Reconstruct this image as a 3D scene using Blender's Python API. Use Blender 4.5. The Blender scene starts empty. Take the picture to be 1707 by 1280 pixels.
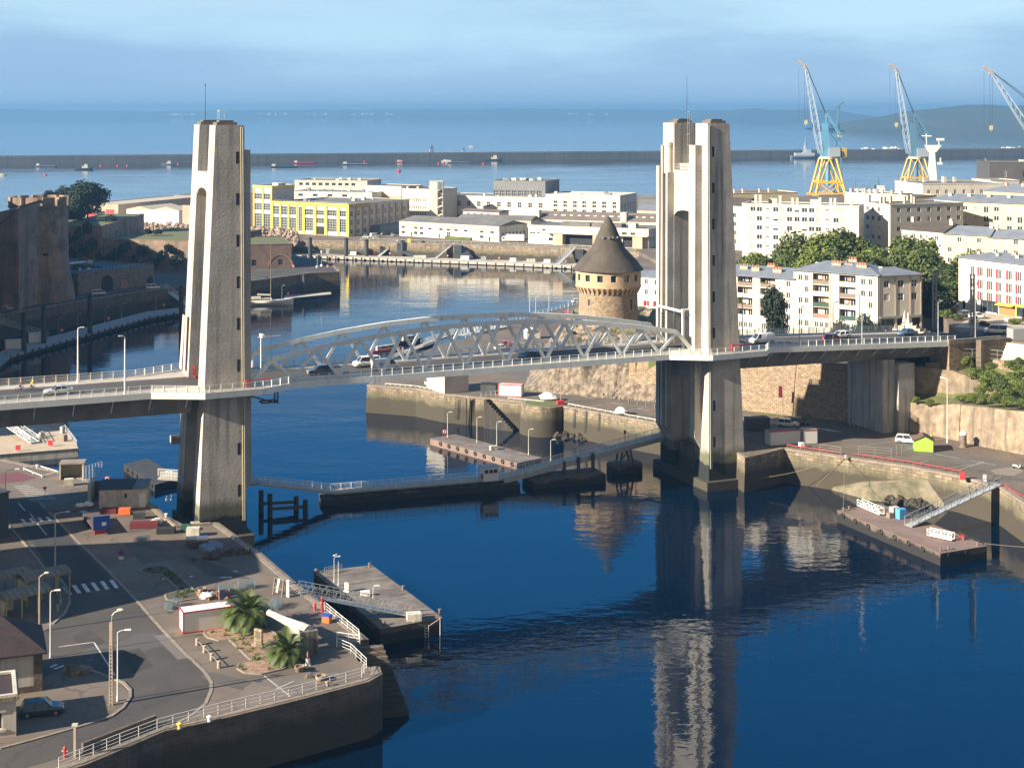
import bpy, bmesh, math, random
from math import sin, cos, pi, sqrt, atan2, radians
from mathutils import Vector, Matrix, noise
SC = bpy.context.scene
COL = SC.collection
# ------------------------------------------------------------------ camera, sky, sun, exposure
F, CX, Y0, H = 2500.0, 853.5, 185.0, 72.0          # focal length in photo pixels, principal column, eye-level row, eye height
cam = bpy.data.cameras.new('camera'); cam.sensor_width = 36; cam.lens = F/1707*36
cam.shift_y = -(640-Y0)/1707; cam.clip_start = 1; cam.clip_end = 60000
co = bpy.data.objects.new('camera', cam); COL.objects.link(co); co.location = (0, 0, H); co.rotation_euler = (pi/2, 0, 0)
SC.camera = co
SC.view_settings.view_transform = 'Standard'; SC.view_settings.look = 'None'; SC.view_settings.exposure = 1.3; SC.view_settings.gamma = 1
SUN_AZ, SUN_EL = 243.5, 25.0                        # clockwise from +Y
w = bpy.data.worlds.new('World'); SC.world = w; w.use_nodes = True
nt = w.node_tree; N = nt.nodes; L = nt.links
sky = N.new('ShaderNodeTexSky'); sky.sky_type = 'NISHITA'; sky.sun_disc = False
sky.sun_elevation = radians(SUN_EL); sky.sun_rotation = radians(SUN_AZ); sky.altitude = 50; sky.air_density = 1.0; sky.dust_density = 0.3; sky.ozone_density = 2.0
tc = N.new('ShaderNodeTexCoord'); sp = N.new('ShaderNodeSeparateXYZ'); L.new(tc.outputs['Generated'], sp.inputs[0])
mp = N.new('ShaderNodeMapping'); mp.inputs['Scale'].default_value = (3.0, 3.0, 17.0); L.new(tc.outputs['Generated'], mp.inputs[0])
nz = N.new('ShaderNodeTexNoise'); nz.inputs['Scale'].default_value = 1.0; nz.inputs['Detail'].default_value = 6; nz.inputs['Roughness'].default_value = .55; L.new(mp.outputs[0], nz.inputs[0])
def wmath(op, a, b=None, c=None):
    n = N.new('ShaderNodeMath'); n.operation = op; n.use_clamp = False
    for i, x in enumerate((a, b, c)):
        if x is None: continue
        if isinstance(x, (int, float)): n.inputs[i].default_value = x
        else: L.new(x, n.inputs[i])
    return n.outputs[0]
# cloud bank lying on the horizon: its ragged upper edge is a noise of the direction
edge = wmath('ADD', sp.outputs[2], wmath('MULTIPLY', wmath('SUBTRACT', nz.outputs[0], .5), -.15))
mr = N.new('ShaderNodeMapRange'); mr.interpolation_type = 'SMOOTHSTEP'; L.new(edge, mr.inputs[0])
mr.inputs[1].default_value = .022; mr.inputs[2].default_value = .078; mr.inputs[3].default_value = .85; mr.inputs[4].default_value = 0
lo = N.new('ShaderNodeMapRange'); L.new(sp.outputs[2], lo.inputs[0])
lo.inputs[1].default_value = .04; lo.inputs[2].default_value = .22; lo.inputs[3].default_value = .8; lo.inputs[4].default_value = 0
m1 = N.new('ShaderNodeMix'); m1.data_type = 'RGBA'; L.new(lo.outputs[0], m1.inputs[0]); L.new(sky.outputs[0], m1.inputs[6]); m1.inputs[7].default_value = (4.4, 7.0, 9.4, 1)
m2 = N.new('ShaderNodeMix'); m2.data_type = 'RGBA'; L.new(wmath('MULTIPLY', mr.outputs[0], wmath('ADD', nz.outputs[0], .48)), m2.inputs[0]); L.new(m1.outputs[2], m2.inputs[6]); m2.inputs[7].default_value = (2.9, 4.6, 6.7, 1)
def wramp(x, a, b, hi):
    n = N.new('ShaderNodeMapRange'); n.interpolation_type = 'SMOOTHSTEP'; L.new(x, n.inputs[0]); n.inputs[1].default_value = a; n.inputs[2].default_value = b; n.inputs[3].default_value = 0; n.inputs[4].default_value = hi; return n.outputs[0]
def wmix(f, a, c): n = N.new('ShaderNodeMix'); n.data_type = 'RGBA'; L.new(f, n.inputs[0]); L.new(a, n.inputs[6]); n.inputs[7].default_value = (*c, 1); return n.outputs[2]
# unseen sky tones added: blue ahead tints the water, pale cloud behind warms shade
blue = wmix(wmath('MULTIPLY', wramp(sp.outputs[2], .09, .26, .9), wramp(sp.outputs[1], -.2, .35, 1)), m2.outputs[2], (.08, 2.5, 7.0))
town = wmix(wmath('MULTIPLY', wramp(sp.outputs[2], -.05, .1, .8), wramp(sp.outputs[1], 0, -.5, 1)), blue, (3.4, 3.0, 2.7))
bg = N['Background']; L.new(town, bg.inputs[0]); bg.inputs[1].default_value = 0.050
sun = bpy.data.lights.new('sun', 'SUN'); sun.energy = 5.0; sun.angle = radians(.5); sun.color = (1, .93, .81)
so = bpy.data.objects.new('sun', sun); COL.objects.link(so)
SD = Vector((sin(radians(SUN_AZ))*cos(radians(SUN_EL)), cos(radians(SUN_AZ))*cos(radians(SUN_EL)), sin(radians(SUN_EL))))
so.rotation_euler = SD.to_track_quat('Z', 'Y').to_euler(); so.location = (-300, -150, 300)
SC.render.engine = 'CYCLES'
SC.cycles.use_denoising = True; SC.cycles.max_bounces = 6; SC.cycles.diffuse_bounces = 2; SC.cycles.glossy_bounces = 3; SC.cycles.transparent_max_bounces = 8
SC.cycles.volume_bounces = 0; SC.cycles.caustics_reflective = False; SC.cycles.caustics_refractive = False; SC.cycles.sample_clamp_indirect = 6

# ------------------------------------------------------------------ placing helpers
QZ = 6.5                                           # quay level above the water
def g(px, py, z=QZ):
    D = F*(H-z)/(py-Y0); return ((px-CX)*D/F, D)
def g3(px, py, z=QZ): return Vector((*g(px, py, z), z))
def at(px, D): return (px-CX)*D/F
def zat(py, D): return H-(py-Y0)*D/F
# ------------------------------------------------------------------ mesh helpers
class MB:
    def __init__(s, M=None): s.v = []; s.f = []; s.m = []; s.mi = 0; s.M = M
    def P(s, p):
        p = Vector(p); s.v.append(s.M @ p if s.M else p); return len(s.v)-1
    def face(s, *pts): s.f.append([s.P(p) for p in pts]); s.m.append(s.mi); return s
    def idx(s, ids): s.f.append(list(ids)); s.m.append(s.mi)
    def box(s, x0, x1, y0, y1, z0, z1):
        a = [s.P(p) for p in ((x0,y0,z0),(x1,y0,z0),(x1,y1,z0),(x0,y1,z0),(x0,y0,z1),(x1,y0,z1),(x1,y1,z1),(x0,y1,z1))]
        for q in ((0,3,2,1),(4,5,6,7),(0,1,5,4),(1,2,6,5),(2,3,7,6),(3,0,4,7)): s.idx([a[i] for i in q])
        return s
    def cbox(s, c, d, rz=0, M=None):
        R = Matrix.Translation(Vector(c)) @ (M or Matrix.Rotation(rz, 4, 'Z')); x, y, z = d[0]/2, d[1]/2, d[2]/2
        o = s.M; s.M = (o @ R) if o else R; s.box(-x, x, -y, y, -z, z); s.M = o; return s
    def bar(s, p, q, w, h=None, up=(0,0,1)):
        p = Vector(p); q = Vector(q); d = q-p; l = d.length
        if l < 1e-6: return s
        d /= l; u = Vector(up)
        if abs(d.dot(u)) > .99: u = Vector((1, 0, 0))
        a = d.cross(u).normalized()*(w/2); b = a.cross(d).normalized()*((h or w)/2)
        r = [s.P(t+e) for t in (p, q) for e in (-a-b, a-b, a+b, -a+b)]
        for k in range(4): s.idx([r[k], r[(k+1) % 4], r[4+(k+1) % 4], r[4+k]])
        s.idx(r[3::-1]); s.idx(r[4:]); return s
    def cyl(s, p, q, r0, r1=None, n=8, caps=True):
        p = Vector(p); q = Vector(q); r1 = r0 if r1 is None else r1; d = (q-p).normalized()
        u = Vector((0,0,1)) if abs(d.z) < .99 else Vector((1,0,0)); a = d.cross(u).normalized(); b = d.cross(a)
        A = [s.P(p+(a*cos(t)+b*sin(t))*r0) for t in [2*pi*k/n for k in range(n)]]
        B = [s.P(q+(a*cos(t)+b*sin(t))*r1) for t in [2*pi*k/n for k in range(n)]]
        for k in range(n): s.idx([A[k], A[(k+1) % n], B[(k+1) % n], B[k]][::-1])
        if caps: s.idx(A); s.idx(B[::-1])
        return s
    def tube(s, pts, r, n=6):
        for i in range(len(pts)-1): s.cyl(pts[i], pts[i+1], r, r, n)
        return s
    def lathe(s, prof, n=24, c=(0,0,0), a0=0, a1=2*pi, cap=True):
        full = abs(a1-a0-2*pi) < 1e-6; m = n if full else n+1
        R = [[s.P((c[0]+r*cos(a0+(a1-a0)*k/n), c[1]+r*sin(a0+(a1-a0)*k/n), c[2]+z)) for k in range(m)] for r, z in prof]
        for A, B in zip(R, R[1:]):
            for k in range(n): s.idx([A[k], A[(k+1) % m], B[(k+1) % m], B[k]])
        if cap and full:
            if prof[-1][0] > .01: s.idx(R[-1])
            if prof[0][0] > .01: s.idx(R[0][::-1])
        return s
    def prism(s, poly, z0, z1, top=True, bottom=True, sides=True):
        n = len(poly)
        if sum(poly[i][0]*poly[(i+1) % n][1]-poly[(i+1) % n][0]*poly[i][1] for i in range(n)) < 0: poly = poly[::-1]
        f0 = z0 if callable(z0) else (lambda x, y: z0); f1 = z1 if callable(z1) else (lambda x, y: z1)
        A = [s.P((x, y, f0(x, y))) for x, y in poly]; B = [s.P((x, y, f1(x, y))) for x, y in poly]
        if sides:
            for k in range(n): s.idx([A[k], A[(k+1) % n], B[(k+1) % n], B[k]])
        if top: s.idx(B)
        if bottom: s.idx(A[::-1])
        return s
    def loft(s, rings, caps=True):
        R = [[s.P(p) for p in r] for r in rings]; n = len(R[0])
        for A, B in zip(R, R[1:]):
            for k in range(n): s.idx([A[k], A[(k+1) % n], B[(k+1) % n], B[k]])
        if caps: s.idx(R[0][::-1]); s.idx(R[-1])
        return s
    def blob(s, c, r, seed=0, n=7, m=10, amp=.25, fr=1.0):
        c = Vector(c); r = Vector(r) if hasattr(r, '__len__') else Vector((r, r, r)); rows = []
        for i in range(n+1):
            t = pi*i/n; row = []
            for k in range(m):
                a = 2*pi*k/m; d = Vector((sin(t)*cos(a), sin(t)*sin(a), cos(t)))
                q = 1+amp*noise.noise(d*fr*1.7+Vector((seed*3.1, seed*7.7, 0)))*2
                row.append(s.P(c+Vector((d.x*r.x, d.y*r.y, d.z*r.z))*q))
            rows.append(row)
        for A, B in zip(rows, rows[1:]):
            for k in range(m): s.idx([B[k], B[(k+1) % m], A[(k+1) % m], A[k]])
        return s
    def mesh(s, name, mats, smooth=False, bevel=0):
        me = bpy.data.meshes.new(name); me.from_pydata([tuple(v) for v in s.v], [], s.f)
        if not isinstance(mats, (list, tuple)): mats = [mats]
        for m in mats: me.materials.append(m)
        if len(mats) > 1: me.polygons.foreach_set('material_index', s.m)
        bm = bmesh.new(); bm.from_mesh(me)
        if bevel:
            bmesh.ops.remove_doubles(bm, verts=bm.verts, dist=1e-4)
            es = [e for e in bm.edges if len(e.link_faces) == 2 and e.calc_face_angle(0) > .5]
            bmesh.ops.bevel(bm, geom=es, offset=bevel, segments=2, affect='EDGES', clamp_overlap=True)
        elif smooth: bmesh.ops.remove_doubles(bm, verts=bm.verts, dist=1e-4)
        bm.to_mesh(me); bm.free()
        if smooth:
            me.polygons.foreach_set('use_smooth', [True]*len(me.polygons))
            me.set_sharp_from_angle(angle=radians(38))
        me.update(); return me
    def make(s, name, mats, parent=None, smooth=False, bevel=0, loc=None, rz=0):
        o = bpy.data.objects.new(name, s.mesh(name, mats, smooth, bevel)); COL.objects.link(o)
        if parent: o.parent = parent
        if loc is not None: o.location = loc
        if rz: o.rotation_euler = (0, 0, rz)
        return o
def tag(o, label, cat, group=None):
    o['label'] = label; o['category'] = cat
    if group: o['group'] = group
    elif 'group' in o and group == '': del o['group']
    return o
def thing(name, label, cat, loc=(0,0,0), rz=0, group=None):
    o = bpy.data.objects.new(name, None); COL.objects.link(o); o.location = loc; o.rotation_euler = (0, 0, rz)
    return tag(o, label, cat, group)
def solo(name, label, cat, mb, mats, loc=(0,0,0), rz=0, group=None, **k):
    return tag(mb.make(name, mats, None, loc=loc, rz=rz, **k), label, cat, group)
def struct(name, mb, mats, kind='structure', **k):
    o = mb.make(name, mats, None, **k); o['kind'] = kind; return o
KIDS = {}
def kids(o): return [c for c in bpy.data.objects if c.parent == o]
def dup(root, loc, rz=0, label=None, scale=None, keep=None):
    if root.name not in KIDS:
        KIDS[root.name] = [(c, list(c.children)) for c in root.children]
    r = root.copy(); COL.objects.link(r); r.location = loc; r.rotation_euler = (0, 0, rz)
    if label: r['label'] = label
    if scale: r.scale = scale if hasattr(scale, '__len__') else (scale,)*3
    for c, gs in KIDS[root.name]:
        d = c.copy(); COL.objects.link(d); d.parent = r
        for q in gs:
            e = q.copy(); COL.objects.link(e); e.parent = d
    return r
# ------------------------------------------------------------------ materials
MATS = {}
def mat(name, col, rough=.8, col2=None, scale=1.0, detail=5, mix=(.35, .65), bump=0, bscale=None, metal=0, streak=None, stretch=None,
        brick=None, band=None, seams=None, spec=.5, island=0, rnd=0, coat=0, blotch=None, trans=0, crack=None):
    """one procedural surface: two tones mixed by noise, then streaks, courses, seams, a wet band; all real marks of the surface"""
    if name in MATS: return MATS[name]
    m = bpy.data.materials.new(name); m.use_nodes = True; n = m.node_tree.nodes; l = m.node_tree.links; b = n['Principled BSDF']
    geo = n.new('ShaderNodeNewGeometry'); pos = geo.outputs['Position']
    def mx(fac, a, c, mode='MIX'):
        x = n.new('ShaderNodeMix'); x.data_type = 'RGBA'; x.blend_type = mode
        if isinstance(fac, (int, float)): x.inputs[0].default_value = fac
        else: l.new(fac, x.inputs[0])
        for i, q in ((6, a), (7, c)):
            if isinstance(q, tuple): x.inputs[i].default_value = (*q[:3], 1)
            else: l.new(q, x.inputs[i])
        return x.outputs[2]
    def nse(sc, det=5, st=None, rg=.6):
        t = n.new('ShaderNodeTexNoise'); t.inputs['Scale'].default_value = sc; t.inputs['Detail'].default_value = det; t.inputs['Roughness'].default_value = rg
        if st:
            k = n.new('ShaderNodeMapping'); k.inputs['Scale'].default_value = st; l.new(pos, k.inputs[0]); l.new(k.outputs[0], t.inputs[0])
        else: l.new(pos, t.inputs[0])
        return t.outputs[0]
    def ramp(x, lo_, hi_, a=0., c=1.):
        r = n.new('ShaderNodeMapRange'); r.inputs[1].default_value = lo_; r.inputs[2].default_value = hi_; r.inputs[3].default_value = a; r.inputs[4].default_value = c; l.new(x, r.inputs[0]); return r.outputs[0]
    warm = lambda q: (q[0]*1.03, q[1]*.965, q[2]*.865) if q[2] < q[0]*1.12 and q[2] > q[0]*.55 else tuple(q)
    col = warm(col); col2 = warm(col2) if col2 else None
    c = tuple(col)
    hgt = None
    if col2:
        f = nse(scale, detail, stretch); hgt = f; c = mx(ramp(f, *mix), c, tuple(col2))
    if blotch:                                      # (colour, scale, threshold)
        c = mx(ramp(nse(blotch[1], 4), blotch[2], blotch[2]+.08, 0, .8), c, tuple(blotch[0]))
    if crack:                                       # (colour, scale, width): cracks and slab joints
        vt = n.new('ShaderNodeTexVoronoi'); vt.feature = 'DISTANCE_TO_EDGE'; vt.inputs['Scale'].default_value = crack[1]
        wp_ = n.new('ShaderNodeMix'); wp_.data_type = 'VECTOR'; wp_.inputs[0].default_value = .22; l.new(pos, wp_.inputs[4]); wn = n.new('ShaderNodeTexNoise'); wn.inputs['Scale'].default_value = .25; l.new(pos, wn.inputs[0]); ws = n.new('ShaderNodeVectorMath'); ws.operation = 'SCALE'; ws.inputs[3].default_value = 18; l.new(wn.outputs[1], ws.inputs[0]); l.new(ws.outputs[0], wp_.inputs[5]); l.new(wp_.outputs[1], vt.inputs[0])
        c = mx(ramp(vt.outputs[0], crack[2]*.4, crack[2], .5, 0), c, tuple(crack[0]))
    if brick:                                       # (mortar colour, brick w, row h, mortar, amount)
        t = n.new('ShaderNodeTexBrick'); t.inputs['Scale'].default_value = 1; t.inputs['Brick Width'].default_value = brick[1]; t.inputs['Row Height'].default_value = brick[2]
        t.inputs['Mortar Size'].default_value = brick[3]; v_ = brick[5] if len(brick) > 5 else .2; t.inputs['Color1'].default_value = (1-v_,1-v_,1-v_,1); t.inputs['Color2'].default_value = (1+v_*.6,1+v_*.5,1+v_*.4,1); t.inputs['Mortar'].default_value = (*brick[0], 1)
        sx = n.new('ShaderNodeSeparateXYZ'); l.new(pos, sx.inputs[0])
        nn = n.new('ShaderNodeSeparateXYZ'); l.new(geo.outputs['True Normal'], nn.inputs[0])
        ab = n.new('ShaderNodeMath'); ab.operation = 'ABSOLUTE'; l.new(nn.outputs[0], ab.inputs[0])
        gt = n.new('ShaderNodeMath'); gt.operation = 'GREATER_THAN'; l.new(ab.outputs[0], gt.inputs[0]); gt.inputs[1].default_value = .72
        hx = n.new('ShaderNodeMix'); l.new(gt.outputs[0], hx.inputs[0]); l.new(sx.outputs[0], hx.inputs[2]); l.new(sx.outputs[1], hx.inputs[3])
        cb = n.new('ShaderNodeCombineXYZ'); l.new(hx.outputs[0], cb.inputs[0]); l.new(sx.outputs[2], cb.inputs[1]); l.new(cb.outputs[0], t.inputs[0])
        c = mx(brick[4], c, t.outputs[0], 'MULTIPLY'); bk = t.outputs[1]
    if streak:                                      # (colour, horizontal scale, lo, hi, amount)
        c = mx(ramp(nse(1, 3, (streak[1], streak[1], streak[1]*.05)), streak[2], streak[3], 0, streak[4]), c, tuple(streak[0]))
    if seams:                                       # (colour, angle, spacing): standing seams or joints in a sheet
        k = n.new('ShaderNodeMapping'); k.inputs['Rotation'].default_value = (0, 0, -seams[1]); l.new(pos, k.inputs[0])
        wv = n.new('ShaderNodeTexWave'); wv.inputs['Scale'].default_value = .314159/seams[2]*1.0; wv.inputs['Distortion'].default_value = 0; l.new(k.outputs[0], wv.inputs[0])
        c = mx(ramp(wv.outputs[1], .8, .97, 0, .55), c, tuple(seams[0]))
    if band:                                        # list of (colour, z, soft, amount): weed and wet up to a height
        sx2 = n.new('ShaderNodeSeparateXYZ'); l.new(pos, sx2.inputs[0]); ad = n.new('ShaderNodeMath'); ad.operation = 'MULTIPLY_ADD'
        l.new(nse(.35, 4), ad.inputs[0]); ad.inputs[1].default_value = -2.6; l.new(sx2.outputs[2], ad.inputs[2])
        for q in band: c = mx(ramp(ad.outputs[0], q[1]-1.3, q[1]-1.3+q[2], q[3], 0), c, tuple(q[0]))
    if island or rnd:
        hs = n.new('ShaderNodeHueSaturation'); a = n.new('ShaderNodeMath'); a.operation = 'MULTIPLY_ADD'
        if island: l.new(geo.outputs['Random Per Island'], a.inputs[0])
        else:
            oi = n.new('ShaderNodeObjectInfo'); l.new(oi.outputs['Random'], a.inputs[0])
        k = island or rnd; a.inputs[1].default_value = k; a.inputs[2].default_value = 1-k/2; l.new(a.outputs[0], hs.inputs['Value'])
        l.new(c, hs.inputs['Color']) if not isinstance(c, tuple) else hs.inputs['Color'].__setattr__('default_value', (*c, 1)); c = hs.outputs[0]
    if isinstance(c, tuple): b.inputs['Base Color'].default_value = (*c[:3], 1)
    else: l.new(c, b.inputs['Base Color'])
    b.inputs['Roughness'].default_value = rough; b.inputs['Metallic'].default_value = metal; b.inputs['Specular IOR Level'].default_value = spec; b.inputs['Coat Weight'].default_value = coat
    if bump:
        bp = n.new('ShaderNodeBump'); bp.inputs['Strength'].default_value = bump; bp.inputs['Distance'].default_value = .1
        l.new(nse(bscale or scale*3, 4), bp.inputs['Height']); l.new(bp.outputs[0], b.inputs['Normal'])
    if trans:
        tr = n.new('ShaderNodeBsdfTranslucent'); l.new(c, tr.inputs[0]) if not isinstance(c, tuple) else tr.inputs[0].__setattr__('default_value', (*c[:3], 1))
        ms = n.new('ShaderNodeMixShader'); ms.inputs[0].default_value = trans; l.new(b.outputs[0], ms.inputs[1]); l.new(tr.outputs[0], ms.inputs[2]); l.new(ms.outputs[0], n['Material Output'].inputs[0])
    MATS[name] = m; return m
concrete = mat('tower_concrete', (.56,.52,.47), .9, (.40,.37,.335), .22, 9, (.35,.66), .3, 2.5, streak=((.17,.15,.13), .7, .51, .68, .7), brick=((.55,.55,.55), 1.6, .65, .025, .45, .04), band=[((.10,.10,.05), 6.3, 1.6, .9), ((.012,.013,.012), 4.6, .5, .97)])
concrete2 = mat('beam_concrete', (.46,.44,.40), .9, (.36,.34,.31), .4, 6, bump=.2, streak=((.15,.13,.11), .8, .55, .7, .6))
pier_conc = mat('pier_concrete', (.42,.41,.39), .9, (.34,.33,.31), .3, 6, streak=((.17,.11,.085), 1.1, .5, .62, .75))
rustcap = mat('rusty_cap', (.17,.145,.125), .9, (.10,.09,.08), .8)
white_steel = mat('white_painted_steel', (.78,.80,.79), .45, (.66,.68,.66), .8, 5, streak=((.30,.25,.19), 1.5, .60, .75, .4))
bridge_steel = mat('pale_grey_steel', (.82,.86,.86), .5, (.72,.755,.755), .5, 6, streak=((.28,.22,.16), 1.1, .58, .74, .45))
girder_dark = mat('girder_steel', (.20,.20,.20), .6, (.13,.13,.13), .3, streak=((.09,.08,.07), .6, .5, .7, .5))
asphalt = mat('asphalt', (.080,.068,.057), .92, (.052,.047,.043), .12, 9, (.35,.65), .15, 6, blotch=((.098,.086,.074), .07, .58), crack=((.028,.026,.024), .11, .012))
asphalt_dk = mat('fresh_asphalt', (.048,.046,.045), .9, (.035,.034,.034), .2, 8, (.35,.65), .15, 6, crack=((.022,.022,.022), .09, .008))
asphalt_q = mat('quay_paving', (.190,.148,.114), .93, (.108,.086,.068), .10, 9, (.3,.7), .2, 5, blotch=((.185,.145,.112), .06, .57), crack=((.05,.042,.036), .14, .014))
deckroad = mat('deck_asphalt', (.085,.076,.070), .9, (.062,.056,.052), .15, 6)
footway = mat('footway_resin', (.50,.45,.39), .85, (.42,.38,.33), .5)
paint_w = mat('road_marking_paint', (.66,.64,.60), .8, (.40,.38,.36), 1.6, 6, (.4,.7))
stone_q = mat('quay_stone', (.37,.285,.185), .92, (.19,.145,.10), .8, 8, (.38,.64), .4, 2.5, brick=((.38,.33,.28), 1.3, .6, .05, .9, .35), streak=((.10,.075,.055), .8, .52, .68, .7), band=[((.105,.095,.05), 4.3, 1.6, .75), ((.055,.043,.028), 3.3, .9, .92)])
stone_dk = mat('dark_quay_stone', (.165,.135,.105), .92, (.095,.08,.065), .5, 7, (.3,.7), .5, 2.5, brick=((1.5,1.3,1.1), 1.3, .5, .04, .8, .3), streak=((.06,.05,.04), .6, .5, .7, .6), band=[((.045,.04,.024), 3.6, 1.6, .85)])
stone_wall = mat('rubble_wall', (.43,.315,.20), .93, (.27,.19,.12), 1.5, 8, (.35,.65), .7, 2.2, brick=((.45,.4,.35), .8, .42, .06, .8, .35), streak=((.22,.17,.13), .35, .56, .75, .5))
stone_castle = mat('castle_stone', (.38,.25,.17), .95, (.20,.15,.115), .16, 9, (.35,.65), .5, 1.5, brick=((.6,.55,.5), 1.1, .5, .05, .5), streak=((.075,.07,.055), .25, .50, .68, .7), blotch=((.115,.115,.09), .12, .57))
rock = mat('rock', (.28,.21,.145), .95, (.11,.085,.06), .8, 10, (.40,.60), .8, 1.2)
render_w = mat('white_render', (.63,.60,.54), .85, (.54,.51,.455), .18, 6, (.35,.7), streak=((.33,.30,.26), .5, .55, .75, .5))
render_g = mat('greyed_render', (.60,.56,.50), .88, (.47,.44,.39), .3, 6, streak=((.25,.22,.18), .6, .55, .75, .5))
render_y = mat('cream_render', (.62,.54,.37), .88, (.54,.47,.33), .2, 6, streak=((.42,.37,.28), .5, .6, .8, .3))
render_b = mat('brown_stone_render', (.50,.40,.30), .9, (.42,.33,.25), .3)
yellow_p = mat('yellow_paint', (.85,.62,.05), .7, (.72,.52,.08), .3)
ochre_p = mat('ochre_paint', (.52,.33,.12), .8, (.42,.27,.12), .3)
zinc = mat('zinc_roof', (.20,.21,.225), .65, (.15,.16,.17), .4, 5, seams=((.17,.18,.20), .95, .65))
zinc2 = mat('zinc_roof_cross', (.21,.22,.235), .65, (.16,.17,.18), .4, 5, seams=((.17,.18,.20), 2.55, .65))
felt = mat('roof_felt', (.19,.18,.17), .95, (.13,.125,.12), .15, 7, blotch=((.25,.23,.21), .1, .58))
slate = mat('slate_roof', (.092,.074,.056), .85, (.055,.046,.036), .35, 8, (.3,.7), .5, 4, streak=((.14,.115,.08), .6, .55, .75, .5))
tile_dk = mat('dark_roof_tile', (.048,.026,.022), .85, (.028,.018,.016), .8, 7, bump=.4)
brown_roof = mat('brown_sheet_roof', (.20,.155,.125), .85, (.15,.12,.10), .2, 6)
clay = mat('clay_pot', (.50,.20,.11), .85, (.40,.17,.10), 2)
glass = mat('window_glass', (.035,.042,.05), .08, spec=.6)
glass2 = mat('pale_window_glass', (.16,.18,.20), .12, spec=.6)
blind = mat('roller_shutter', (.48,.45,.40), .7, rnd=.16)
frame_w = mat('white_frame', (.80,.79,.76), .5)
frame_g = mat('grey_frame', (.30,.31,.32), .5)
dark = mat('dark_void', (.020,.020,.022), .8)
black = mat('black_rubber', (.018,.018,.018), .7)
steel_g = mat('galvanised_steel', (.50,.52,.53), .45, (.40,.42,.43), 1.0, metal=.35)
steel_d = mat('dark_steel', (.07,.075,.08), .55, (.05,.05,.05), .6)
pile_m = mat('pile_steel', (.055,.060,.068), .6, (.035,.035,.035), .5, band=[((.030,.028,.018), 2.5, 1, .9)])
rusty = mat('rusty_deck', (.26,.165,.125), .9, (.17,.125,.105), .35, 9, (.3,.65), .3, 3, blotch=((.30,.11,.07), .22, .60))
rust_hull = mat('rusty_hull', (.15,.11,.09), .85, (.085,.07,.06), .5, 8, band=[((.014,.013,.012), 1.2, .4, .95)])
barge_dk = mat('weathered_barge_deck', (.215,.19,.165), .9, (.115,.10,.09), .28, 9, (.38,.62), .3, 3, blotch=((.20,.085,.06), .35, .57))
red_p = mat('red_paint', (.52,.035,.04), .5)
orange_p = mat('orange_paint', (.75,.16,.04), .5)
blue_p = mat('blue_paint', (.02,.08,.38), .45)
blue_l = mat('light_blue_paint', (.10,.36,.62), .5)
green_p = mat('lime_green_boards', (.36,.74,.06), .7, (.32,.66,.06), 1)
white_p = mat('white_paint', (.80,.80,.78), .5)
white_d = mat('dirty_white_paint', (.66,.64,.58), .7, (.48,.45,.38), .9, 6, streak=((.22,.22,.13), 1.3, .5, .7, .6))
wood = mat('weathered_wood', (.27,.20,.14), .9, (.18,.14,.10), 2, stretch=(1, 1, 6))
bark = mat('bark', (.10,.075,.055), .95, (.06,.045,.035), 2)
soil = mat('planter_soil', (.40,.235,.145), .95, (.22,.14,.09), 1.6, 9, (.35,.6), .8, 3)
grass_m = mat('rough_grass', (.105,.125,.035), .95, (.16,.135,.055), .5, 8, (.35,.65), .6, 4)
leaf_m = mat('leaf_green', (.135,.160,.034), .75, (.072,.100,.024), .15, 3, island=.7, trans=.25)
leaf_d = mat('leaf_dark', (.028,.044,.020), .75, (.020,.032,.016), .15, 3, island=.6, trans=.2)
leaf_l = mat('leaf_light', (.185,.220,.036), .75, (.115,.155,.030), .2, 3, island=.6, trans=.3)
palm_m = mat('palm_leaf', (.12,.15,.030), .6, (.07,.10,.022), .8, 3, island=.5, trans=.2)
steel_blue = mat('crane_blue', (.13,.33,.47), .5, (.10,.25,.36), .2)
crane_y = mat('crane_yellow', (.78,.42,.02), .55)
skin = mat('skin', (.55,.36,.27), .6)
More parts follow.
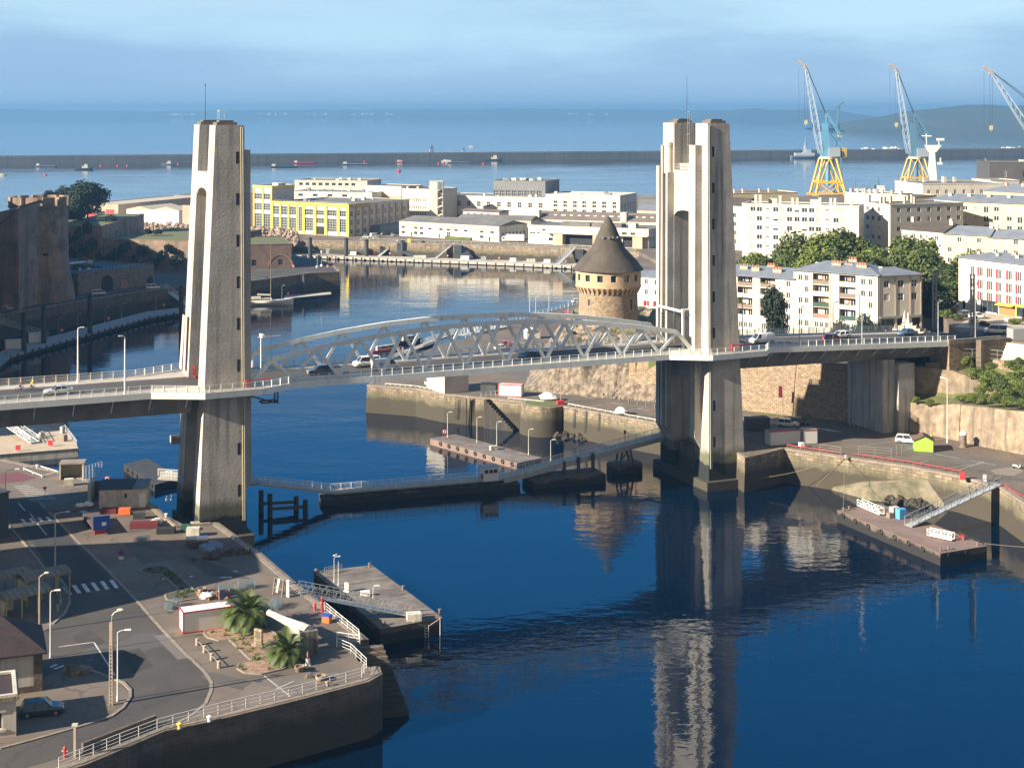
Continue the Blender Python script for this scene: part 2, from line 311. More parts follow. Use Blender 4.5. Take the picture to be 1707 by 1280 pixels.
# ------------------------------------------------------------------ water and ground
def water_mat():
    m = bpy.data.materials.new('water'); m.use_nodes = True; n = m.node_tree.nodes; l = m.node_tree.links; b = n['Principled BSDF']
    b.inputs['Base Color'].default_value = (.0003, .007, .021, 1); b.inputs['Roughness'].default_value = .04; b.inputs['IOR'].default_value = 1.45; b.inputs['Specular Tint'].default_value = (.8, .95, 1, 1)
    geo = n.new('ShaderNodeNewGeometry')
    def nse(sc, st, rot, det, rg=.55):
        k = n.new('ShaderNodeMapping'); k.inputs['Scale'].default_value = st; k.inputs['Rotation'].default_value = (0, 0, rot); l.new(geo.outputs['Position'], k.inputs[0])
        t = n.new('ShaderNodeTexNoise'); t.inputs['Scale'].default_value = sc; t.inputs['Detail'].default_value = det; t.inputs['Roughness'].default_value = rg; l.new(k.outputs[0], t.inputs[0]); return t.outputs[0]
    def mth(op, a, c):
        x = n.new('ShaderNodeMath'); x.operation = op
        for i, q in enumerate((a, c)):
            if isinstance(q, (int, float)): x.inputs[i].default_value = q
            else: l.new(q, x.inputs[i])
        return x.outputs[0]
    # ripples, choppier in wind patches
    patch = n.new('ShaderNodeMapRange'); l.new(nse(.011, (1, 1.8, 1), .2, 3), patch.inputs[0]); patch.inputs[1].default_value = .38; patch.inputs[2].default_value = .62; patch.inputs[3].default_value = .3; patch.inputs[4].default_value = 1.8
    h = mth('ADD', mth('MULTIPLY', nse(.55, (.55, 1.0, 1), .15, 3), 1.0), mth('MULTIPLY', nse(.13, (.6, 1, 1), -.25, 2), 1.5))
    bp = n.new('ShaderNodeBump'); bp.inputs['Strength'].default_value = 1; bp.inputs['Distance'].default_value = .034
    l.new(mth('MULTIPLY', h, patch.outputs[0]), bp.inputs['Height']); l.new(bp.outputs[0], b.inputs['Normal'])
    return m
WATER = water_mat()
mb = MB(); mb.face((-5600, -250, 0), (5600, -250, 0), (5600, 17400, 0), (-5600, 17400, 0)); struct('water', mb, WATER)

def wall_strip(name, label, pts, z0, z1, m, th=1.2, cat='quay wall', cope=None, batter=.05):
    """a standing masonry wall along pts with its own thickness behind the face and a coping course"""
    root = thing(name, label, cat)
    mb = MB(); n = len(pts); P = [Vector((*p, 0)) for p in pts]; nr = []
    for i in range(n):
        d = (P[min(i+1, n-1)]-P[max(i-1, 0)]).normalized(); nr.append(Vector((d.y, -d.x, 0)))
    zt = z1 if callable(z1) else (lambda i: z1)
    rings = []
    for i in range(n):
        o = nr[i]; h = zt(i)-z0
        rings.append([P[i]+o*(batter*h)+Vector((0,0,z0)), P[i]-o*th+Vector((0,0,z0)), P[i]-o*th+Vector((0,0,zt(i))), P[i]+Vector((0,0,zt(i)))])
    mb.loft(rings); mb.make('masonry', m, root)
    if cope:
        mb = MB(); rings = []
        for i in range(n):
            o = nr[i]; z = zt(i)
            rings.append([P[i]+o*.10+Vector((0,0,z-.32)), P[i]-o*.75+Vector((0,0,z-.32)), P[i]-o*.75+Vector((0,0,z+.06)), P[i]+o*.10+Vector((0,0,z+.06))])
        mb.loft(rings); mb.make('coping', cope, root)
    return root
coping_m = mat('granite_coping', (.29,.245,.20), .9, (.21,.18,.15), .9, 6, brick=((.4,.36,.3), 1.5, 3, .04, .5))

# near (city side) quay
lq_edge = [g(-260,742), g(0,767), g(40,776), g(98,788), g(145,802), g(250,846), g(266,862), g(294,876), g(352,872), g(425,925), g(492,983), g(540,1018), g(600,1068)]
lq_front = [g(616,1112), g(621,1122), g(605,1131), g(481,1163), g(340,1197), g(265,1213), g(133,1268), g(60,1291), (-75,125)]
lq = lq_edge+[g(590,1080), g(596,1100)]+lq_front+[(-180,100), (-220,215)]
mb = MB(); mb.prism(lq, -3, QZ); struct('quay_ground', mb, asphalt_q)
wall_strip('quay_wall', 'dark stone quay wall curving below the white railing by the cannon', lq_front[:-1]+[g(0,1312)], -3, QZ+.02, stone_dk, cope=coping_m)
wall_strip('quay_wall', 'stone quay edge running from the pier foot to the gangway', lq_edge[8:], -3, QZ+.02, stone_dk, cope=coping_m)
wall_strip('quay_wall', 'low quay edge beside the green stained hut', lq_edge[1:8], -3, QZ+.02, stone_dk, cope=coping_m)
# far (tower side) quay
rq_edge = [g(612,642), g(650,644.5), g(694,648), g(741,657), g(803,663), g(845,667), g(875,669.6)]
bast = [g(878,679), g(893,684), g(915,685), g(933,680), g(939,677)]
rq_edge2 = [g(939,677), g(1020,692), g(1106,707), g(1180,722)]
rq_corner = [g(1180,722), (44,283), g(1307,747.5)]
rq_edge3 = [g(1307,747.5), g(1409,762), g(1520,778), g(1598,793), g(1668,812), g(1707,838), g(1790,880)]
rq = [g(690,591), g(628,633)]+rq_edge+rq_edge2+rq_corner[1:]+rq_edge3[1:]+[(260,250), (260,430), (70,704), (59,690), (45,590), (23.4,510), (8.6,483), (-4.6,453)]
mb = MB(); mb.prism(rq, -3, QZ); struct('quay_ground', mb, asphalt_q)
wall_strip('quay_wall', 'weathered tan quay wall curving to the point beyond the lift span', [g(690,591), g(628,633)]+rq_edge, -3, QZ+.02, stone_q, cope=coping_m)
wall_strip('quay_wall', 'tan quay wall between the round bastion and the twin pylon', rq_edge2, -3, QZ+.02, stone_q, cope=coping_m)
wall_strip('quay_wall', 'shaded quay wall beside the foot of the twin pylon', rq_corner, -3, QZ+.02, stone_q, cope=coping_m)
wall_strip('quay_wall', 'long tan quay wall behind the rusty pontoon', rq_edge3, -3, QZ+.02, stone_q, cope=coping_m)
bc = g(907,672); rb = 5.0
bt = thing('quay_bastion', 'round stone bastion with a grassy top on the quay wall', 'bastion')
mb = MB(); mb.lathe([(rb+.7,-3), (rb+.15,QZ-.5), (rb+.15,QZ+.05)], 28, (*bc, 0)); mb.make('masonry', stone_q, bt, smooth=True)
mb = MB(); mb.lathe([(rb-.5,QZ+.0), (rb-.6,QZ+.22), (.01,QZ+.35)], 24, (*bc, 0)); mb.make('grass_top', grass_m, bt)
# castle promontory, naval land, upper town
FZ = 8.0
cq_edge = [g(-130,548,FZ), g(0,524,FZ), g(55,515,FZ), g(164,496.5,FZ), g(232,486,FZ), g(312,477,FZ), g(424,467.5,FZ), g(488,459,FZ), g(518,455,FZ), g(566,453,FZ), g(557,443,FZ), g(541,436,FZ), g(489,425,FZ)]
mb = MB(); mb.prism(cq_edge+[(-125,690), (-160,705), (-420,680), (-420,420)], -3, FZ); struct('quay_ground', mb, asphalt)
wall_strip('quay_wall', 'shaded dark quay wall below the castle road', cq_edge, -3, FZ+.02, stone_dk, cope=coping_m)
nq_edge = [g(-260,389,FZ), g(195,394,FZ), g(315,401,FZ), g(486,403,FZ), g(490,400,FZ), g(600,402.5,FZ), g(740,406.5,FZ), g(848,409.5,FZ), g(971,414.5,FZ), g(1066,420,FZ)]
mb = MB(); mb.prism(nq_edge+[(62,640), (420,640), (560,1255), (380,1265), (265,1165), (190,1105), (70,1150), (-130,1180), (-250,1168), (-275,1030), (-290,950), (-520,930), (-620,800)], -3, FZ); struct('naval_ground', mb, asphalt_q)
wall_strip('quay_wall', 'sunlit ochre quay wall of the naval basin behind the black piles', nq_edge[3:], -3, FZ+.02, stone_q, cope=coping_m)
PZ = 24.3
plat = [(96,313.6), (102.9,311.9), (113.4,300), (133,290), (420,170), (420,680), (120,680), (78,600), (45,405), (62,388), (101,384), (101,352), (97,332)]
mb = MB(); mb.prism(plat, 2, PZ); struct('upper_town_ground', mb, asphalt_q)
TZ = 17.8
terr = [(31,341), (50.4,329.6), (67.2,319.6), (76,315.5), (84,315), (95.5,315.5), (98,332), (101,352), (101,390), (40,410), (38,360)]
mb = MB(); mb.prism(terr, 3, TZ); struct('terrace_ground', mb, grass_m)
# rocky knoll under the round tower and the rock face along the lower road
TAN = Vector((24.5, 382, 17.7))
def knoll(x, y):
    yf = 349-(x-7)*.46                              # foot of the rock face
    t = (y-yf)/9.0; d2 = sqrt((x-TAN.x)**2+(y-TAN.y)**2)
    lft = max(0, min(1, (x-2-(y-350)*.10)/9.0))
    hgt = 6.3+11.4*max(0, min(1, (t if t < .55 else .55+(t-.55)*.25)))*lft
    nn = noise.fractal(Vector((x*.22, y*.22, 3)), 1, 2.2, 5)
    hgt += nn*2.0*min(1, max(0, t*3))*lft*(1 if d2 > 9.5 else .1)
    if d2 < 13: hgt = max(hgt, 17.6-(max(0, d2-9))*.6)
    return max(6.2, hgt)
mb = MB(); xs = [-2+i*.9 for i in range(62)]; ys = [334+i*.9 for i in range(90)]; ids = {}
for i, x in enumerate(xs):
    for j, y in enumerate(ys):
        k = Vector((noise.noise((x*.5,y*.5,1)), noise.noise((x*.5,y*.5,9)), 0))*.5
        ids[i,j] = mb.P((x+k.x, y+k.y, knoll(x, y)))
for i in range(len(xs)-1):
    for j in range(len(ys)-1):
        q = [ids[i,j], ids[i+1,j], ids[i+1,j+1], ids[i,j+1]]
        c = sum((mb.v[a] for a in q), Vector())/4; sl = max(mb.v[a].z for a in q)-min(mb.v[a].z for a in q)
        if max(mb.v[a].z for a in q) < 6.45: continue
        mb.mi = 0 if sl > .55 else 1; mb.idx(q)
struct('rocky_terrain', mb, [rock, grass_m])
# far shores and the breakwater
def hills(name, pts, depth, m, seed):
    """pts: (x, distance, height); a ridge line with a shore in front of it"""
    mb = MB(); rows = []
    for x, D, h in pts:
        rows.append([(x, D, -.5), (x, D+depth*.05, h*.22), (x, D+depth*.3, h*.7*(1+.15*noise.noise((x*.004, seed, 0)))), (x, D+depth*.55, h*(1+.12*noise.noise((x*.006, seed, 5)))), (x, D+depth, -.5)])
    R = [[mb.P(p) for p in r] for r in rows]
    for A, B_ in zip(R, R[1:]):
        for k in range(4): mb.idx([A[k], B_[k], B_[k+1], A[k+1]])
    return struct(name, mb, m)
land_m = mat('far_land', (.035,.055,.045), .95, (.06,.07,.05), .004, 6)
def ridge(px0, px1, D, ys, n=60, z0=0):
    out = []
    for i in range(n+1):
        t = i/n; px = px0+(px1-px0)*t; k = t*(len(ys)-1); a = min(int(k), len(ys)-2); y = ys[a]+(ys[a+1]-ys[a])*(k-a)
        out.append((at(px, D), D, max(2, zat(y, D+1)-z0+noise.noise((px*.03, 4, 0))*D*.0006)))
    return out
hills('far_hills', ridge(-300, 1300, 15200, [183,182,182,185,186,184,183,183,182,181,182,183,184], 120), 1500, land_m, 1)
hills('far_hills', ridge(1150, 1500, 11500, [196,186,183,182,183,182,184,190,196], 40), 900, land_m, 2)
hills('near_hills', ridge(1410, 2250, 5300, [214,200,186,178,175,176,177,175,173,172,174,175], 90), 800, land_m, 3)
mole_m = mat('breakwater_stone', (.13,.125,.12), .95, (.09,.088,.086), .02, 8, streak=((.06,.06,.058), .15, .5, .65, .5))
br = thing('breakwater', 'long dark stone breakwater closing the harbour', 'breakwater')
mb = MB(); a = (at(-700, 1890), 1890); b_ = (at(1760, 2440), 2440); mb.bar((a[0], a[1], 4.0), (b_[0], b_[1], 4.0), 22, 13); mb.make('rampart', mole_m, br)
mb = MB(); mb.bar((a[0], a[1]+6, 10.8), (b_[0], b_[1]+6, 10.8), 5, 1.4); mb.make('parapet', mole_m, br)

# ------------------------------------------------------------------ lift bridge (its own axes: u along the deck, v across it, away from the eye)
BA = atan2(.398, .917); BO = Vector((-50.6, 257, 0)); BL = 94.8; DZ = 26.0
def bw(u, v, z=0): return Vector((BO.x+u*cos(BA)-v*sin(BA), BO.y+u*sin(BA)+v*cos(BA), z))
def dz(u): return DZ if u < 104 else DZ-(u-104)*.034
def tower(label, u0, sgn):
    """sgn: +1 when the lift span lies on the +u side"""
    t = thing('bridge_tower', label, 'bridge tower', bw(u0, 0), BA)
    def U(z): k = z/69.6; return (2.75+.2*(1-k), -(2.1+3.1*(1-k)**1.0))      # span side, outer side
    def VO(z): return 8.6+.9*(1-z/69.6)
    VI = 4.15
    for s in (-1, 1):
        mb = MB(); rings = []
        for z in (-3, 6, 26, 48, 69.6):
            a, b = U(max(z, 0)); vo = VO(max(z, 0)); a *= sgn; b *= sgn
            rings.append([(b, s*VI, z), (a, s*VI, z), (a, s*vo, z), (b, s*vo, z)] if s*sgn > 0 else [(b, s*VI, z), (b, s*vo, z), (a, s*vo, z), (a, s*VI, z)])
        mb.loft(rings); leg = mb.make('leg', concrete, t)
        mb = MB(); mb.box(-1.7, 1.7, s*4.9 if s > 0 else -7.9, 7.9 if s > 0 else -4.9, 69.6, 70.1); mb.box(-1.2, 1.2, min(s*5.2, s*7.4), max(s*5.2, s*7.4), 70.1, 70.4); mb.make('cap', rustcap, t)
        # guide fins on the span face
        def fin(v0, v1, zt, zb=9.5, out=1.5, m=concrete, name='guide_fin'):
            mb = MB(); a = lambda z: U(z)[0]*sgn; o = out*sgn; v0, v1 = sorted((s*v0, s*v1))
            rg = [[(a(z), v0, z), (a(z)+o*k, v0, z), (a(z)+o*k, v1, z), (a(z), v1, z)] for z, k in ((zb-2.2, .02), (zb, 1), (zt, 1))]
            if sgn < 0: rg = [r[::-1] for r in rg]
            mb.loft(rg); return mb.make(name, m, t)
        if s < 0: fin(4.2, 6.6, 65.4)
        else:
            fin(4.2, 4.9, 59.8); fin(6.2, 6.9, 65.2)
            fin(7.5, 8.7, 61.0)
            mb = MB(); mb.lathe([(.95, 59.6), (.95, 65.0), (1.05, 65.0), (1.05, 65.7), (.6, 65.9)], 20, (2.4*sgn+.75*sgn, 5.55, 0)); mb.make('guide_drum', concrete, t, smooth=True)
        # slit windows in the broad face, near the span edge
        for k in range(9):
            z = 64.2-6.9*k
            if 20 < z < 27 or z < 8: continue
            a, b = U(z); vo = VO(z); mb = MB(); mb.box(min((a-.95)*sgn, (a-1.45)*sgn), max((a-.95)*sgn, (a-1.45)*sgn), s*vo-.25, s*vo+.02 if s > 0 else s*vo+.25, z-1.0, z+1.0)
            if s < 0: mb = MB(); mb.box(min((a-.95)*sgn, (a-1.45)*sgn), max((a-.95)*sgn, (a-1.45)*sgn), -vo-.02, -vo+.2, z-1.0, z+1.0); mb.make('slit_window', dark, t)
        if s < 0:                                    # pipes down the corner and boarding joints
            for du, r, m in ((.30, .10, steel_g), (.62, .07, mat('yellowed_pipe', (.52,.42,.20), .8))):
                mb = MB(); mb.tube([((U(z)[0]-du)*sgn, -VO(z)-.09, z) for z in (4, 24)]+[((U(z)[0]-du)*sgn, -VO(z)-.09, z) for z in (27, 69.3)], r, 6); mb.make('drain_pipe', m, t)
    # tie beam / spandrel with an arched soffit between the legs
    def spandrel(ua, ub, zt, zs, rise):
        mb = MB(); n = 12; lo = []
        for i in range(n+1):
            v = -VI-.02+(2*VI+.04)*i/n; lo.append((v, zs+rise*sqrt(max(0, 1-(2*i/n-1)**2))))
        for i in range(n):
            (v0, z0), (v1, z1) = lo[i], lo[i+1]; A, B_ = sorted((ua, ub))
            mb.face((A, v0, z0), (A, v0, zt), (A, v1, zt), (A, v1, z1)); mb.face((B_, v0, z0), (B_, v1, z1), (B_, v1, zt), (B_, v0, zt))
            mb.face((A, v0, z0), (A, v1, z1), (B_, v1, z1), (B_, v0, z0)); mb.face((A, v0, zt), (B_, v0, zt), (B_, v1, zt), (A, v1, zt))
        return mb.make('portal_beam', concrete, t)
    spandrel(2.75*sgn, 1.6*sgn, 60.3, 51.3, 1.2); spandrel(U(59)[1]*sgn*.97, 1.5*sgn, 61.6, 57.6, 1.3)
    mb = MB()
    for k in range(8): v = -4+8*k/7; mb.bar((2.6*sgn, v, 60.3), (2.6*sgn, v, 61.5), .06)
    for z in (60.9, 61.45): mb.bar((2.6*sgn, -4.1, z), (2.6*sgn, 4.1, z), .06)
    mb.make('parapet_rail', steel_g, t)
    # low wall and dark lock between the legs at water level, upper diaphragm under the deck
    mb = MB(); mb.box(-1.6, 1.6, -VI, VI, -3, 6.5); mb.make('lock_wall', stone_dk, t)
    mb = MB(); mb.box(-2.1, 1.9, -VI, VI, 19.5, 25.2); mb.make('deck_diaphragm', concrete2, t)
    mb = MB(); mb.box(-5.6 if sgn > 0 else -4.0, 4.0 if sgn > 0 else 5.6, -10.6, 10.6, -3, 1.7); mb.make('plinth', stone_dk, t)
    return t
lt = tower('tapering concrete pylon whose two legs meet in a tie beam, a thin mast on top', 0, 1)
rt = tower('twin legged concrete pylon seen from its span side with guide drum and ladder', BL, -1)
mb = MB(); mb.cyl((-.6, 6.5, 70.6), (-.6, 6.5, 76.2), .07, .04, 6); mb.cyl((-.6,6.5,76.2),(-.6,6.5,77),.12,.02,6); mb.make('mast', steel_d, lt)
mb = MB(); mb.bar((-1, -5.4, 70.6), (-1, -5.4, 72), .07); mb.bar((.1, -5.4, 70.6), (.1, -5.4, 72), .07); mb.bar((-1, -5.4, 72), (.1, -5.4, 72), .07); mb.bar((-1, -6.6, 70.6), (-1, -6.6, 72), .07); mb.bar((-1,-6.6,72),(-1,-5.4,72),.07); mb.make('roof_rail', white_steel, lt)
mb = MB(); mb.cyl((.4, 4.6, 70.5), (.4, 4.6, 79), .05, .03, 6); mb.make('mast', steel_d, rt)
mb = MB(); mb.bar((.2, 4.0, 61), (.2, 4.0, 72), .06); mb.bar((.75, 4.0, 61), (.75, 4.0, 72), .06)
for k in range(32): mb.bar((.2, 4.0, 61.2+k*.33), (.75, 4.0, 61.2+k*.33), .04)
for k in range(5): z = 63+k*2.2; [mb.bar((.2+.55*q, 4.0, z), (.2+.55*q, 3.3, z), .05) for q in (0, 1)]; mb.bar((.2, 3.3, z), (.75, 3.3, z), .05)
mb.bar((.2, 3.3, 63), (.2, 3.3, 71.8), .05); mb.bar((.75, 3.3, 63), (.75, 3.3, 71.8), .05); mb.make('ladder', steel_g, rt)
for z in (21.5, 13.8):
    mb = MB(); mb.box(-6.0, -3.2, 8.4, 10.4, z-.12, z); mb.box(-6.0, -3.2, 8.4, 8.5, z, z+1.1); mb.box(-6.0, -5.9, 8.5, 10.3, z, z+1.1); mb.box(-6.0, -3.2, 10.3, 10.4, z, z+1.1); mb.make('balcony', concrete2, lt)
mb = MB(); mb.box(-6.3, -4.9, -10.3, -9.0, 1.7, 4.6); mb.make('buttress', concrete2, lt)
mb = MB()
for a, b in (((3.2,-6,24.6),(8.6,-6,24.6)), ((3.2,-8,24.6),(8.6,-8,24.6)), ((8.6,-8,22.6),(8.6,-8,24.6)), ((8.6,-6,22.6),(8.6,-6,24.6)), ((6,-8,22.9),(8.6,-8,22.9)), ((3.2,-7,24.4),(8.4,-7,22.6)), ((6,-6,22.9),(8.6,-6,22.9)), ((6,-6,22.9),(6,-8,22.9)), ((8.6,-6,22.9),(8.6,-8,22.9))): mb.bar(a, b, .22)
mb.make('maintenance_cradle', steel_d, lt)

def poly_off(path, d):
    """a path moved d to its left side"""
    out = []
    for i, p in enumerate(path):
        a = Vector(path[max(i-1, 0)]); b = Vector(path[min(i+1, len(path)-1)]); t = (b-a).normalized(); out.append((p[0]-t.y*d, p[1]+t.x*d))
    return out
def railing(root, path, zf, M=None, step=1.9, h=1.2, m=white_steel, name='railing', posts=True, wires=7, infill=True):
    """rails as one part, each post as its sub-part; path in the root's axes"""
    P = [Vector((*p, zf(p[0]))) for p in path]; mb = MB()
    for a, b in zip(P, P[1:]):
        mb.bar(a+Vector((0,0,h)), b+Vector((0,0,h)), .09, .06)
        for k in range(wires): mb.bar(a+Vector((0,0,.18+k*(h-.3)/wires)), b+Vector((0,0,.18+k*(h-.3)/wires)), .02, .045)
    r = mb.make(name, m, root); me = None; carry = 0
    for a, b in zip(P, P[1:]):
        d = (b-a); l = d.length; an = atan2(d.y, d.x); t = carry
        while t < l:
            if me is None: me = MB().box(-.06, .06, -.10, .10, -.35, h+.05).mesh('railing_post', m)
            o = bpy.data.objects.new('railing_post', me); COL.objects.link(o); o.parent = r; o.location = a+d*(t/l); o.rotation_euler = (0, 0, an); t += step
        carry = t-l
    return r
nearA = [(-75,-8), (-12.5,-8), (-4.5,-12), (5.2,-11.6)]; nearL = [(5.2,-11.6), (8,-10.2), (12,-8), (84,-8), (90.3,-11.8)]; nearB = [(90.3,-11.8), (91,-12.1), (103.2,-11.6), (106.2,-8.2), (151.5,-8.2)]
farA = [(x, -y) for x, y in nearA]; farL = [(x, -y) for x, y in nearL]; farB = [(x, -y) for x, y in nearB]
rail_m = mat('tram_rail', (.16,.13,.11), .5, metal=.6)
def span(name, label, near, far, girder, ext=0):
    t = thing(name, label, 'bridge span', BO, BA)
    poly = near+far[::-1]
    mb = MB(); mb.prism(poly, lambda x, y: dz(x)-.55, lambda x, y: dz(x)); mb.make('deck_slab', concrete2, t)
    for path, s in ((near, 1), (far, -1)):           # white fascia
        mb = MB(); o0 = poly_off(path, -.22*s); o1 = poly_off(path, .06*s); rg = []
        for a, b in zip(o0, o1):
            z = dz(a[0]); q = [(*a, z-.95), (*b, z-.95), (*b, z+.09), (*a, z+.09)]; rg.append(q if s > 0 else q[::-1])
        mb.loft(rg); mb.make('fascia', white_steel if girder else bridge_steel, t)
        railing(t, poly_off(path, .02*s), dz, m=white_steel if girder else bridge_steel)
    u0, u1 = near[0][0], near[-1][0]
    mb = MB(); xs_ = [u0+.02, u1-.02] if u1 < 105 else [u0+.02, 104, u1-.02]
    def strip(v0, v1, up):
        mb = MB(); R = [[(x, v0, dz(x)+up), (x, v1, dz(x)+up)] for x in xs_]
        for (a, b), (c, d) in zip(R, R[1:]): mb.face(a, c, d, b)
        return mb
    strip(-4.6, 4.6, .012).make('roadway', deckroad, t)
    mb = MB()
    for v in (-2.5, -1.06, 1.06, 2.5): mb.bar((xs_[0], v, dz(xs_[0])+.02), (xs_[-1], v, dz(xs_[-1])+.02), .16, .03)
    mb.make('tram_track', rail_m, t)
    for s in (-1, 1):
        mb = strip(*sorted((s*5.3, s*7.7)), .010); mb.make('footway', footway, t)
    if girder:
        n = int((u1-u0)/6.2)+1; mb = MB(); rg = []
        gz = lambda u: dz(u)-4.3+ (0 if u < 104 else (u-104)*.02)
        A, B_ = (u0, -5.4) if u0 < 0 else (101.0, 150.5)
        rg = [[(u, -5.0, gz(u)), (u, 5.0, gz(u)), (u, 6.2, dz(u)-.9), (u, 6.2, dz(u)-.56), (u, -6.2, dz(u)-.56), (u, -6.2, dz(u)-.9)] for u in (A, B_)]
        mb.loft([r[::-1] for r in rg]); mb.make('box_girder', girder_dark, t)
        k = 0
        for i in range(12):
            u = A+2+i*(B_-A-3)/11; mb = MB(); mb.bar((u, -5.35, gz(u)+1.0), (u, -7.8, dz(u)-.9), .14, .2); mb.bar((u, 5.35, gz(u)+1.0), (u, 7.8, dz(u)-.9), .14, .2); mb.make('bracket', bridge_steel, t)
    else:
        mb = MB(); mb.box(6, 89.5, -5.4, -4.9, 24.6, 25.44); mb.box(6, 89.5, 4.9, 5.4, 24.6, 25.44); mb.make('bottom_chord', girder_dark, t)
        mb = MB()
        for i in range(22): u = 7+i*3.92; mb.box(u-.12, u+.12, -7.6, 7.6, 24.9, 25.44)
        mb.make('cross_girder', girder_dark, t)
    return t
spA = span('approach_span', 'concrete decked approach span with the cyclists and the silver car', nearA, farA, True)
spB = span('approach_span', 'approach span carrying the white van and red car to the upper town', nearB, farB, True)
lift = span('lift_span', 'pale grey lift span with two arched trusses between the pylons', nearL, farL, False)
def chord_h(u): q = (u-47.75)/39.5; return 3.7+3.9*(1-q*q) if abs(q) < 1 else 3.7
tops = [8.6+3.915*2*i+1.2 for i in range(11)]; tops = [8.25+ (79.0/10)*i for i in range(11)]
bots = [4.9]+[(a+b)/2 for a, b in zip(tops, tops[1:])]+[90.6]
for v in (-5.15, 5.15):
    T = [Vector((u, v, DZ+chord_h(u))) for u in tops]
    mb = MB(); sec = lambda p: [p+Vector((0,-.42,-.40)), p+Vector((0,.42,-.40)), p+Vector((0,.42,.40)), p+Vector((0,-.42,.40))]
    mb.loft([sec(p) for p in T]); mb.make('top_chord', bridge_steel, lift)
    for i, p in enumerate(T):
        for b in (bots[i], bots[i+1]):
            mb = MB(); end = (i == 0 and b == bots[0]) or (i == 10 and b == bots[11])
            mb.bar((b, v, DZ+.05), p+Vector((0,0,-.05)), .7 if end else .5, .7 if end else .62, up=(0,1,0)); mb.make('end_post' if end else 'diagonal', bridge_steel, lift)
        mb = MB(); mb.box(p.x-.6, p.x+.6, v-.30, v+.30, p.z-.75, p.z-.2); mb.make('gusset', bridge_steel, lift)
    mb = MB(); mb.box(4.5, 91, v-.35, v+.35, DZ+.0, DZ+.22); mb.make('kerb_beam', bridge_steel, lift)
# viaduct pier and abutment
vp = thing('viaduct_pier', 'tall streaked concrete pier under the approach span', 'bridge pier', BO, BA)
mb = MB(); mb.box(134.5, 137.5, -6.3, 5.5, 4, dz(136)-4.1+.5); mb.make('shaft', pier_conc, vp)
mb = MB(); mb.box(137.51, 141.5, -7.6, 4.5, 4, 20.5); mb.make('side_wall', pier_conc, vp)
ab = thing('bridge_abutment', 'stone abutment block where the approach span meets the street', 'abutment', BO, BA)
mb = MB(); mb.box(149.5, 160, -8.6, 7, 14, 23.85); mb.make('masonry', stone_wall, ab)
mb = MB(); mb.box(149.3, 163, -8.8, -8.2, 23.9, 24.9); mb.make('coping', coping_m, ab)
wall_strip('retaining_wall', 'tall sunlit rubble retaining wall behind the lower road', [(27,344), (34,339.5), (50.4,329.3), (67.2,319), (76,313.8)], 4, TZ+.6, stone_wall, th=1.5, cat='wall', cope=coping_m, batter=.07)
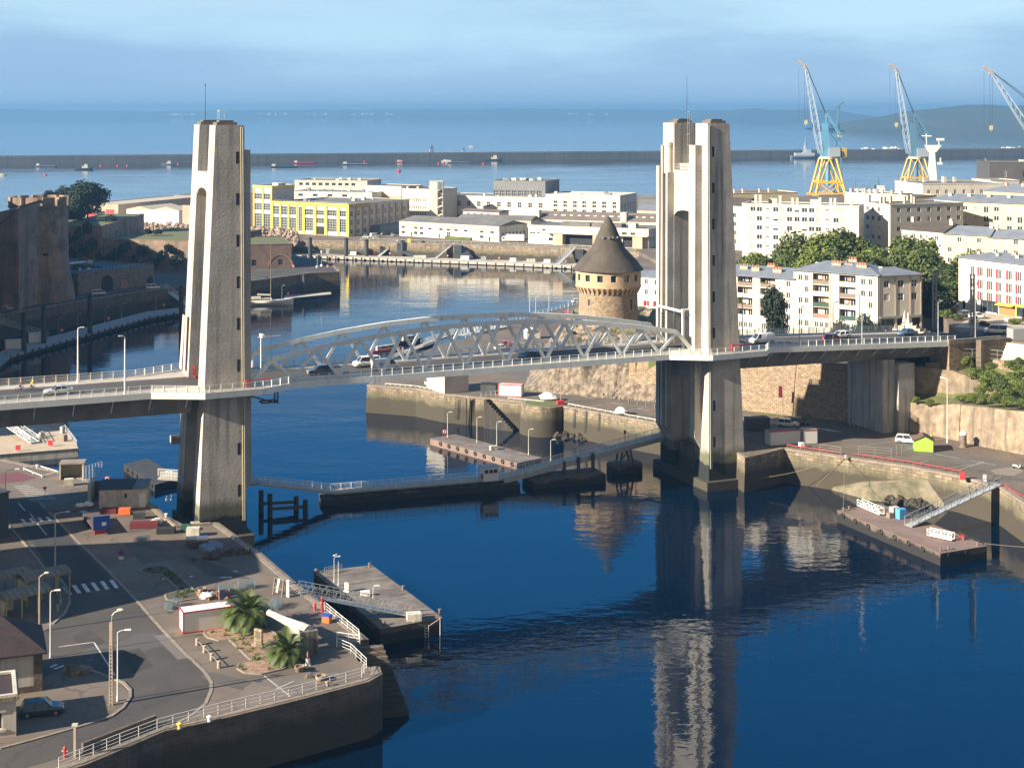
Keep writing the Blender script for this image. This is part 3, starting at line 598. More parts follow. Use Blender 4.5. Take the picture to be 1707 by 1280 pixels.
# ------------------------------------------------------------------ round medieval tower
def stone_tower():
    t = thing('round_tower', 'round stone tower with a conical slate roof and a ring of square windows', 'tower', TAN)
    z0 = -3.5; R = 7.45
    mb = MB(); mb.lathe([(R+1.0, z0), (R+.1, 2.5), (R-.05, 9.6)], 64, cap=False); mb.make('wall', stone_wall, t, smooth=True)
    m = mb
    # corbelled gallery
    mb = MB(); mb.lathe([(R-.3, 8.7), (R+.85, 9.9), (R+.85, 11.55)], 64, cap=False)
    nW = 15; zA, zB = 11.55, 13.15; Rg = R+.85
    for k in range(nW):
        a0 = 2*pi*(k+.5)/nW; w_ = .085*2; a1 = a0+2*pi/nW-w_
        for q in range(5):
            b0 = a0+w_/2+(a1-a0)*q/5; b1 = a0+w_/2+(a1-a0)*(q+1)/5
            mb.face((Rg*cos(b0), Rg*sin(b0), zA), (Rg*cos(b1), Rg*sin(b1), zA), (Rg*cos(b1), Rg*sin(b1), zB), (Rg*cos(b0), Rg*sin(b0), zB))
        for b in (a0+w_/2, a1+w_/2-0.0):
            mb.face((Rg*cos(b), Rg*sin(b), zA), (Rg*cos(b), Rg*sin(b), zB), ((Rg-.7)*cos(b), (Rg-.7)*sin(b), zB), ((Rg-.7)*cos(b), (Rg-.7)*sin(b), zA))
    mb.lathe([(Rg, zB), (Rg, 14.3), (Rg-.5, 14.5)], 64, cap=False); mb.make('gallery', mat('gallery_stone', (.56,.39,.235), .9, (.42,.28,.165), .8, 7, bump=.3, streak=((.25,.18,.12), .5, .58, .75, .4)), t)
    mb = MB(); mb.lathe([(Rg-.55, 11.2), (Rg-.55, 13.6)], 48, cap=False); inner = mb.make('window_void', dark, t)
    for k in range(nW):
        a = 2*pi*k/nW+2*pi/nW*.5
        if sin(a) > .45: continue
        mb = MB(Matrix.Rotation(a, 4, 'Z')); mb.box(Rg-.5, Rg-.42, -.6, .6, zA, zB); mb.make('window', glass, t)
    for k in range(38):
        a = 2*pi*k/38
        mb = MB(Matrix.Rotation(a, 4, 'Z')); mb.loft([[(R-.2, -.22, 8.2), (R-.2, .22, 8.2), (R+.15, .22, 8.2), (R+.15, -.22, 8.2)], [(R-.2, -.25, 9.9), (R-.2, .25, 9.9), (R+1.0, .25, 9.9), (R+1.0, -.25, 9.9)]]); mb.make('corbel', MATS['gallery_stone'], t)
    for ax, z, w_, h in ((-1.62-.72, 6.2, .5, 1.5), (-2.0-.35, 3.2, .5, 1.4), (-1.57-.35, 2.6, .8, 1.5), (-1.57+.82, 5.6, .6, 2.6), (-1.57+.85, .9, .8, 2.6)):
        mb = MB(Matrix.Rotation(ax, 4, 'Z')); mb.box(R-.3, R+.06+.1*max(0,(2.5-z)/2), -w_/2, w_/2, z-h/2, z+h/2); mb.make('slit_window', dark, t)
    mb = MB(); mb.lathe([(Rg+.75, 14.0), (Rg+.45, 14.35), (Rg-1.0, 16.3), (R-3.2, 19.5), (2.0, 24.6), (.55, 27.0), (.02, 27.6)], 40, cap=False); mb.make('roof', slate, t, smooth=True)
    for a in (-2.0, -1.6, -1.3, -.9):
        mb = MB(Matrix.Rotation(a, 4, 'Z')); mb.cbox((3.6, 0, 22.3), (.4, .35, .45)); mb.make('roof_vent', zinc, t)
    return t
stone_tower()
# ------------------------------------------------------------------ air between here and the far shore
def haze():
    m = bpy.data.materials.new('haze'); m.use_nodes = True; n = m.node_tree.nodes; l = m.node_tree.links
    n.remove(n['Principled BSDF']); v = n.new('ShaderNodeVolumePrincipled'); v.inputs['Color'].default_value = (.20, .42, .66, 1); v.inputs['Density'].default_value = HAZE; v.inputs['Anisotropy'].default_value = .1
    l.new(v.outputs[0], n['Material Output'].inputs['Volume'])
    mb = MB(); mb.box(-5700, 5700, -300, 17500, -5, 130); struct('haze', mb, m, 'stuff')
HAZE = .00013
haze()
# ------------------------------------------------------------------ buildings
WIN = {}
def win_meshes(w, h, kind):
    k = (round(w,2), round(h,2), kind)
    if k in WIN: return WIN[k]
    fr = MB(); pn = MB(); t = .07
    fm, pm = frame_w, glass
    fr.box(0, t, -.05, .05, 0, h); fr.box(w-t, w, -.05, .05, 0, h); fr.box(t, w-t, -.05, .05, 0, t); fr.box(t, w-t, -.05, .05, h-t, h)
    def bars(nu, nz, b=.05):
        for i in range(1, nu): fr.box(w*i/nu-b/2, w*i/nu+b/2, -.04, .04, t, h-t)
        for i in range(1, nz): fr.box(t, w-t, -.035, .035, h*i/nz-b/2, h*i/nz+b/2)
    pn.box(t, w-t, .0, .02, t, h-t)
    if kind in 'wfr': bars(2, 1, .09)
    elif kind == 'q': bars(2, 2, .12)
    elif kind == 'm': bars(max(2, round(w/1.1)), max(2, round(h/1.3)), .09)
    elif kind == 's':
        pn = MB(); pn.box(t, w-t, -.045, .02, t, h-t); pm = blind
    elif kind == 'b': pn = MB(); pn.box(t, w-t, 0, .02, t, h*.45); fr.box(t, w-t, -.03, .03, h*.45, h-t)
    elif kind == 'g': fm = frame_g; bars(max(1, round(w/1.6)), 1)
    elif kind == 'd': fm = frame_g; pm = dark
    r = (fr.mesh('window', fm), pn.mesh('pane', pm)); WIN[k] = r; return r
def facade(mb, T, Lh, h, ops, dep=.2, z0=0):
    us = sorted({0, Lh, *[o[0] for o in ops], *[o[1] for o in ops]}); zs = sorted({z0, h, *[o[2] for o in ops], *[o[3] for o in ops]})
    us = [u for u in us if -1e-6 <= u <= Lh+1e-6]
    for zA, zB in zip(zs, zs[1:]):
        run = None
        for a, b in zip(us, us[1:]):
            inside = any(o[0]-1e-6 <= a and b <= o[1]+1e-6 and o[2]-1e-6 <= zA and zB <= o[3]+1e-6 for o in ops)
            if inside:
                if run is not None: mb.face(T(run,0,zA), T(a,0,zA), T(a,0,zB), T(run,0,zB)); run = None
            elif run is None: run = a
        if run is not None: mb.face(T(run,0,zA), T(Lh,0,zA), T(Lh,0,zB), T(run,0,zB))
    for o in ops:
        u0, u1, zA, zB = o[:4]; d = dep
        mb.face(T(u0,0,zA), T(u0,0,zB), T(u0,d,zB), T(u0,d,zA)); mb.face(T(u1,0,zA), T(u1,d,zA), T(u1,d,zB), T(u1,0,zB))
        mb.face(T(u0,0,zA), T(u0,d,zA), T(u1,d,zA), T(u1,0,zA)); mb.face(T(u0,0,zB), T(u1,0,zB), T(u1,d,zB), T(u0,d,zB))
def bld(name, label, p0, p1, W, z0, h, wm, front=(), right=(), left=(), roof=('flat', 0, felt, .3), cat='building', group=None, panes=True, dep=.2, base=-4, chim=(), shut=None, parapet=.5, Lr=None):
    p0 = Vector(p0); p1 = Vector(p1); d = p1-p0; Lf = d.length; rz = atan2(d.y, d.x)
    t = thing(name, label, cat, (p0.x, p0.y, z0), rz, group)
    mb = MB()
    T0 = lambda u, v, z: (u, v, z); TR = lambda u, v, z: (Lf-v, u, z); TL_ = lambda u, v, z: (v, W-u, z)
    facade(mb, T0, Lf, h, front, dep); facade(mb, TR, W, h, right, dep); facade(mb, TL_, W, h, left, dep)
    mb.face((Lf,W,0), (0,W,0), (0,W,h), (Lf,W,h))
    for a, b in (((0,0),(Lf,0)), ((Lf,0),(Lf,W)), ((Lf,W),(0,W)), ((0,W),(0,0))): mb.face((*a,base), (*b,base), (*b,0), (*a,0))
    mb.make('wall', wm, t)
    for ops, TT, ang in ((front, T0, 0), (right, TR, pi/2), (left, TL_, -pi/2)):
        for o in ops:
            kind = o[4]
            if kind == 'l': continue
            if kind == 'n':
                mb = MB(); u0, u1, a, b = o[:4]; mb.face(TT(u0,dep,a), TT(u1,dep,a), TT(u1,dep,b), TT(u0,dep,b)); mb.make('opening', dark, t); continue
            A, B_ = win_meshes(o[1]-o[0], o[3]-o[2], kind)
            q = bpy.data.objects.new('window', A); COL.objects.link(q); q.parent = t; q.location = TT(o[0], dep-.06, o[2]); q.rotation_euler = (0, 0, ang)
            if panes: e = bpy.data.objects.new('pane', B_); COL.objects.link(e); e.parent = q
            else:
                e = bpy.data.objects.new('pane', B_); COL.objects.link(e); e.parent = q
            if kind == 'r' or (len(o) > 5 and o[5]):
                for s in (0, 1) if kind != 'f' else (0,):
                    sh = MB(); wd = (o[1]-o[0])*.48; x = -wd-.03 if s == 0 else (o[1]-o[0])+.03; sh.box(x, x+wd, -dep+.0, -dep+.06, 0, o[3]-o[2]); sh.make('shutter', shut or red_p, q)
    kind, rh, rm, ov = roof; mb = MB(); z = h
    if kind == 'flat':
        mb.box(.25, Lf-.25, .25, W-.25, z-.6, z-.12); ro = mb.make('roof', rm, t)
        mb = MB()
        for x0, x1, y0, y1 in ((-.12,Lf+.12,-.12,.28), (-.12,Lf+.12,W-.28,W+.12), (-.12,.28,.28,W-.28), (Lf-.28,Lf+.12,.28,W-.28)): mb.box(x0, x1, y0, y1, z, z+parapet*.5)
        mb.make('parapet', wm, ro)
    else:
        a, b, c, e = -ov, Lf+ov, -ov, W+ov; zz_ = z+.08
        if kind == 'hip': r0, r1 = (Vector((min(W*.5, Lf*.4), W/2, z+rh)), Vector((Lf-min(W*.5, Lf*.4), W/2, z+rh)))
        else: r0, r1 = Vector((a, W/2, z+rh)), Vector((b, W/2, z+rh))
        if kind == 'gabx': r0, r1 = Vector((Lf/2, c, z+rh)), Vector((Lf/2, e, z+rh))
        P = [(a,c,zz_), (b,c,zz_), (b,e,zz_), (a,e,zz_)]; Q = [(x, y, q-.18) for x, y, q in P]
        if kind == 'gabx':
            mb.face(P[0], r0, r1, P[3]); mb.face(P[1], P[2], r1, r0); mb.face(P[0], P[1], r0); mb.face(P[2], P[3], r1)
        else:
            mb.face(P[0], P[1], r1, r0); mb.face(P[2], P[3], r0, r1); mb.face(P[1], P[2], r1); mb.face(P[3], P[0], r0)
        for i in range(4): mb.face(Q[i], Q[(i+1) % 4], P[(i+1) % 4], P[i])
        mb.face(*Q[::-1]); ro = mb.make('roof', rm, t)
    for cx, cy, cw, cd, ch, pots in chim:
        mb = MB(); mb.box(cx, cx+cw, cy, cy+cd, z-.2, z+ch); mb.box(cx-.08, cx+cw+.08, cy-.08, cy+cd+.08, z+ch, z+ch+.15); q = mb.make('chimney', render_b if pots else render_g, ro)
        mb = MB()
        for k in range(pots):
            x = cx+.25+(cw-.5)*k/max(1, pots-1); y = cy+cd*(.35+.3*(k % 2)); mb.cyl((x, y, z+ch+.15), (x, y, z+ch+.75), .17, .13, 8)
        if pots: mb.make('chimney_pot', clay, ro)
    t['_L'] = Lf; del t['_L']
    return t, Lf
def row(us, zs, w, h, kinds, seed=0):
    r = random.Random(seed); out = []
    for u in us:
        for z in zs: out.append((u-w/2, u+w/2, z-h/2, z+h/2, r.choice(kinds)))
    return out
def part(t, name, mb, m, **k): return mb.make(name, m, t, **k)
def kit(t, Lf, W, h, n, seed, name='rooftop_unit', m=None):
    r = random.Random(seed)
    for i in range(n):
        x = r.uniform(1.5, Lf-3); y = r.uniform(1.5, max(2, W-3)); s = r.uniform(.6, 1.8); mb = MB(); mb.box(x, x+s*1.3, y, y+s, h-.15, h+r.uniform(.5, 1.5)); mb.make(name, m or r.choice([render_g, zinc, white_d]), t)

# -- apartment blocks of the upper town
def loggia_block(name, label, p0, p1, W, z0, h, rows_, wins, logs, grey, roof, chim, cols, right=()):
    ops = []
    for u in wins: ops += [(u-.5, u+.5, z-.7, z+.7, 'w' if (int(u*7+z*3) % 5) else 's') for z in rows_]
    t, Lf = bld(name, label, p0, p1, W, z0, h, render_w, front=ops+[(a, b, z-1.2, z+1.25, 'l') for a, b in logs for z in rows_[:-1]]+[(a+.4+k*1.3, a+1.3+k*1.3, rows_[-1]-.7, rows_[-1]+.6, 'w') for a, b in logs for k in range(3)], right=right, roof=roof, chim=chim)
    return t, Lf
def loggias(t, logs, rows_, tones, pr):
    k = 0
    for a, b in logs:
        for z in rows_:
            mb = MB(); mb.face((a, 1.3, z-1.2), (b, 1.3, z-1.2), (b, 1.3, z+1.25), (a, 1.3, z+1.25)); mb.face((a,.2,z-1.2),(a,1.3,z-1.2),(a,1.3,z+1.25),(a,.2,z+1.25)); mb.face((b,.2,z-1.2),(b,.2,z+1.25),(b,1.3,z+1.25),(b,1.3,z-1.2)); mb.face((a,.2,z+1.25),(b,.2,z+1.25),(b,1.3,z+1.25),(a,1.3,z+1.25))
            mb.face((a, .02, z-1.2), (b, .02, z-1.2), (b, 1.3, z-1.2), (a, 1.3, z-1.2)); bal = part(t, 'loggia', mb, tones[k % len(tones)])
            for q in (0, 1):
                x = a+.35+q*(b-a-.2)/2; A, B_ = win_meshes(1.3, 2.0, 'w'); o = bpy.data.objects.new('window', A); COL.objects.link(o); o.parent = bal; o.location = (x, 1.24, z-1.1)
                e = MB(); e.box(x+.07, x+1.23, 1.25, 1.27, z-1.05, z+.85); e.make('pane', glass if (k+q) % 3 else blind, bal)
            mb = MB(); mb.box(a+.02, b-.02, -.06, .0, z-1.2, z-.25); part(t, 'balcony_panel', mb, pr[k % len(pr)])
            if k % 2 == 0:
                mb = MB(); r = random.Random(k)
                for q in range(14): x = r.uniform(a+.2, b-.2); mb.blob((x, -.05, z-.18), r.uniform(.1, .22), q, 4, 6, .3)
                part(t, 'balcony_plants', mb, leaf_m)['kind'] = 'stuff'
            k += 1
terra = mat('terracotta_render', (.42,.21,.14), .85, (.36,.19,.13), .5); bal_w = mat('balcony_white', (.70,.66,.60), .8); bal_b = mat('balcony_brown', (.23,.16,.12), .8); bal_g = mat('balcony_green', (.035,.07,.05), .7); bal_r = mat('balcony_brick_red', (.40,.17,.12), .8)
grey_pan = mat('grey_ribbed_panel', (.50,.47,.44), .8, (.43,.40,.37), 3)
sd = Vector((17, -12)).normalized(); b2a = Vector((66.5, 354)); b2b = b2a+sd*20.8
rows2 = [13.8, 11.1, 8.5, 5.9, 3.2]
lg = [(4.9, 8.9), (11.4, 15.5)]
t, Lf = loggia_block('apartment_block', 'five storey white apartment block with two columns of loggias and a hipped zinc roof', b2a, b2b, 11.5, 19, 15.5, rows2, [1.7, 3.3, 17.2, 19.0], lg, None, ('hip', 2.1, zinc, .5), [(3.2,5.2,.9,.7,1.4,0), (8.2,3.2,2.2,.8,1.7,6), (11,4.2,1.9,.8,1.6,3), (14.4,3.0,2.4,.8,1.6,7), (10.5,7.6,2.0,.8,2.3,5), (18.6,6,.8,.6,1.2,0)], None)
loggias(t, lg, rows2[:-1], [terra, bal_w, terra, render_w], [bal_b, bal_w, bal_g, bal_r, bal_w])
for a, b in ((9.4, 11.2), ):
    mb = MB(); mb.box(a, b, -.10, -.02, 3.5, 15.2); part(t, 'ribbed_panel', mb, grey_pan)
for x in (4.75, 9.05, 11.32, 15.6, 20.65):
    mb = MB(); mb.box(x-.12, x+.12, -.16, -.02, .2, 15.3); part(t, 'pilaster', mb, render_w)
e0 = b2b; e1 = Vector((94.6, 346))
op = row([2.2, 6, 9.6], [13.4, 10.4], 1.5, 1.6, 'wwsq', 4)+[(.8,4.4,2.6,5.4,'n'), (5,8.3,2.6,5.4,'n'), (9,11.2,2.6,5.4,'n')]
t, Lf = bld('apartment_block', 'shaded end pavilion of the white apartment block above a dark arcade', e0+Vector((.05,.1)), e1, 9, 19, 15.3, render_w, front=op, roof=('hip', 1.5, zinc2, .5))
mb = MB(); mb.box(.3, 11.4, -.35, -.02, 5.6, 6.1); part(t, 'arcade_lintel', mb, frame_g)
for x in (.2, 4.6, 8.6, 11.4): mb = MB(); mb.box(x-.15, x+.15, -.12, -.02, 6.2, 15); part(t, 'pilaster', mb, render_b)
rows1 = [12.1, 9.4, 6.8, 4.2, 1.6]; b1a = b2a-sd*24.5
t, Lf = loggia_block('apartment_block', 'lower white apartment block with plant filled loggias beside the twin pylon', b1a, b2a-sd*.05, 11.5, 19, 13.3, rows1, [2, 21.3, 23.1], [(9.8, 13.8), (15.8, 19.8)], None, ('gab', 2.0, zinc, .5), [(9,3.0,2,.8,1.8,4), (12.4,2.4,2,.8,1.7,3), (15,5.5,2,.8,2.1,5), (18,2.4,2.2,.8,1.6,6)], None)
loggias(t, [(4.2, 8.2), (9.8, 13.8), (15.8, 19.8)], rows1[:-1], [render_w, bal_w, terra], [bal_b, bal_w, bal_b, bal_w])
for x in (14.8,): mb = MB(); mb.box(x-.8, x+.8, -.10, -.02, .5, 13); part(t, 'ribbed_panel', mb, grey_pan)
# big slab and wing
c0 = Vector((67.5, 440)); c1 = Vector((99, 428)); L3 = (c1-c0).length
cols = [1200+x/3.367 for x in (188, 225, 272, 318, 358, 396, 438, 480, 520, 558, 608, 655, 695)]; cu = [(p-1237)/194.6*L3 for p in cols]
op = []; r = random.Random(3); r3 = [19.0-2.7*k for k in range(7)]
for i, u in enumerate(cu):
    for z in r3:
        if i in (2, 10): op.append((u-.4, u+.4, z-.2, z+.4, 'w'))
        elif i in (4, 12) or (i == 0 and z < 18): op.append((u-.85, u+.85, z-.75, z+.75, 's'))
        else: op.append((u-.75, u+.75, z-.7, z+.65, 'w' if r.random() < .8 else ('b' if r.random() < .5 else 's')))
ch = [(14.2,1.2,.8,.7,1.9,0), (15.6,1.2,.7,.7,1.9,0), (19.2,4.2,3,1.5,1.3,0), (22,1.6,.8,.7,2.1,0), (25.2,1.2,.7,.7,2.0,0), (26.4,1.2,.7,.7,2.0,0), (3.4,1.2,.8,.7,2.6,0), (4.7,1.2,.8,.7,2.6,0), (7,4,2.6,1.5,1.4,0), (10.5,1.5,.8,.7,2.4,0), (31,1.4,.7,.7,2.0,0)]
t, Lf = bld('apartment_block', 'long seven storey white slab block with square windows and roof stacks behind the trees', c0, c1, 11, 24.3, 20.4, render_w, front=op, right=row([3, 7.5], r3, .9, 1.2, 'w'), roof=('flat', 0, felt, .3), chim=ch)
w0 = Vector((at(1438, 444), 444)); w1 = Vector((at(1484, 432), 432)); we = Vector((at(1509, 456), 456)); Lw = (w1-w0).length; Ww = (we-w1).length
t, Lf = bld('apartment_block', 'white corner wing of the slab block with a diagonal shadow across its windows', w0, w1, Ww, 24.3, 20.5, render_w, front=row([2.3, 5.0, 7.8], r3, 1.3, 1.35, 'wwws', 5), right=row([3+i*3.6 for i in range(int(Ww/3.7))], r3, 1.2, 1.35, 'wwws', 6), roof=('flat', 0, felt, .3), chim=[(1,1,.7,.7,2.2,0), (4,3,.7,.7,1.8,0), (7,2,.7,.7,1.9,0), (2,8,.7,.7,1.8,0), (6,10,.7,.7,1.9,0), (8,12,.7,.7,1.8,0), (3,15,.7,.7,2,0)])
# cream block and the lower terrace of houses
d0 = Vector((126.5, 460)); d1 = d0+(Vector((151, 442))-d0)*1.55; L4 = (d1-d0).length
op = []; r = random.Random(8)
for i, px in enumerate([1557, 1572, 1593, 1610, 1627, 1645, 1662, 1683, 1700, 1720, 1738]):
    u = (px-1541)/166*30.4
    for k in range(6):
        z = 20.3-1.9-2.75*k; tall = i % 3 == 2
        if i == 4: op.append((u-.5, u+.5, z-.2, z+.3, 'w'))
        else: op.append((u-.75, u+.75, z-(1.2 if tall else .7), z+.7, 'w' if r.random() < .8 else 's'))
t, Lf = bld('apartment_block', 'cream rendered apartment block with a zinc roof above the terrace houses', d0, d1, 12, 24.3, 20.3, render_y, front=op, roof=('hip', 2.0, zinc, .4), chim=[(6+i*6,4,1,.7,2.0,0) for i in range(7)], left=row([3, 8], [17, 14.2, 11.5], 1.2, 1.4, 'w'))
for a, b, zt, lab, wm in (((1503,412), (1574,400), 39.6, 'low house with a dark slate roof beside the slab block wing', render_g), ((1574,400), (1650,393), 39.2, 'middle terrace house with a zinc roof and cream wall', render_y), ((1650,393), (1745,385), 38.8, 'cream terrace house with a zinc roof running past the trees', render_y)):
    p0 = Vector((at(*a), a[1])); p1 = Vector((at(*b), b[1])); L5 = (p1-p0).length
    t, Lf = bld('terrace_house', lab, p0, p1, 9, 24.3, zt-24.3, wm, front=row([1.5+2.6*i for i in range(int(L5/2.6))], [13.6, 10.8, 8], 1.1, 1.3, 'wwws', a[0]), roof=('gab', 2.1, slate if wm is render_g else zinc, .35), chim=[(L5-1.2,3.6,.8,.8,3.2,0), (.3,3.6,.8,.8,3.0,0)])
# houses further off
def pxb(px, D): return Vector((at(px, D), D))
t, Lf = bld('distant_house', 'pale corner house with a long shaded side near the second crane', pxb(1492, 585), pxb(1538, 560), 33, 24.3, 20.2, render_w, front=row([3, 6.5], [16.5, 13.6], 1, 1.3, 'w'), right=row([2.5+3.5*i for i in range(9)], [17.4, 14.5], 1.2, 1.5, 'ww', 4), chim=[(2,3,1,.8,1.2,0), (5,9,1.2,1,1.4,0), (7,16,2,1.2,2,0), (4,22,1,1,1.6,0)])
t, Lf = bld('modern_block', 'dark grey modern block with a white base on the skyline by the picture edge', pxb(1628, 640), pxb(1650, 610), 40, 24.3, 26.6, mat('dark_cladding', (.085,.085,.088), .7, (.07,.07,.072), .2), front=[], right=row([6+7.5*i for i in range(5)], [22, 17.5], 1.1, 2.6, 'wd', 3))
kit(t, 12, 38, 26.6, 6, 2)
t, Lf = bld('distant_house', 'plain white low block at the foot of the dark modern block', pxb(1620, 600), pxb(1652, 585), 12, 24.3, 20.4, render_w, front=row([3], [17], 1.6, 2.2, 'g'))
t, Lf = bld('distant_house', 'brown stone house with white framed windows and a grey roof', pxb(1640, 530), pxb(1760, 505), 14, 24.3, 19.6, render_b, front=row([3+4.2*i for i in range(6)], [16.6, 13.4], 1.3, 1.7, 'w'), roof=('hip', 2.4, zinc, .4), chim=[(5,5,1,.8,2.6,3), (12,5,1,.8,2.6,4), (17,5,1.4,.8,2.6,4)])
t, Lf = bld('distant_house', 'cream box shaped house with rooftop chimneys near the yellow crane foot', pxb(1474, 520), pxb(1513, 508), 12, 24.3, 18.8, render_y, front=row([3], [14], 1, 1.3, 'w'), chim=[(1,2,.8,.7,1.3,0), (4,3,.8,.7,1.3,0), (6,2,.8,.7,1.3,0)])
t, Lf = bld('distant_house', 'narrow old house with dormer windows between the slab block and the cream block', pxb(1509, 478), pxb(1545, 470), 12, 24.3, 14.8, render_b, front=row([1.2+1.7*i for i in range(4)], [13.2, 10.4], .8, 1.5, 'w'), roof=('gab', 3, zinc, .3))
t, Lf = bld('distant_house', 'grey house with a dark roof half hidden behind the twin pylon', pxb(1196, 520), pxb(1238, 512), 12, 19, 20.6, render_g, front=row([2, 5, 7.6], [17.2, 14.2, 11.2, 8.2], 1.4, 1.6, 'w'), roof=('gab', 2.4, slate, .3))
t, Lf = bld('distant_house', 'long low cream house with a flat grey roof on the skyline behind the slab block', pxb(1215, 640), pxb(1330, 650), 18, 19, 17.6, render_y, chim=[(4,3,1,.9,1.6,0), (9,5,1,.9,1.6,0), (16,3,1,.9,1.6,0), (22,6,1,.9,1.6,0)])
t, Lf = bld('distant_house', 'low building roofs crowded with chimneys below the cream box house', pxb(1408, 600), pxb(1480, 585), 14, 24.3, 15, render_g, chim=[(1+i*1.9,2+(i % 3)*2,.8,.7,1.5,0) for i in range(8)])
# block with red shutters above the shops
s0 = Vector((107.8, 362)); s1 = s0+(Vector((117.4, 344))-s0)*1.6; L7 = (s1-s0).length
op = []; f7 = (Vector((117.4,344))-s0).length
for i, px in enumerate([1621, 1635.4, 1650.8, 1666, 1682.6, 1697.5, 1713, 1729]):
    D0 = 362-(px-1598)*.17; u = (Vector((at(px, D0), D0))-s0).dot((s1-s0).normalized())
    for z in (9.6, 6.6, 3.7+.15): op.append((u-.55, u+.55, z-1.15, z+1.05, 'f' if i else 'w', i > 0))
op += [(7.6, 12.2, .3, 2.6, 'g'), (13.6, 17.5, .3, 2.5, 'd'), (18.2, 21.4, .3, 2.5, 'g'), (1.2, 2.2, .2, 2.2, 'd')]
op = [o for o in op if o[1] < L7-.3]
t, Lf = bld('apartment_block', 'white apartment block with red shutters over a row of small shops', s0, s1, 12, 24.3, 12.5, render_w, front=op, roof=('hip', 1.5, zinc2, .5), chim=[(3,3,.8,.7,1.3,0), (6,5,1,.7,1.4,0), (9,3,.8,.7,1.3,0), (12,5,1.2,.8,1.6,0), (15,3,1,.7,1.4,0)])
mb = MB(); mb.box(7.2, 12.6, -.06, -.01, 2.55, 3.0); mb.box(7.2, 7.6, -.06, -.01, .1, 2.55); mb.box(12.2, 12.6, -.06, -.01, .1, 2.55); part(t, 'shopfront', mb, dark)
mb = MB(); mb.box(12.9, 17.8, -.06, -.01, .1, 2.6); part(t, 'shopfront', mb, mat('orange_shopfront', (.42,.17,.06), .7))
mb = MB(); mb.loft([[(12.7, 0, 2.95), (12.7, -1.3, 2.5), (12.7, -1.3, 2.42), (12.7, 0, 2.85)], [(17.9, 0, 2.95), (17.9, -1.3, 2.5), (17.9, -1.3, 2.42), (17.9, 0, 2.85)]]); part(t, 'awning', mb, yellow_p)
mb = MB(); mb.box(18.0, 21.6, -.07, -.01, 2.5, 3.1); mb.box(18.0, 18.3, -.07, -.01, .1, 2.5); mb.box(21.3, 21.6, -.07, -.01, .1, 2.5); part(t, 'shopfront', mb, green_p)
# small house with red shutters by the round tower
h0 = pxb(1060, 428); h1 = pxb(1103, 424); op = []
for px in (1077.6, 1093.7):
    u = (px-1060)/43*(h1-h0).length
    for k, y in enumerate((470, 487, 506, 524)): z = 72-(y-185)*.1704-12; op.append((u-.45, u+.45, z-.75, z+.75, 'r' if k > 1 else 'w'))
t, Lf = bld('narrow_house', 'narrow white house with red shutters between the round tower and the pylon', h0, h1, 9, 12, 12.8, render_w, front=op, roof=('gab', 1.4, zinc, .25), shut=red_p)
mb = MB(); mb.box(6.9, 7.6, 3, 4.4, 13, 15.6); part(t, 'chimney_wall', mb, render_g)

# -- naval yard
y0_ = g(423, 385.6, FZ); y1_ = g(581, 394.4, FZ); ye = g(664, 382, FZ)
yd = (Vector(y1_)-Vector(y0_)); Ly = yd.length; yl = lambda px: (px-423)/158*Ly
tall = yl(454.5)
op = [(yl(a)+.3, yl(b)-.3, z0_, z1_, 'm') for a, b in ((424.5, 438.5), (440, 453)) for z0_, z1_ in ((1.5, 9.6), (11.5, 15.0), (17.2, 20.2))]
t, Lf = bld('yellow_workshop', 'tall stair block of the yellow framed naval workshop', y0_, Vector(y0_)+yd*(tall/Ly), 18, FZ, 24.2, render_w, front=op, roof=('flat', 0, felt, .3))
for px in (423.6, 439.2, 453.9): mb = MB(); x = yl(px); mb.box(x-.45, x+.45, -.35, -.02, 0, 24.2); part(t, 'pilaster', mb, yellow_p)
for z in (23.7, ): mb = MB(); mb.box(-.4, tall+.1, -.45, -.36, z-.4, z+.8); part(t, 'cornice', mb, yellow_p)
mb = MB(); mb.box(tall+.02, tall+.35, -.3, 17.9, 23.0, 24.35); part(t, 'side_cornice', mb, yellow_p)
mb = MB(); mb.box(tall-5, tall-1, 6, 12, 24.2, 25.6); part(t, 'roof_hut', mb, render_w)
Wy = (Vector(ye)-Vector(y1_)).length
pil = [455.5, 469, 483, 497, 508, 527, 545, 565, 580]; op = []
for i, (a, b) in enumerate(zip(pil, pil[1:])):
    A = yl(a)-tall+.75; B_ = yl(b)-tall-.75
    if i < 3: op += [(A, B_, 1.5, 8.2, 'm'), (A, B_, 9.6, 14, 'm')]
    elif i == 3: op += [(A+.3, B_-.3, 1.5, 14, 'm')]
    elif i == 5: op += [(A, B_, .2, 4.4, 'n'), (A, B_, 6, 8.6, 'm'), (A, B_, 10.2, 12.6, 'm')]
    else: op += [(A, B_, 2.0, 8.6, 'm'), (A, B_, 10, 13.0, 'm')]
side = []
for k in range(9):
    u = 2.2+k*(Wy-4)/8.5
    side += [(u-1.3, u+1.3, 1.2, 3.4, 'm'), (u-1.3, u+1.3, 5.5, 8.2, 'm'), (u-1.3, u+1.3, 10.2, 12.8, 'm')]
t, Lf = bld('yellow_workshop', 'broad white naval workshop with yellow pilasters and tall gridded windows', Vector(y0_)+yd*(tall/Ly)+Vector((.02, -.01)), y1_, Wy, FZ, 16.2, render_w, front=op, right=side, roof=('flat', 0, felt, .3))
for p in pil: mb = MB(); x = yl(p)-tall; w_ = .85 if p > 500 else .45; mb.box(x-w_, x+w_, -.4, -.02, 0, 15.2); part(t, 'pilaster', mb, yellow_p)
mb = MB(); mb.box(0, Lf+.4, -.5, -.41, 15.0, 16.5); part(t, 'cornice', mb, yellow_p)
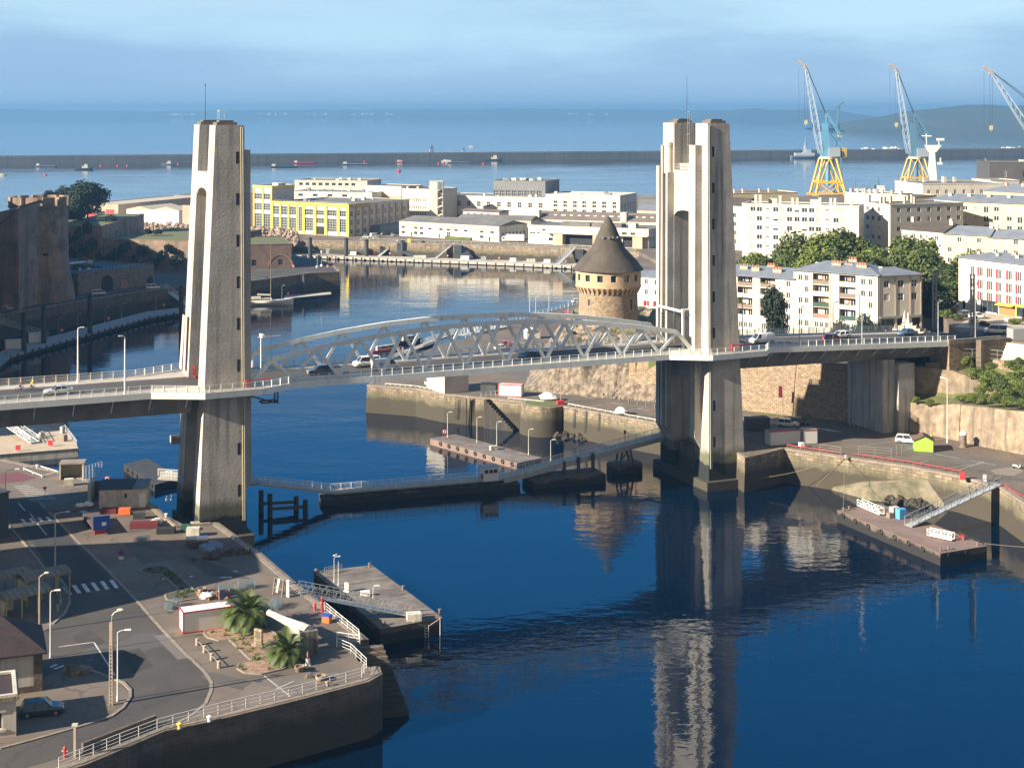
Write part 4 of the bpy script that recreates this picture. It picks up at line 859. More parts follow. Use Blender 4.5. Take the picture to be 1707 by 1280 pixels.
for k in range(10): mb = MB(); u = .4+k*(Wy-4)/8.5; mb.box(Lf+.02, Lf+.4, u-.45, u+.45, 0, 15.2); part(t, 'side_pilaster', mb, ochre_p)
mb = MB(); mb.box(Lf+.41, Lf+.5, -.4, Wy*.32, 14.6, 16.5); part(t, 'side_cornice', mb, ochre_p)
mb = MB(); mb.box(Lf+.4, Lf+6, Wy*.35, Wy, 0, 4.6); part(t, 'lean_to', mb, zinc)
kit(t, Lf, Wy, 16.2, 7, 5)
mb = MB(); mb.bar((1, .6, 17), (Lf-1, .6, 17), .1)
for i in range(24): mb.bar((1+i*2.3, .6, 16), (1+i*2.3, .6, 17), .1)
part(t, 'roof_rail', mb, steel_g)
t, Lf = bld('workshop_annex', 'white flat roofed annex behind the yellow workshop', pxb(485, 838), pxb(620, 822), 22, FZ, 19.0, render_w, front=row([6+9*i for i in range(4)], [17.2], 3, 1.4, 'g'))
kit(t, Lf, 20, 19, 8, 15)
t, Lf = bld('workshop_annex', 'grey roofed long annex on the skyline behind the yellow workshop', pxb(491, 872), pxb(612, 862), 26, FZ, 23.6, render_g, front=row([4+4*i for i in range(9)], [21.6], 2.4, 1.6, 'g')); kit(t, Lf, 24, 23.6, 9, 25)
# white barracks with ranks of small windows, and its stair tower
q0 = pxb(608, 842); q1 = pxb(669, 828)
t, Lf = bld('naval_barracks', 'plain white upper wing with an orange stripe behind the workshop', q0, q1, 20, FZ, 22.0, render_w, roof=('flat', 0, felt, .3)); mb = MB(); mb.box(4, Lf, -.1, -.02, 15.5, 16.6); part(t, 'coloured_band', mb, mat('orange_band', (.62,.27,.12), .7))
q0 = pxb(668, 829); q1 = pxb(718, 817); Lb = (q1-q0).length
t, Lf = bld('naval_barracks', 'tall white barracks with three ranks of narrow dark windows', q0, q1, 24, FZ, 21.0, render_w, front=row([.9+1.28*i for i in range(int((Lb-2.5)/1.28))], [15.2, 11.2, 7.5], .62, 1.9, 'd'), roof=('flat', 0, felt, .3)); kit(t, Lf, 22, 21, 5, 31)
st = thing('stair_tower', 'white stair tower with an open spiral of concrete flights', 'tower', (*pxb(716, 814), FZ), -.15)
mb = MB(); mb.box(0, 4.4, 0, 3, 0, 25.6); part(st, 'wall', mb, render_w)
for k in range(9):
    z = 2+2.3*k; mb = MB()
    mb.loft([[(4.4, .1, z), (4.4, 1.2, z), (4.4, 1.2, z+.9), (4.4, .1, z+.9)], [(7.2, .1, z+1.1), (7.2, 1.2, z+1.1), (7.2, 1.2, z+2.0), (7.2, .1, z+2.0)]]) if k % 2 == 0 else mb.loft([[(4.4, 1.5, z+1.1), (4.4, 2.6, z+1.1), (4.4, 2.6, z+2.0), (4.4, 1.5, z+2.0)], [(7.2, 1.5, z), (7.2, 2.6, z), (7.2, 2.6, z+.9), (7.2, 1.5, z+.9)]]); part(st, 'stair_flight', mb, render_w)
mb = MB(); mb.box(7.2, 7.4, 0, 3, 0, 25.4); mb.box(4.4, 7.4, 2.8, 3.1, 0, 21); part(st, 'rear_wall', mb, render_g)
mb = MB(); mb.box(4.4, 7.2, 0, 3, 21.2, 25.4); part(st, 'glazed_head', mb, glass2); mb = MB(); mb.box(-.2, 7.6, -.2, 3.2, 25.61, 26); part(st, 'cap', mb, render_g)
# long white store
v0_ = pxb(733, 842); v1_ = pxb(909, 816); Lv = (v1_-v0_).length; op = []
for i, px in enumerate([746, 766, 782.5, 799.5, 816, 833, 850, 867, 884.5, 901.7]):
    u = (px-733)/176*Lv; op.append((u-1.1, u+1.1, 11.0, 13.8, 'q'))
    if i < 2: op.append((u-1.1, u+1.1, 3.5, 6.2, 'm'))
t, Lf = bld('naval_store', 'long white store with a single rank of four paned windows', v0_, v1_, 26, FZ, 16.6, render_w, front=op, roof=('flat', 0, felt, .3)); kit(t, Lf, 24, 16.6, 9, 41)
v2_ = pxb(1033.5, 800); Lv2 = (v2_-v1_).length; op = []
for px in (926, 942, 958.4, 974, 990.8, 1007, 1023.6):
    u = (px-909)/124.5*Lv2; op += [(u-1.1, u+1.1, z-.75, z+.75, 'w') for z in (14.6, 12.7, 10.0)]
t, Lf = bld('naval_store', 'taller white store with three small windows in each bay and a shaded end', v1_+Vector((.1, -.3)), v2_, 30, FZ, 18.6, render_w, front=op, right=row([4+5*i for i in range(6)], [11.6], 2.2, 5.4, 'm'), roof=('flat', 0, mat('pale_roof', (.62,.60,.56), .9), .3)); kit(t, Lf, 26, 18.6, 6, 51)
for k in range(14): mb = MB(); x = 1+k*(Lf-2)/13; mb.box(x-.06, x+.06, -.08, -.02, 0, 18); part(t, 'joint_strip', mb, render_g)
dk = mat('grey_cladding', (.19,.20,.21), .7, (.165,.17,.18), .3)
t, Lf = bld('rooftop_workshop', 'dark grey rooftop hall above the white store with a strip of tall windows', pxb(822.5, 838), pxb(909, 828), 26, FZ, 25.0, dk, front=row([1.6+3.62*i for i in range(8)], [17.6], 2.9, 4.4, 'm'), roof=('flat', 0, felt, .3)); kit(t, Lf, 24, 25, 16, 61)
# low white shops nearest the basin
l0 = Vector(g(665.6, 393, FZ)); l1 = Vector(g(832, 403.5, FZ)); Ll = (l1-l0).length; lu = lambda px: (px-665.6)/166.4*Ll
op = []
for i, x in enumerate([95, 258, 332, 440, 580, 675, 770, 890, 1085, 1210]):
    u = lu(660+x/7.527); op.append((u-1.1, u+1.1, 4.0, 5.0, 'g'))
    if i in (0, 1, 2, 8): op.append((u-1.1, u+1.1, 1.3, 2.6, 'g'))
    if i == 5: op.append((u-1.1, u+1.1, 1.0, 3.4, 'm'))
for x in (205, 558, 1180): u = lu(660+x/7.527); op.append((u-.45, u+.45, .05, 2.2, 'd'))
u = lu(660+430/7.527); op.append((u-.9, u+.9, .05, 2.5, 's')); u = lu(660+980/7.527); op.append((u-1.3, u+1.3, .05, 3.0, 's'))
t, Lf = bld('quayside_workshop', 'long low white workshop with a faded cornice along the basin', l0, l1, 24, FZ, 7.6, white_d, front=op, right=row([3+3*i for i in range(7)], [3], 1.6, 2.5, 'g'), roof=('gab', 2.2, felt, .1))
mb = MB(); mb.box(-.1, Lf+.1, -.25, -.02, 5.9, 6.2); part(t, 'cornice', mb, render_b)
mb = MB(); mb.box(lu(660+640/7.527), lu(660+960/7.527), -.7, -.1, 0, 1.3); part(t, 'planting_bed', mb, leaf_m)
t, Lf = bld('canteen_block', 'small white block with an overhanging flat roof above the low workshop', pxb(772, 795), pxb(832, 782), 9, FZ, 11.4, render_w, front=row([3.5, 7.5, 12, 16.2], [9.3], 1.6, 2.0, 'q'), roof=('gab', .8, brown_roof, .9))
t, Lf = bld('storage_shed', 'long shed with a saw of pale rooflights just behind the low workshop', pxb(762, 772), pxb(885, 757), 14, FZ, 8.6, render_g, roof=('gab', 2.0, felt, .2))
t, Lf = bld('storage_shed', 'long brown roofed shed with pale skylights below the white stores', pxb(886, 772), pxb(1112, 745), 18, FZ, 8.6, white_d, roof=('gab', 3.6, brown_roof, .3))
for k in range(16): mb = MB(); x = 3+k*4.3; z = 8.6+3.6*.5; mb.cbox((x, 4.4, z+.05), (1.6 if k % 3 else 2.4, 1.0, .12), M=Matrix.Rotation(.38, 4, 'X')); part(t, 'skylight', mb, white_p)
for x in (1.2, 48): mb = MB(); mb.box(x, x+3.2, -.5, 3, 8, 13); part(t, 'roof_hut', mb, render_g)
# dock building
k0 = Vector(g(880.5, 406, FZ)); k1 = Vector(g(1081, 414.5, FZ)); Lk = (k1-k0).length; ku = lambda x: x/6.828/200.5*Lk
op = [(ku(430), ku(765), .05, 5.0, 'n'), (ku(1085), ku(1210), .05, 5.0, 'n'), (ku(240), ku(290), 1.8, 3.2, 'g'), (ku(1075), ku(1130), 6.0, 7.1, 'g'), (ku(1170), ku(1225), 6.0, 7.1, 'g'), (ku(20), ku(85), 5.0, 5.6, 'g'), (ku(105), ku(135), 5.0, 5.6, 'g'), (ku(165), ku(205), 6.4, 7.2, 'g')]
t, Lf = bld('dock_warehouse', 'white dock warehouse with dark loading bays and tan doors behind the round tower', k0, k1, 26, FZ, 8.8, render_w, front=op, right=row([3+4*i for i in range(6)], [4], 1.5, 2.2, 'g'), roof=('flat', 0, felt, .3), dep=.6)
mb = MB(); mb.box(ku(230), Lf+.6, -3.0, -.02, 5.5, 5.9); part(t, 'loading_canopy', mb, render_g)
for a, b in ((320, 425), (770, 900), (1215, 1322)): mb = MB(); mb.box(ku(a), ku(b), -2.6, -.05, 0, 5.45); part(t, 'tan_partition', mb, mat('tan_boarding', (.55,.40,.25), .8))
mb = MB(); mb.box(ku(1130), ku(1210), 2, 6, 8.7, 11.2); part(t, 'roof_hut', mb, white_d)
for a, b in ((300, 640), (660, 1000)): mb = MB(); mb.box(ku(a), ku(b), 8, 14, 8.65, 10.2); part(t, 'rooflight_ridge', mb, felt)
t, Lf = bld('storage_shed', 'low pale shed at the water end of the naval yard beside the pylon', pxb(1062, 860), pxb(1130, 850), 14, FZ, 7, render_y, roof=('gab', 3, zinc, .2))
t, Lf = bld('storage_shed', 'grey shed near the yard gate on the skyline beside the pylon', pxb(1064, 960), pxb(1140, 955), 14, FZ, 8, dk, roof=('gab', 2, felt, .2))
# warehouses on the mole
m1 = Vector(g(197,370,FZ))
t, Lf = bld('long_hangar', 'long hangar with a sunlit pale roof, a shaded side and red doors', m1, m1+Vector((33, 86)), 24, FZ, 9.8, render_b, left=[(3, 8, .1, 6.6, 's'), (9, 15, .1, 6, 'n'), (16, 20, .1, 6.6, 's')], roof=('flat', 0, mat('pale_hangar_roof', (.52,.44,.34), .9, (.44,.38,.31), .1), .3))
mb = MB(); mb.box(-.3, -.02, 3, 8.4, 0, 7); mb.box(-.3, -.02, 15.5, 21, 0, 7); part(t, 'red_door_frame', mb, red_p)
m2 = Vector(g(211, 373, FZ)); m3 = Vector(g(298, 376, FZ))
t, Lf = bld('white_shed', 'white double gabled shed in front of the long hangar', m2, m2+(m3-m2)*.5, 30, FZ, 8.2, white_p, roof=('gabx', 1.9, mat('pale_hangar_roof',(0,0,0)), .1))
mb = MB(); mb.box(9.4, 10.1, -.06, -.01, 5.4, 6.6); part(t, 'blue_panel', mb, blue_p); mb = MB(); mb.box(11.2, 11.9, -.06, -.01, 5.4, 6.6); part(t, 'brown_panel', mb, render_b)
t, Lf = bld('white_shed', 'second gable of the white shed beside the tan block', m2+(m3-m2)*.5, m3, 30, FZ, 8.2, white_p, roof=('gabx', 1.9, MATS['pale_hangar_roof'], .1))
t, Lf = bld('tan_block', 'tan stone block rising behind the pylon edge by the white shed', pxb(304, 815), pxb(330, 812), 12, FZ, 12.5, render_b)

# -- castle and its waterside
def round_keep(label, c, r, ztop, merl, m=stone_castle):
    t = thing('castle_tower', label, 'castle tower', (*c, FZ)); h = ztop-FZ
    mb = MB(); mb.lathe([(r*1.28, -5), (r*1.2, 3), (r*1.06, 10), (r, 15), (r, h-3.6)], 30, cap=True); part(t, 'wall', mb, m, smooth=True)
    mb = MB(); mb.lathe([(r+.5, h-3.6), (r+.5, h-2.9)], 30); part(t, 'string_course', mb, m)
    for k in range(merl):
        a0 = 2*pi*k/merl; a1 = a0+2*pi/merl*.72; mb = MB(); n = 5
        ro, ri = r+.35, r-1.2; rg = [[(ro*cos(a), ro*sin(a), h-2.9), (ri*cos(a), ri*sin(a), h-2.9), (ri*cos(a), ri*sin(a), h), (ro*cos(a), ro*sin(a), h)] for a in [a0+(a1-a0)*i/n for i in range(n+1)]]
        mb.loft(rg); part(t, 'merlon', mb, m)
    return t
kt = round_keep('massive weathered round castle tower with broad merlons', (-160.5, 509), 9.6, 43.0, 11)
for a, z in ((-1.05, 16), (-1.45, 14)): mb = MB(Matrix.Rotation(a, 4, 'Z')); mb.box(9.2, 10.0, -.8, .8, z-.4, z+.5); part(kt, 'gun_slit', mb, dark)
k2 = thing('castle_turret', 'lower castle mass at the picture edge with a roof sloping away from the round tower', 'castle tower', (-166, 488, FZ))
mb = MB(); mb.prism([(-26,-3), (7.6,-6.5), (8.6,12), (-26,14)], -5, lambda x, y: 33.0-(8-x)*.86 if x > -1 else 25.3); part(k2, 'wall', mb, stone_castle)
mb = MB(); mb.prism([(-1,-5.9), (8.0,-6.9), (9.0,12), (-1,14)], lambda x, y: 33.02-(8-x)*.86, lambda x, y: 33.5-(8-x)*.86); part(k2, 'turret_roof', mb, slate)
cw = thing('castle_shade_wall', 'long castle rampart running back from the towers along the river', 'wall', (0,0,0))  # rampart out of view, its line and height set to cast the shade
mb = MB(); mb.prism([(-140, 318), (-122, 318), (-172, 478), (-202, 566), (-226, 640), (-246, 640), (-222, 560), (-192, 470)], 2, 47); part(cw, 'rampart', mb, stone_castle)
a0 = Vector(g(130, 491, FZ)); a1 = Vector(g(257, 474.5, FZ)); La = (a1-a0).length; au = lambda x: (x/3.97-130)/127*La
def arch_op(mb, T, u0, u1, zs, n=8):
    r = (u1-u0)/2; return [(T(u0+r-r*cos(pi*i/n)), zs+r*sin(pi*i/n)) for i in range(n+1)]
t, Lf = bld('gatehouse', 'low stone gatehouse with arched doorways below the castle', a0, a1, 60, FZ, 7.1, mat('dark_ashlar', (.27,.22,.18), .93, (.18,.15,.125), .5, 7, brick=((.6,.55,.5), 1.0, .45, .04, .5)), roof=('flat', 0, mat('dark_felt', (.06,.065,.075), .85, (.045,.05,.055), .2), .3))
for a, b, zs, m in ((665, 740, 2.9, dark), (795, 842, 1.6, terra), (968, 1012, 1.6, dark)):
    u0, u1 = au(a), au(b); r = (u1-u0)/2; mb = MB(); pts = [(u0, 0), (u1, 0)]+[(u0+r+r*cos(pi*i/10), zs+r*sin(pi*i/10)) for i in range(11)]
    mb.face(*[(x, -.03, z) for x, z in pts]); part(t, 'arched_door', mb, m)
    mb = MB(); rr = r+.5
    for i in range(10):
        A, B_ = pi*i/10, pi*(i+1)/10; mb.loft([[(u0+r+q*cos(x), y, zs+q*sin(x)) for q, y in ((r, -.16), (rr, -.16), (rr, -.0), (r, -.0))] for x in (A, B_)])
    part(t, 'arch_ring', mb, stone_q)
for k in range(22): mb = MB(); x = .5+k*(Lf-1)/21; mb.bar((x, .3, 7.1), (x, .3, 8.2), .08); mb.bar((x, .3, 8.15), (min(x+Lf/21, Lf-.2), .3, 8.15), .07); mb.bar((x, 59, 7.1), (x, 59, 8.2), .08); mb.bar((x,59,8.15),(min(x+Lf/21, Lf-.2),59,8.15),.07); part(t, 'roof_railing', mb, steel_g)
mb = MB(); mb.box(4, Lf-6, 30, 31.2, 6.95, 7.5); part(t, 'rooflight', mb, white_p)
mb = MB(); mb.box(2, Lf*.6, 12, 26, 6.95, 7.3); part(t, 'solar_array', mb, glass); kit(t, Lf, 50, 7.1, 8, 71)
t, Lf = bld('castle_terrace', 'dark terraced rampart carrying the trees behind the gatehouse', pxb(92, 612), pxb(170, 612), 70, FZ, 17.0, stone_castle, roof=('flat', 0, grass_m, .3))
t, Lf = bld('castle_terrace', 'lower overgrown rampart stepping down behind the pylon', pxb(170.5, 614), pxb(320, 602), 62, FZ, 11.5, stone_castle, front=[(22, 24.2, 2, 4.5, 'n')], roof=('flat', 0, grass_m, .3))
t, Lf = bld('shore_battery', 'brick shore battery with a gun port arch at the end of the castle quay', pxb(320.5, 602), pxb(486, 612), 40, FZ, 9.6, mat('battery_brick', (.26,.165,.12), .93, (.17,.115,.09), .4, 7, brick=((.6,.55,.5), .8, .35, .04, .5)), front=[(34.2, 36.2, 1.2, 3.6, 'g'), (23.5, 25.5, 1.2, 3.6, 'n')], roof=('flat', 0, grass_m, .3))
mb = MB()
for i in range(12):
    A, B_ = pi*i/12, pi*(i+1)/12; mb.loft([[(35.2+q*cos(x), y, .3+q*sin(x)*1.05) for q, y in ((4.6, -.14), (5.3, -.14), (5.3, 0), (4.6, 0))] for x in (A, B_)])
part(t, 'relieving_arch', mb, stone_castle)
# -- houses by the near road, and an unseen block added to shade the quay
hw = mat('house_render', (.62,.58,.52), .88, (.50,.47,.42), .4, 6, streak=((.28,.25,.22), .9, .52, .72, .6))
hp1 = Vector(g(70, 1151)); hp0 = hp1-Vector((15, 5.7)); Lh = (hp1-hp0).length
t, Lf = bld('stone_house', 'white rendered house with a dark hipped roof and stone quoins', hp0, hp1, 8.5, QZ, 4.4, hw, front=[(8.6, 10.0, .9, 3.4, 'q')], right=[(5.8, 6.8, .1, 2.3, 'd')], roof=('hip', 3.3, tile_dk, .55), chim=[(9.4, 5.4, 1.0, 1.0, 3.4, 0)])
mb = MB(); mb.box(Lf-.9, Lf+.04, -.05, 0, 0, 4.3); mb.box(Lf+.01, Lf+.05, 0, .8, 0, 4.3); part(t, 'quoins', mb, stone_dk)
mb = MB(); mb.box(8.2, 8.55, -.06, 0, .6, 3.6); mb.box(10.05, 10.4, -.06, 0, .6, 3.6); mb.box(8.2, 10.4, -.07, -.0, 3.45, 4.0); part(t, 'window_surround', mb, stone_dk)
mb = MB(); mb.box(0, Lf, -.04, 0, -.2, .7); part(t, 'plinth', mb, stone_dk)
lp1 = Vector(g(27, 1226)); lp0 = lp1-Vector((12, 4.4))
t, Lf = bld('lodge', 'grey white lodge with a heavy cornice at the picture corner', lp0, lp1, 7, QZ, 4.2, hw, front=[(9.6, 11.4, .9, 2.6, 'w'), (6.6, 8.4, .9, 2.6, 'w')], roof=('flat', 0, tile_dk, .3))
mb = MB(); mb.box(-.3, Lf+.3, -.3, -.02, 3.8, 4.25); mb.box(Lf+.02, Lf+.3, 0, 7, 3.8, 4.25); part(t, 'cornice', mb, stone_q)
mb = MB(); mb.box(9.2, 11.8, -.08, 0, 2.65, 3.0); mb.box(9.2, 11.8, -.1, 0, .6, .85); part(t, 'window_surround', mb, hw)
t = thing('shade_block', 'tall stone city block standing beside the approach span, mostly out of view', 'building')
mb = MB(); mb.prism([(-98.8,172), (-74,194), (-78,212), (-112,206), (-150,186), (-150,150)], 3, 26.5); part(t, 'wall', mb, render_b)
# ------------------------------------------------------------------ slopes, steps, walls at the right of the twin pylon
LWp = [g(1518,721), g(1560,726), g(1592,733), g(1640,744), g(1707,757), g(1830,780)]; LWz = [12.6, 12.6, 13.6, 14.1, 14.6, 15]
wall_strip('retaining_wall', 'stained lower retaining wall with a mossy ledge beyond the lime green cabin', LWp, 4, lambda i: LWz[i], mat('stained_wall', (.36,.285,.205), .93, (.18,.14,.10), .6, 10, (.35,.65), .7, 2, streak=((.13,.10,.08), .7, .52, .68, .8), blotch=((.24,.18,.13), .35, .58)), th=1.5, cat='wall', batter=.06)
UWp = [(79.5,312.6), (84.2,310.6), (90.5,308.2), (95.5,305.8), (99.5,302)]; UWz = [19.2, 19.0, 18.6, 17.0, 14.6]
wall_strip('retaining_wall', 'upper sunlit wall with a sloping top and hanging greenery', UWp, 11, lambda i: UWz[i], MATS['stained_wall'], th=1.5, cat='wall', batter=.05)
lo_ = [(*p, z-.05) for p, z in zip(LWp, LWz)]; mid = [(82,310.9,13), (90.2,307.7,13.2), (95.2,305.1,13.4), (99.3,301.6,13.9), (108,293,15.6), (128,273,17)]; mid2 = [(84.9,312.6,18.9), (91.2,309.9,18.5), (96.2,306.9,16.9), (100,303,14.9), (108.5,294,16.4), (129,274,17.6)]; up_ = [(85.5,314,19.0), (92.3,313,19.3), (97.3,312.5,19.9), (103,307.8,20.1), (110,301,20.6), (135,283,22)]
mb = MB()
def slope_rows(A, B_, n):
    return [[Vector(a)+(Vector(b)-Vector(a))*k/n for a, b in zip(A, B_)] for k in range(n+1)]
rows_ = slope_rows(lo_, mid, 5)+slope_rows(mid2, up_, 5); R = []
for r_ in rows_:
    rr = []
    for a, b in zip(r_, r_[1:]):
        for k in range(8): p = a+(b-a)*k/8; p.z += noise.fractal(p*.3, 1, 2, 4)*.35; rr.append(mb.P(p))
    R.append(rr)
for A, B_ in zip(R, R[1:]):
    for k in range(len(A)-1): mb.idx([A[k], A[k+1], B_[k+1], B_[k]])
struct('slope_terrain', mb, grass_m)
stp = thing('plaza_steps', 'broad pale plaza steps dropping beside the bridge abutment', 'steps')
A0, B0, A1, B1 = Vector((98.6,312.6)), Vector((108.5,301.0)), Vector((102.6,311.0)), Vector((113,299))
for k in range(7):
    mb = MB(); p0 = A0+(A1-A0)*k/7; q0 = B0+(B1-B0)*k/7; p1 = A0+(A1-A0)*1.05; q1 = B0+(B1-B0)*1.05
    mb.prism([tuple(p0), tuple(q0), tuple(q1), tuple(p1)], 18.5+.001*k, 20.3+.62*k); part(stp, 'step', mb, mat('pale_granite', (.62,.56,.47), .9, (.54,.48,.40), .8))
mb = MB(); mb.prism([(95.6,309.0), (96.4,308.2), (103.6,311.2), (103,312)], 14, 24.9); solo('abutment_wing_wall', 'dark shaded wing wall between the abutment and the pale steps', 'wall', mb, stone_dk)
wall_strip('garden_wall', 'low tan wall at the top of the green slope under the wire fence', [(86,311.6), (92,311), (97.5,310.8), (103.4,305.8), (111,298.5), (135,281)], 16.5, lambda i: [19.6,20.2,20.6,20.9,21.4,22.6][i], stone_wall, th=.6, cat='wall')
st2 = thing('plaza_steps', 'small pale flight of steps with a curved wall by the white apartment block', 'steps')
for k in range(6): mb = MB(); mb.box(0, 9-.9*k, .7*k, 8, -1+.001*k, .55*(k+1)); part(st2, 'step', mb, MATS['pale_granite'])
mb = MB(); mb.loft([[(-1.0, -.6, -1), (-.2, -.6, -1), (-.2, -.6, .8), (-1.0, -.6, .8)], [(-.6, 5, -1), (.2, 5, -1), (.2, 5, 4.6), (-.6, 5, 4.6)]]); part(st2, 'flank_wall', mb, MATS['pale_granite'])
st2.location = (*g(1478, 560, 20.6), 20.6); st2.rotation_euler = (0, 0, -.35)
ov = [g(1600,566,PZ), g(1640,563,PZ), g(1790,570,PZ), g(1790,545,PZ), g(1707,548,PZ), g(1610,553,PZ), g(1560,557,PZ)]
mb = MB(); mb.face(*[(*p, PZ+.006) for p in ov]); struct('upper_road', mb, asphalt_dk)
mb = MB(); mb.face(*[(*g(px, py, PZ), PZ+.006) for px, py in ((1590,545), (1640,549), (1790,541), (1790,525), (1707,528), (1640,520))]); struct('plaza_pavement', mb, mat('plaza_paving', (.46,.40,.33), .9, (.38,.33,.27), .5))

# ------------------------------------------------------------------ roads and markings on the quays
def sheet(name, pts, z, m, zq=None): mb = MB(); mb.face(*[(*g(px, py, zq or QZ), z) for px, py in pts]); return struct(name, mb, m)
near_road = [(-60,836), (20,830), (66,838), (96,868), (119,892), (148,920), (180,951), (227,1000), (272,1051), (310,1090), (340,1118), (352,1136), (352,1150), (343,1172), (322,1190), (298,1203), (200,1232), (60,1275), (-40,1300), (-120,1290), (-60,1262), (60,1232), (127,1213), (160,1203), (186,1194), (205,1180), (217,1162), (217,1150), (206,1138), (180,1128), (150,1119), (110,1114), (84,1122), (60,1140), (60,1060), (84,1044), (108,1023), (116,1006), (115,985), (102,968), (76,950), (46,912), (14,876), (-60,860)]
sheet('near_road', near_road, QZ+.008, asphalt)
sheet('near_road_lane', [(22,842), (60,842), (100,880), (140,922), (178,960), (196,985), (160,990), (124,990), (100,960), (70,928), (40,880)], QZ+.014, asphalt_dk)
def kerb(name, pts, w_=.3, h=.13, m=coping_m, zq=QZ):
    P = [Vector((*g(px, py, zq), zq)) for px, py in pts]; mb = MB(); rg = []
    for i, p in enumerate(P):
        d = (P[min(i+1, len(P)-1)]-P[max(i-1, 0)]).normalized(); o = Vector((-d.y, d.x, 0))*w_/2; rg.append([p-o, p+o, p+o+Vector((0,0,h)), p-o+Vector((0,0,h))])
    mb.loft(rg); return struct(name, mb, m)
kerb('road_kerb', [(66,838), (96,868), (119,892), (148,920), (180,951), (227,1000), (272,1051), (310,1090), (340,1118), (352,1136), (352,1150), (343,1172), (322,1190), (298,1203)], .4, .05)
kerb('road_kerb', [(14,876), (46,912), (76,950), (102,968), (115,985), (116,1006), (108,1023), (88,1040)], .35)
kerb('road_kerb', [(150,1117), (180,1128), (206,1138), (217,1150), (217,1162), (205,1180), (186,1194), (160,1203), (127,1213), (60,1232), (0,1248)], .35)
def stripes(name, segs, w_, zq=QZ, up=.022):
    """painted bars, each from a to b (photo points on the ground)"""
    mb = MB()
    for a, b in segs:
        p = Vector(g(*a, zq)); q = Vector(g(*b, zq)); d = (q-p).normalized(); o = Vector((-d.y, d.x))*w_/2
        mb.face(*[(*c, zq+up) for c in (p-o, q-o, q+o, p+o)])
    return struct(name, mb, paint_w)
stripes('crosswalk_marking', [((107+15.6*i, 977-2.1*i), (117+15.6*i, 991-2.2*i)) for i in range(6)], .55)
stripes('crosswalk_marking', [((36+14*i, 865-1.2*i), (42+14*i, 871-1.2*i)) for i in range(4)], .5)
stripes('hatched_marking', [((24+3.2*i, 811+2.7*i), (24+3.2*i+min(44, 26+3*i), 809+2.7*i)) for i in range(9)], .25)
stripes('road_line_marking', [((30,838), (42,851)), ((50,856), (60,868)), ((62,872), (78,892)), ((157,1071), (192,1126)), ((98,1078), (157,1070))], .18)
stripes('crosswalk_marking', [((84,1112), (95,1107)), ((90,1115), (107,1109)), ((105,1117), (114,1113))], .4)
sheet('repair_patch', [(256,1059), (278,1057), (318,1096), (296,1099)], QZ+.013, mat('grey_patch', (.145,.130,.118), .93))
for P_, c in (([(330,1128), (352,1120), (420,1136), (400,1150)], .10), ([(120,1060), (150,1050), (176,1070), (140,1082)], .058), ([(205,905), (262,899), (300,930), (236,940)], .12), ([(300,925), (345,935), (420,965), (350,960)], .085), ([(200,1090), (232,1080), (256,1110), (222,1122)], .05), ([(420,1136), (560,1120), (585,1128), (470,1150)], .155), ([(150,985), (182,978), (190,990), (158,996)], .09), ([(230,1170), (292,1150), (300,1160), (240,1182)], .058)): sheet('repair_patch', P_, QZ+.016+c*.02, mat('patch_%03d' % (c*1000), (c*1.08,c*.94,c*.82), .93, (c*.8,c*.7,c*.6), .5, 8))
for px, py in ((233,1010), (190,963), (320,1100), (344,1160), (150,1100), (430,1135), (250,980)): mb = MB(); mb.cyl((0,0,.01), (0,0,.03), .42, .42, 14); solo('manhole_cover', 'round iron manhole cover set in the quay surface', 'manhole', mb, steel_d, (*g(px, py), QZ+.01), group='manhole covers on the quay')
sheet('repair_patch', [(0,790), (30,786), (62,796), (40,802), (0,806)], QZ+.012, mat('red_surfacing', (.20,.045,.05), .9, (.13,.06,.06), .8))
stripes('quay_line_marking', [((440,1126), (486,1162)), ((460,1148), (490,1135))], .12)
stripes('patch_marking', [((270,965), (282,964)), ((368,962), (386,962)), ((316,961), (322,960)), ((389,952), (396,952))], .5)
# lower road on the tower side
sheet('lower_road', [(690,592), (756,566), (900,600), (1000,628), (1107,662), (1237,688), (1330,700), (1500,737), (1707,775), (1830,795), (1830,815), (1700,797), (1560,765), (1400,735), (1237,705), (1107,683), (980,660), (860,630), (760,606), (690,604)], QZ+.008, mat('worn_road', (.145,.128,.113), .93, (.115,.102,.092), .15, 8, blotch=((.17,.15,.13), .1, .6)))
stripes('road_line_marking', [((925+i*46, 650+i*10.4), (945+i*46, 654.3+i*10.4)) for i in range(4)]+[((896,628), (1107,670)), ((1235,690), (1330,709)), ((1560,757), (1600,764)), ((1620,768), (1660,775)), ((700,598), (760,610)), ((760,580), (900,612))], .16)
stripes('crosswalk_marking', [((1238+9*i, 698+1.6*i), (1262+9*i, 697+1.6*i)) for i in range(6)], .45)
stripes('crosswalk_marking', [((1356+7*i, 713+1.5*i), (1384+7*i, 716+1.5*i)) for i in range(4)], .35)
stripes('parking_marking', [((1480,766), (1505,760)), ((1520,775), (1548,768)), ((1560,783), (1640,772)), ((1510,748), (1545,741)), ((1440,742), (1500,735)), ((1590,787), (1640,769)), ((950,683), (1016,672)), ((1030,687), (1090,676)), ((890,662), (925,654))], .1)
sheet('pale_patch', [(1650,783), (1690,778), (1707,785), (1690,793), (1660,791)], QZ+.012, mat('sandy_patch', (.27,.22,.175), .95, (.2,.17,.14), 1))
mb = MB(); mb.face(*[(*p, QZ+.006) for p in (g(900,646), g(1000,657), g(1107,680), g(1107,667), g(1000,643), g(900,632))]); struct('verge_ground', mb, grass_m)
mb = MB(); mb.face(*[(*p, QZ+.006) for p in (g(1237,686), g(1330,700), g(1395,709), g(1395,703), g(1330,691), g(1237,677))]); struct('verge_ground', mb, grass_m)
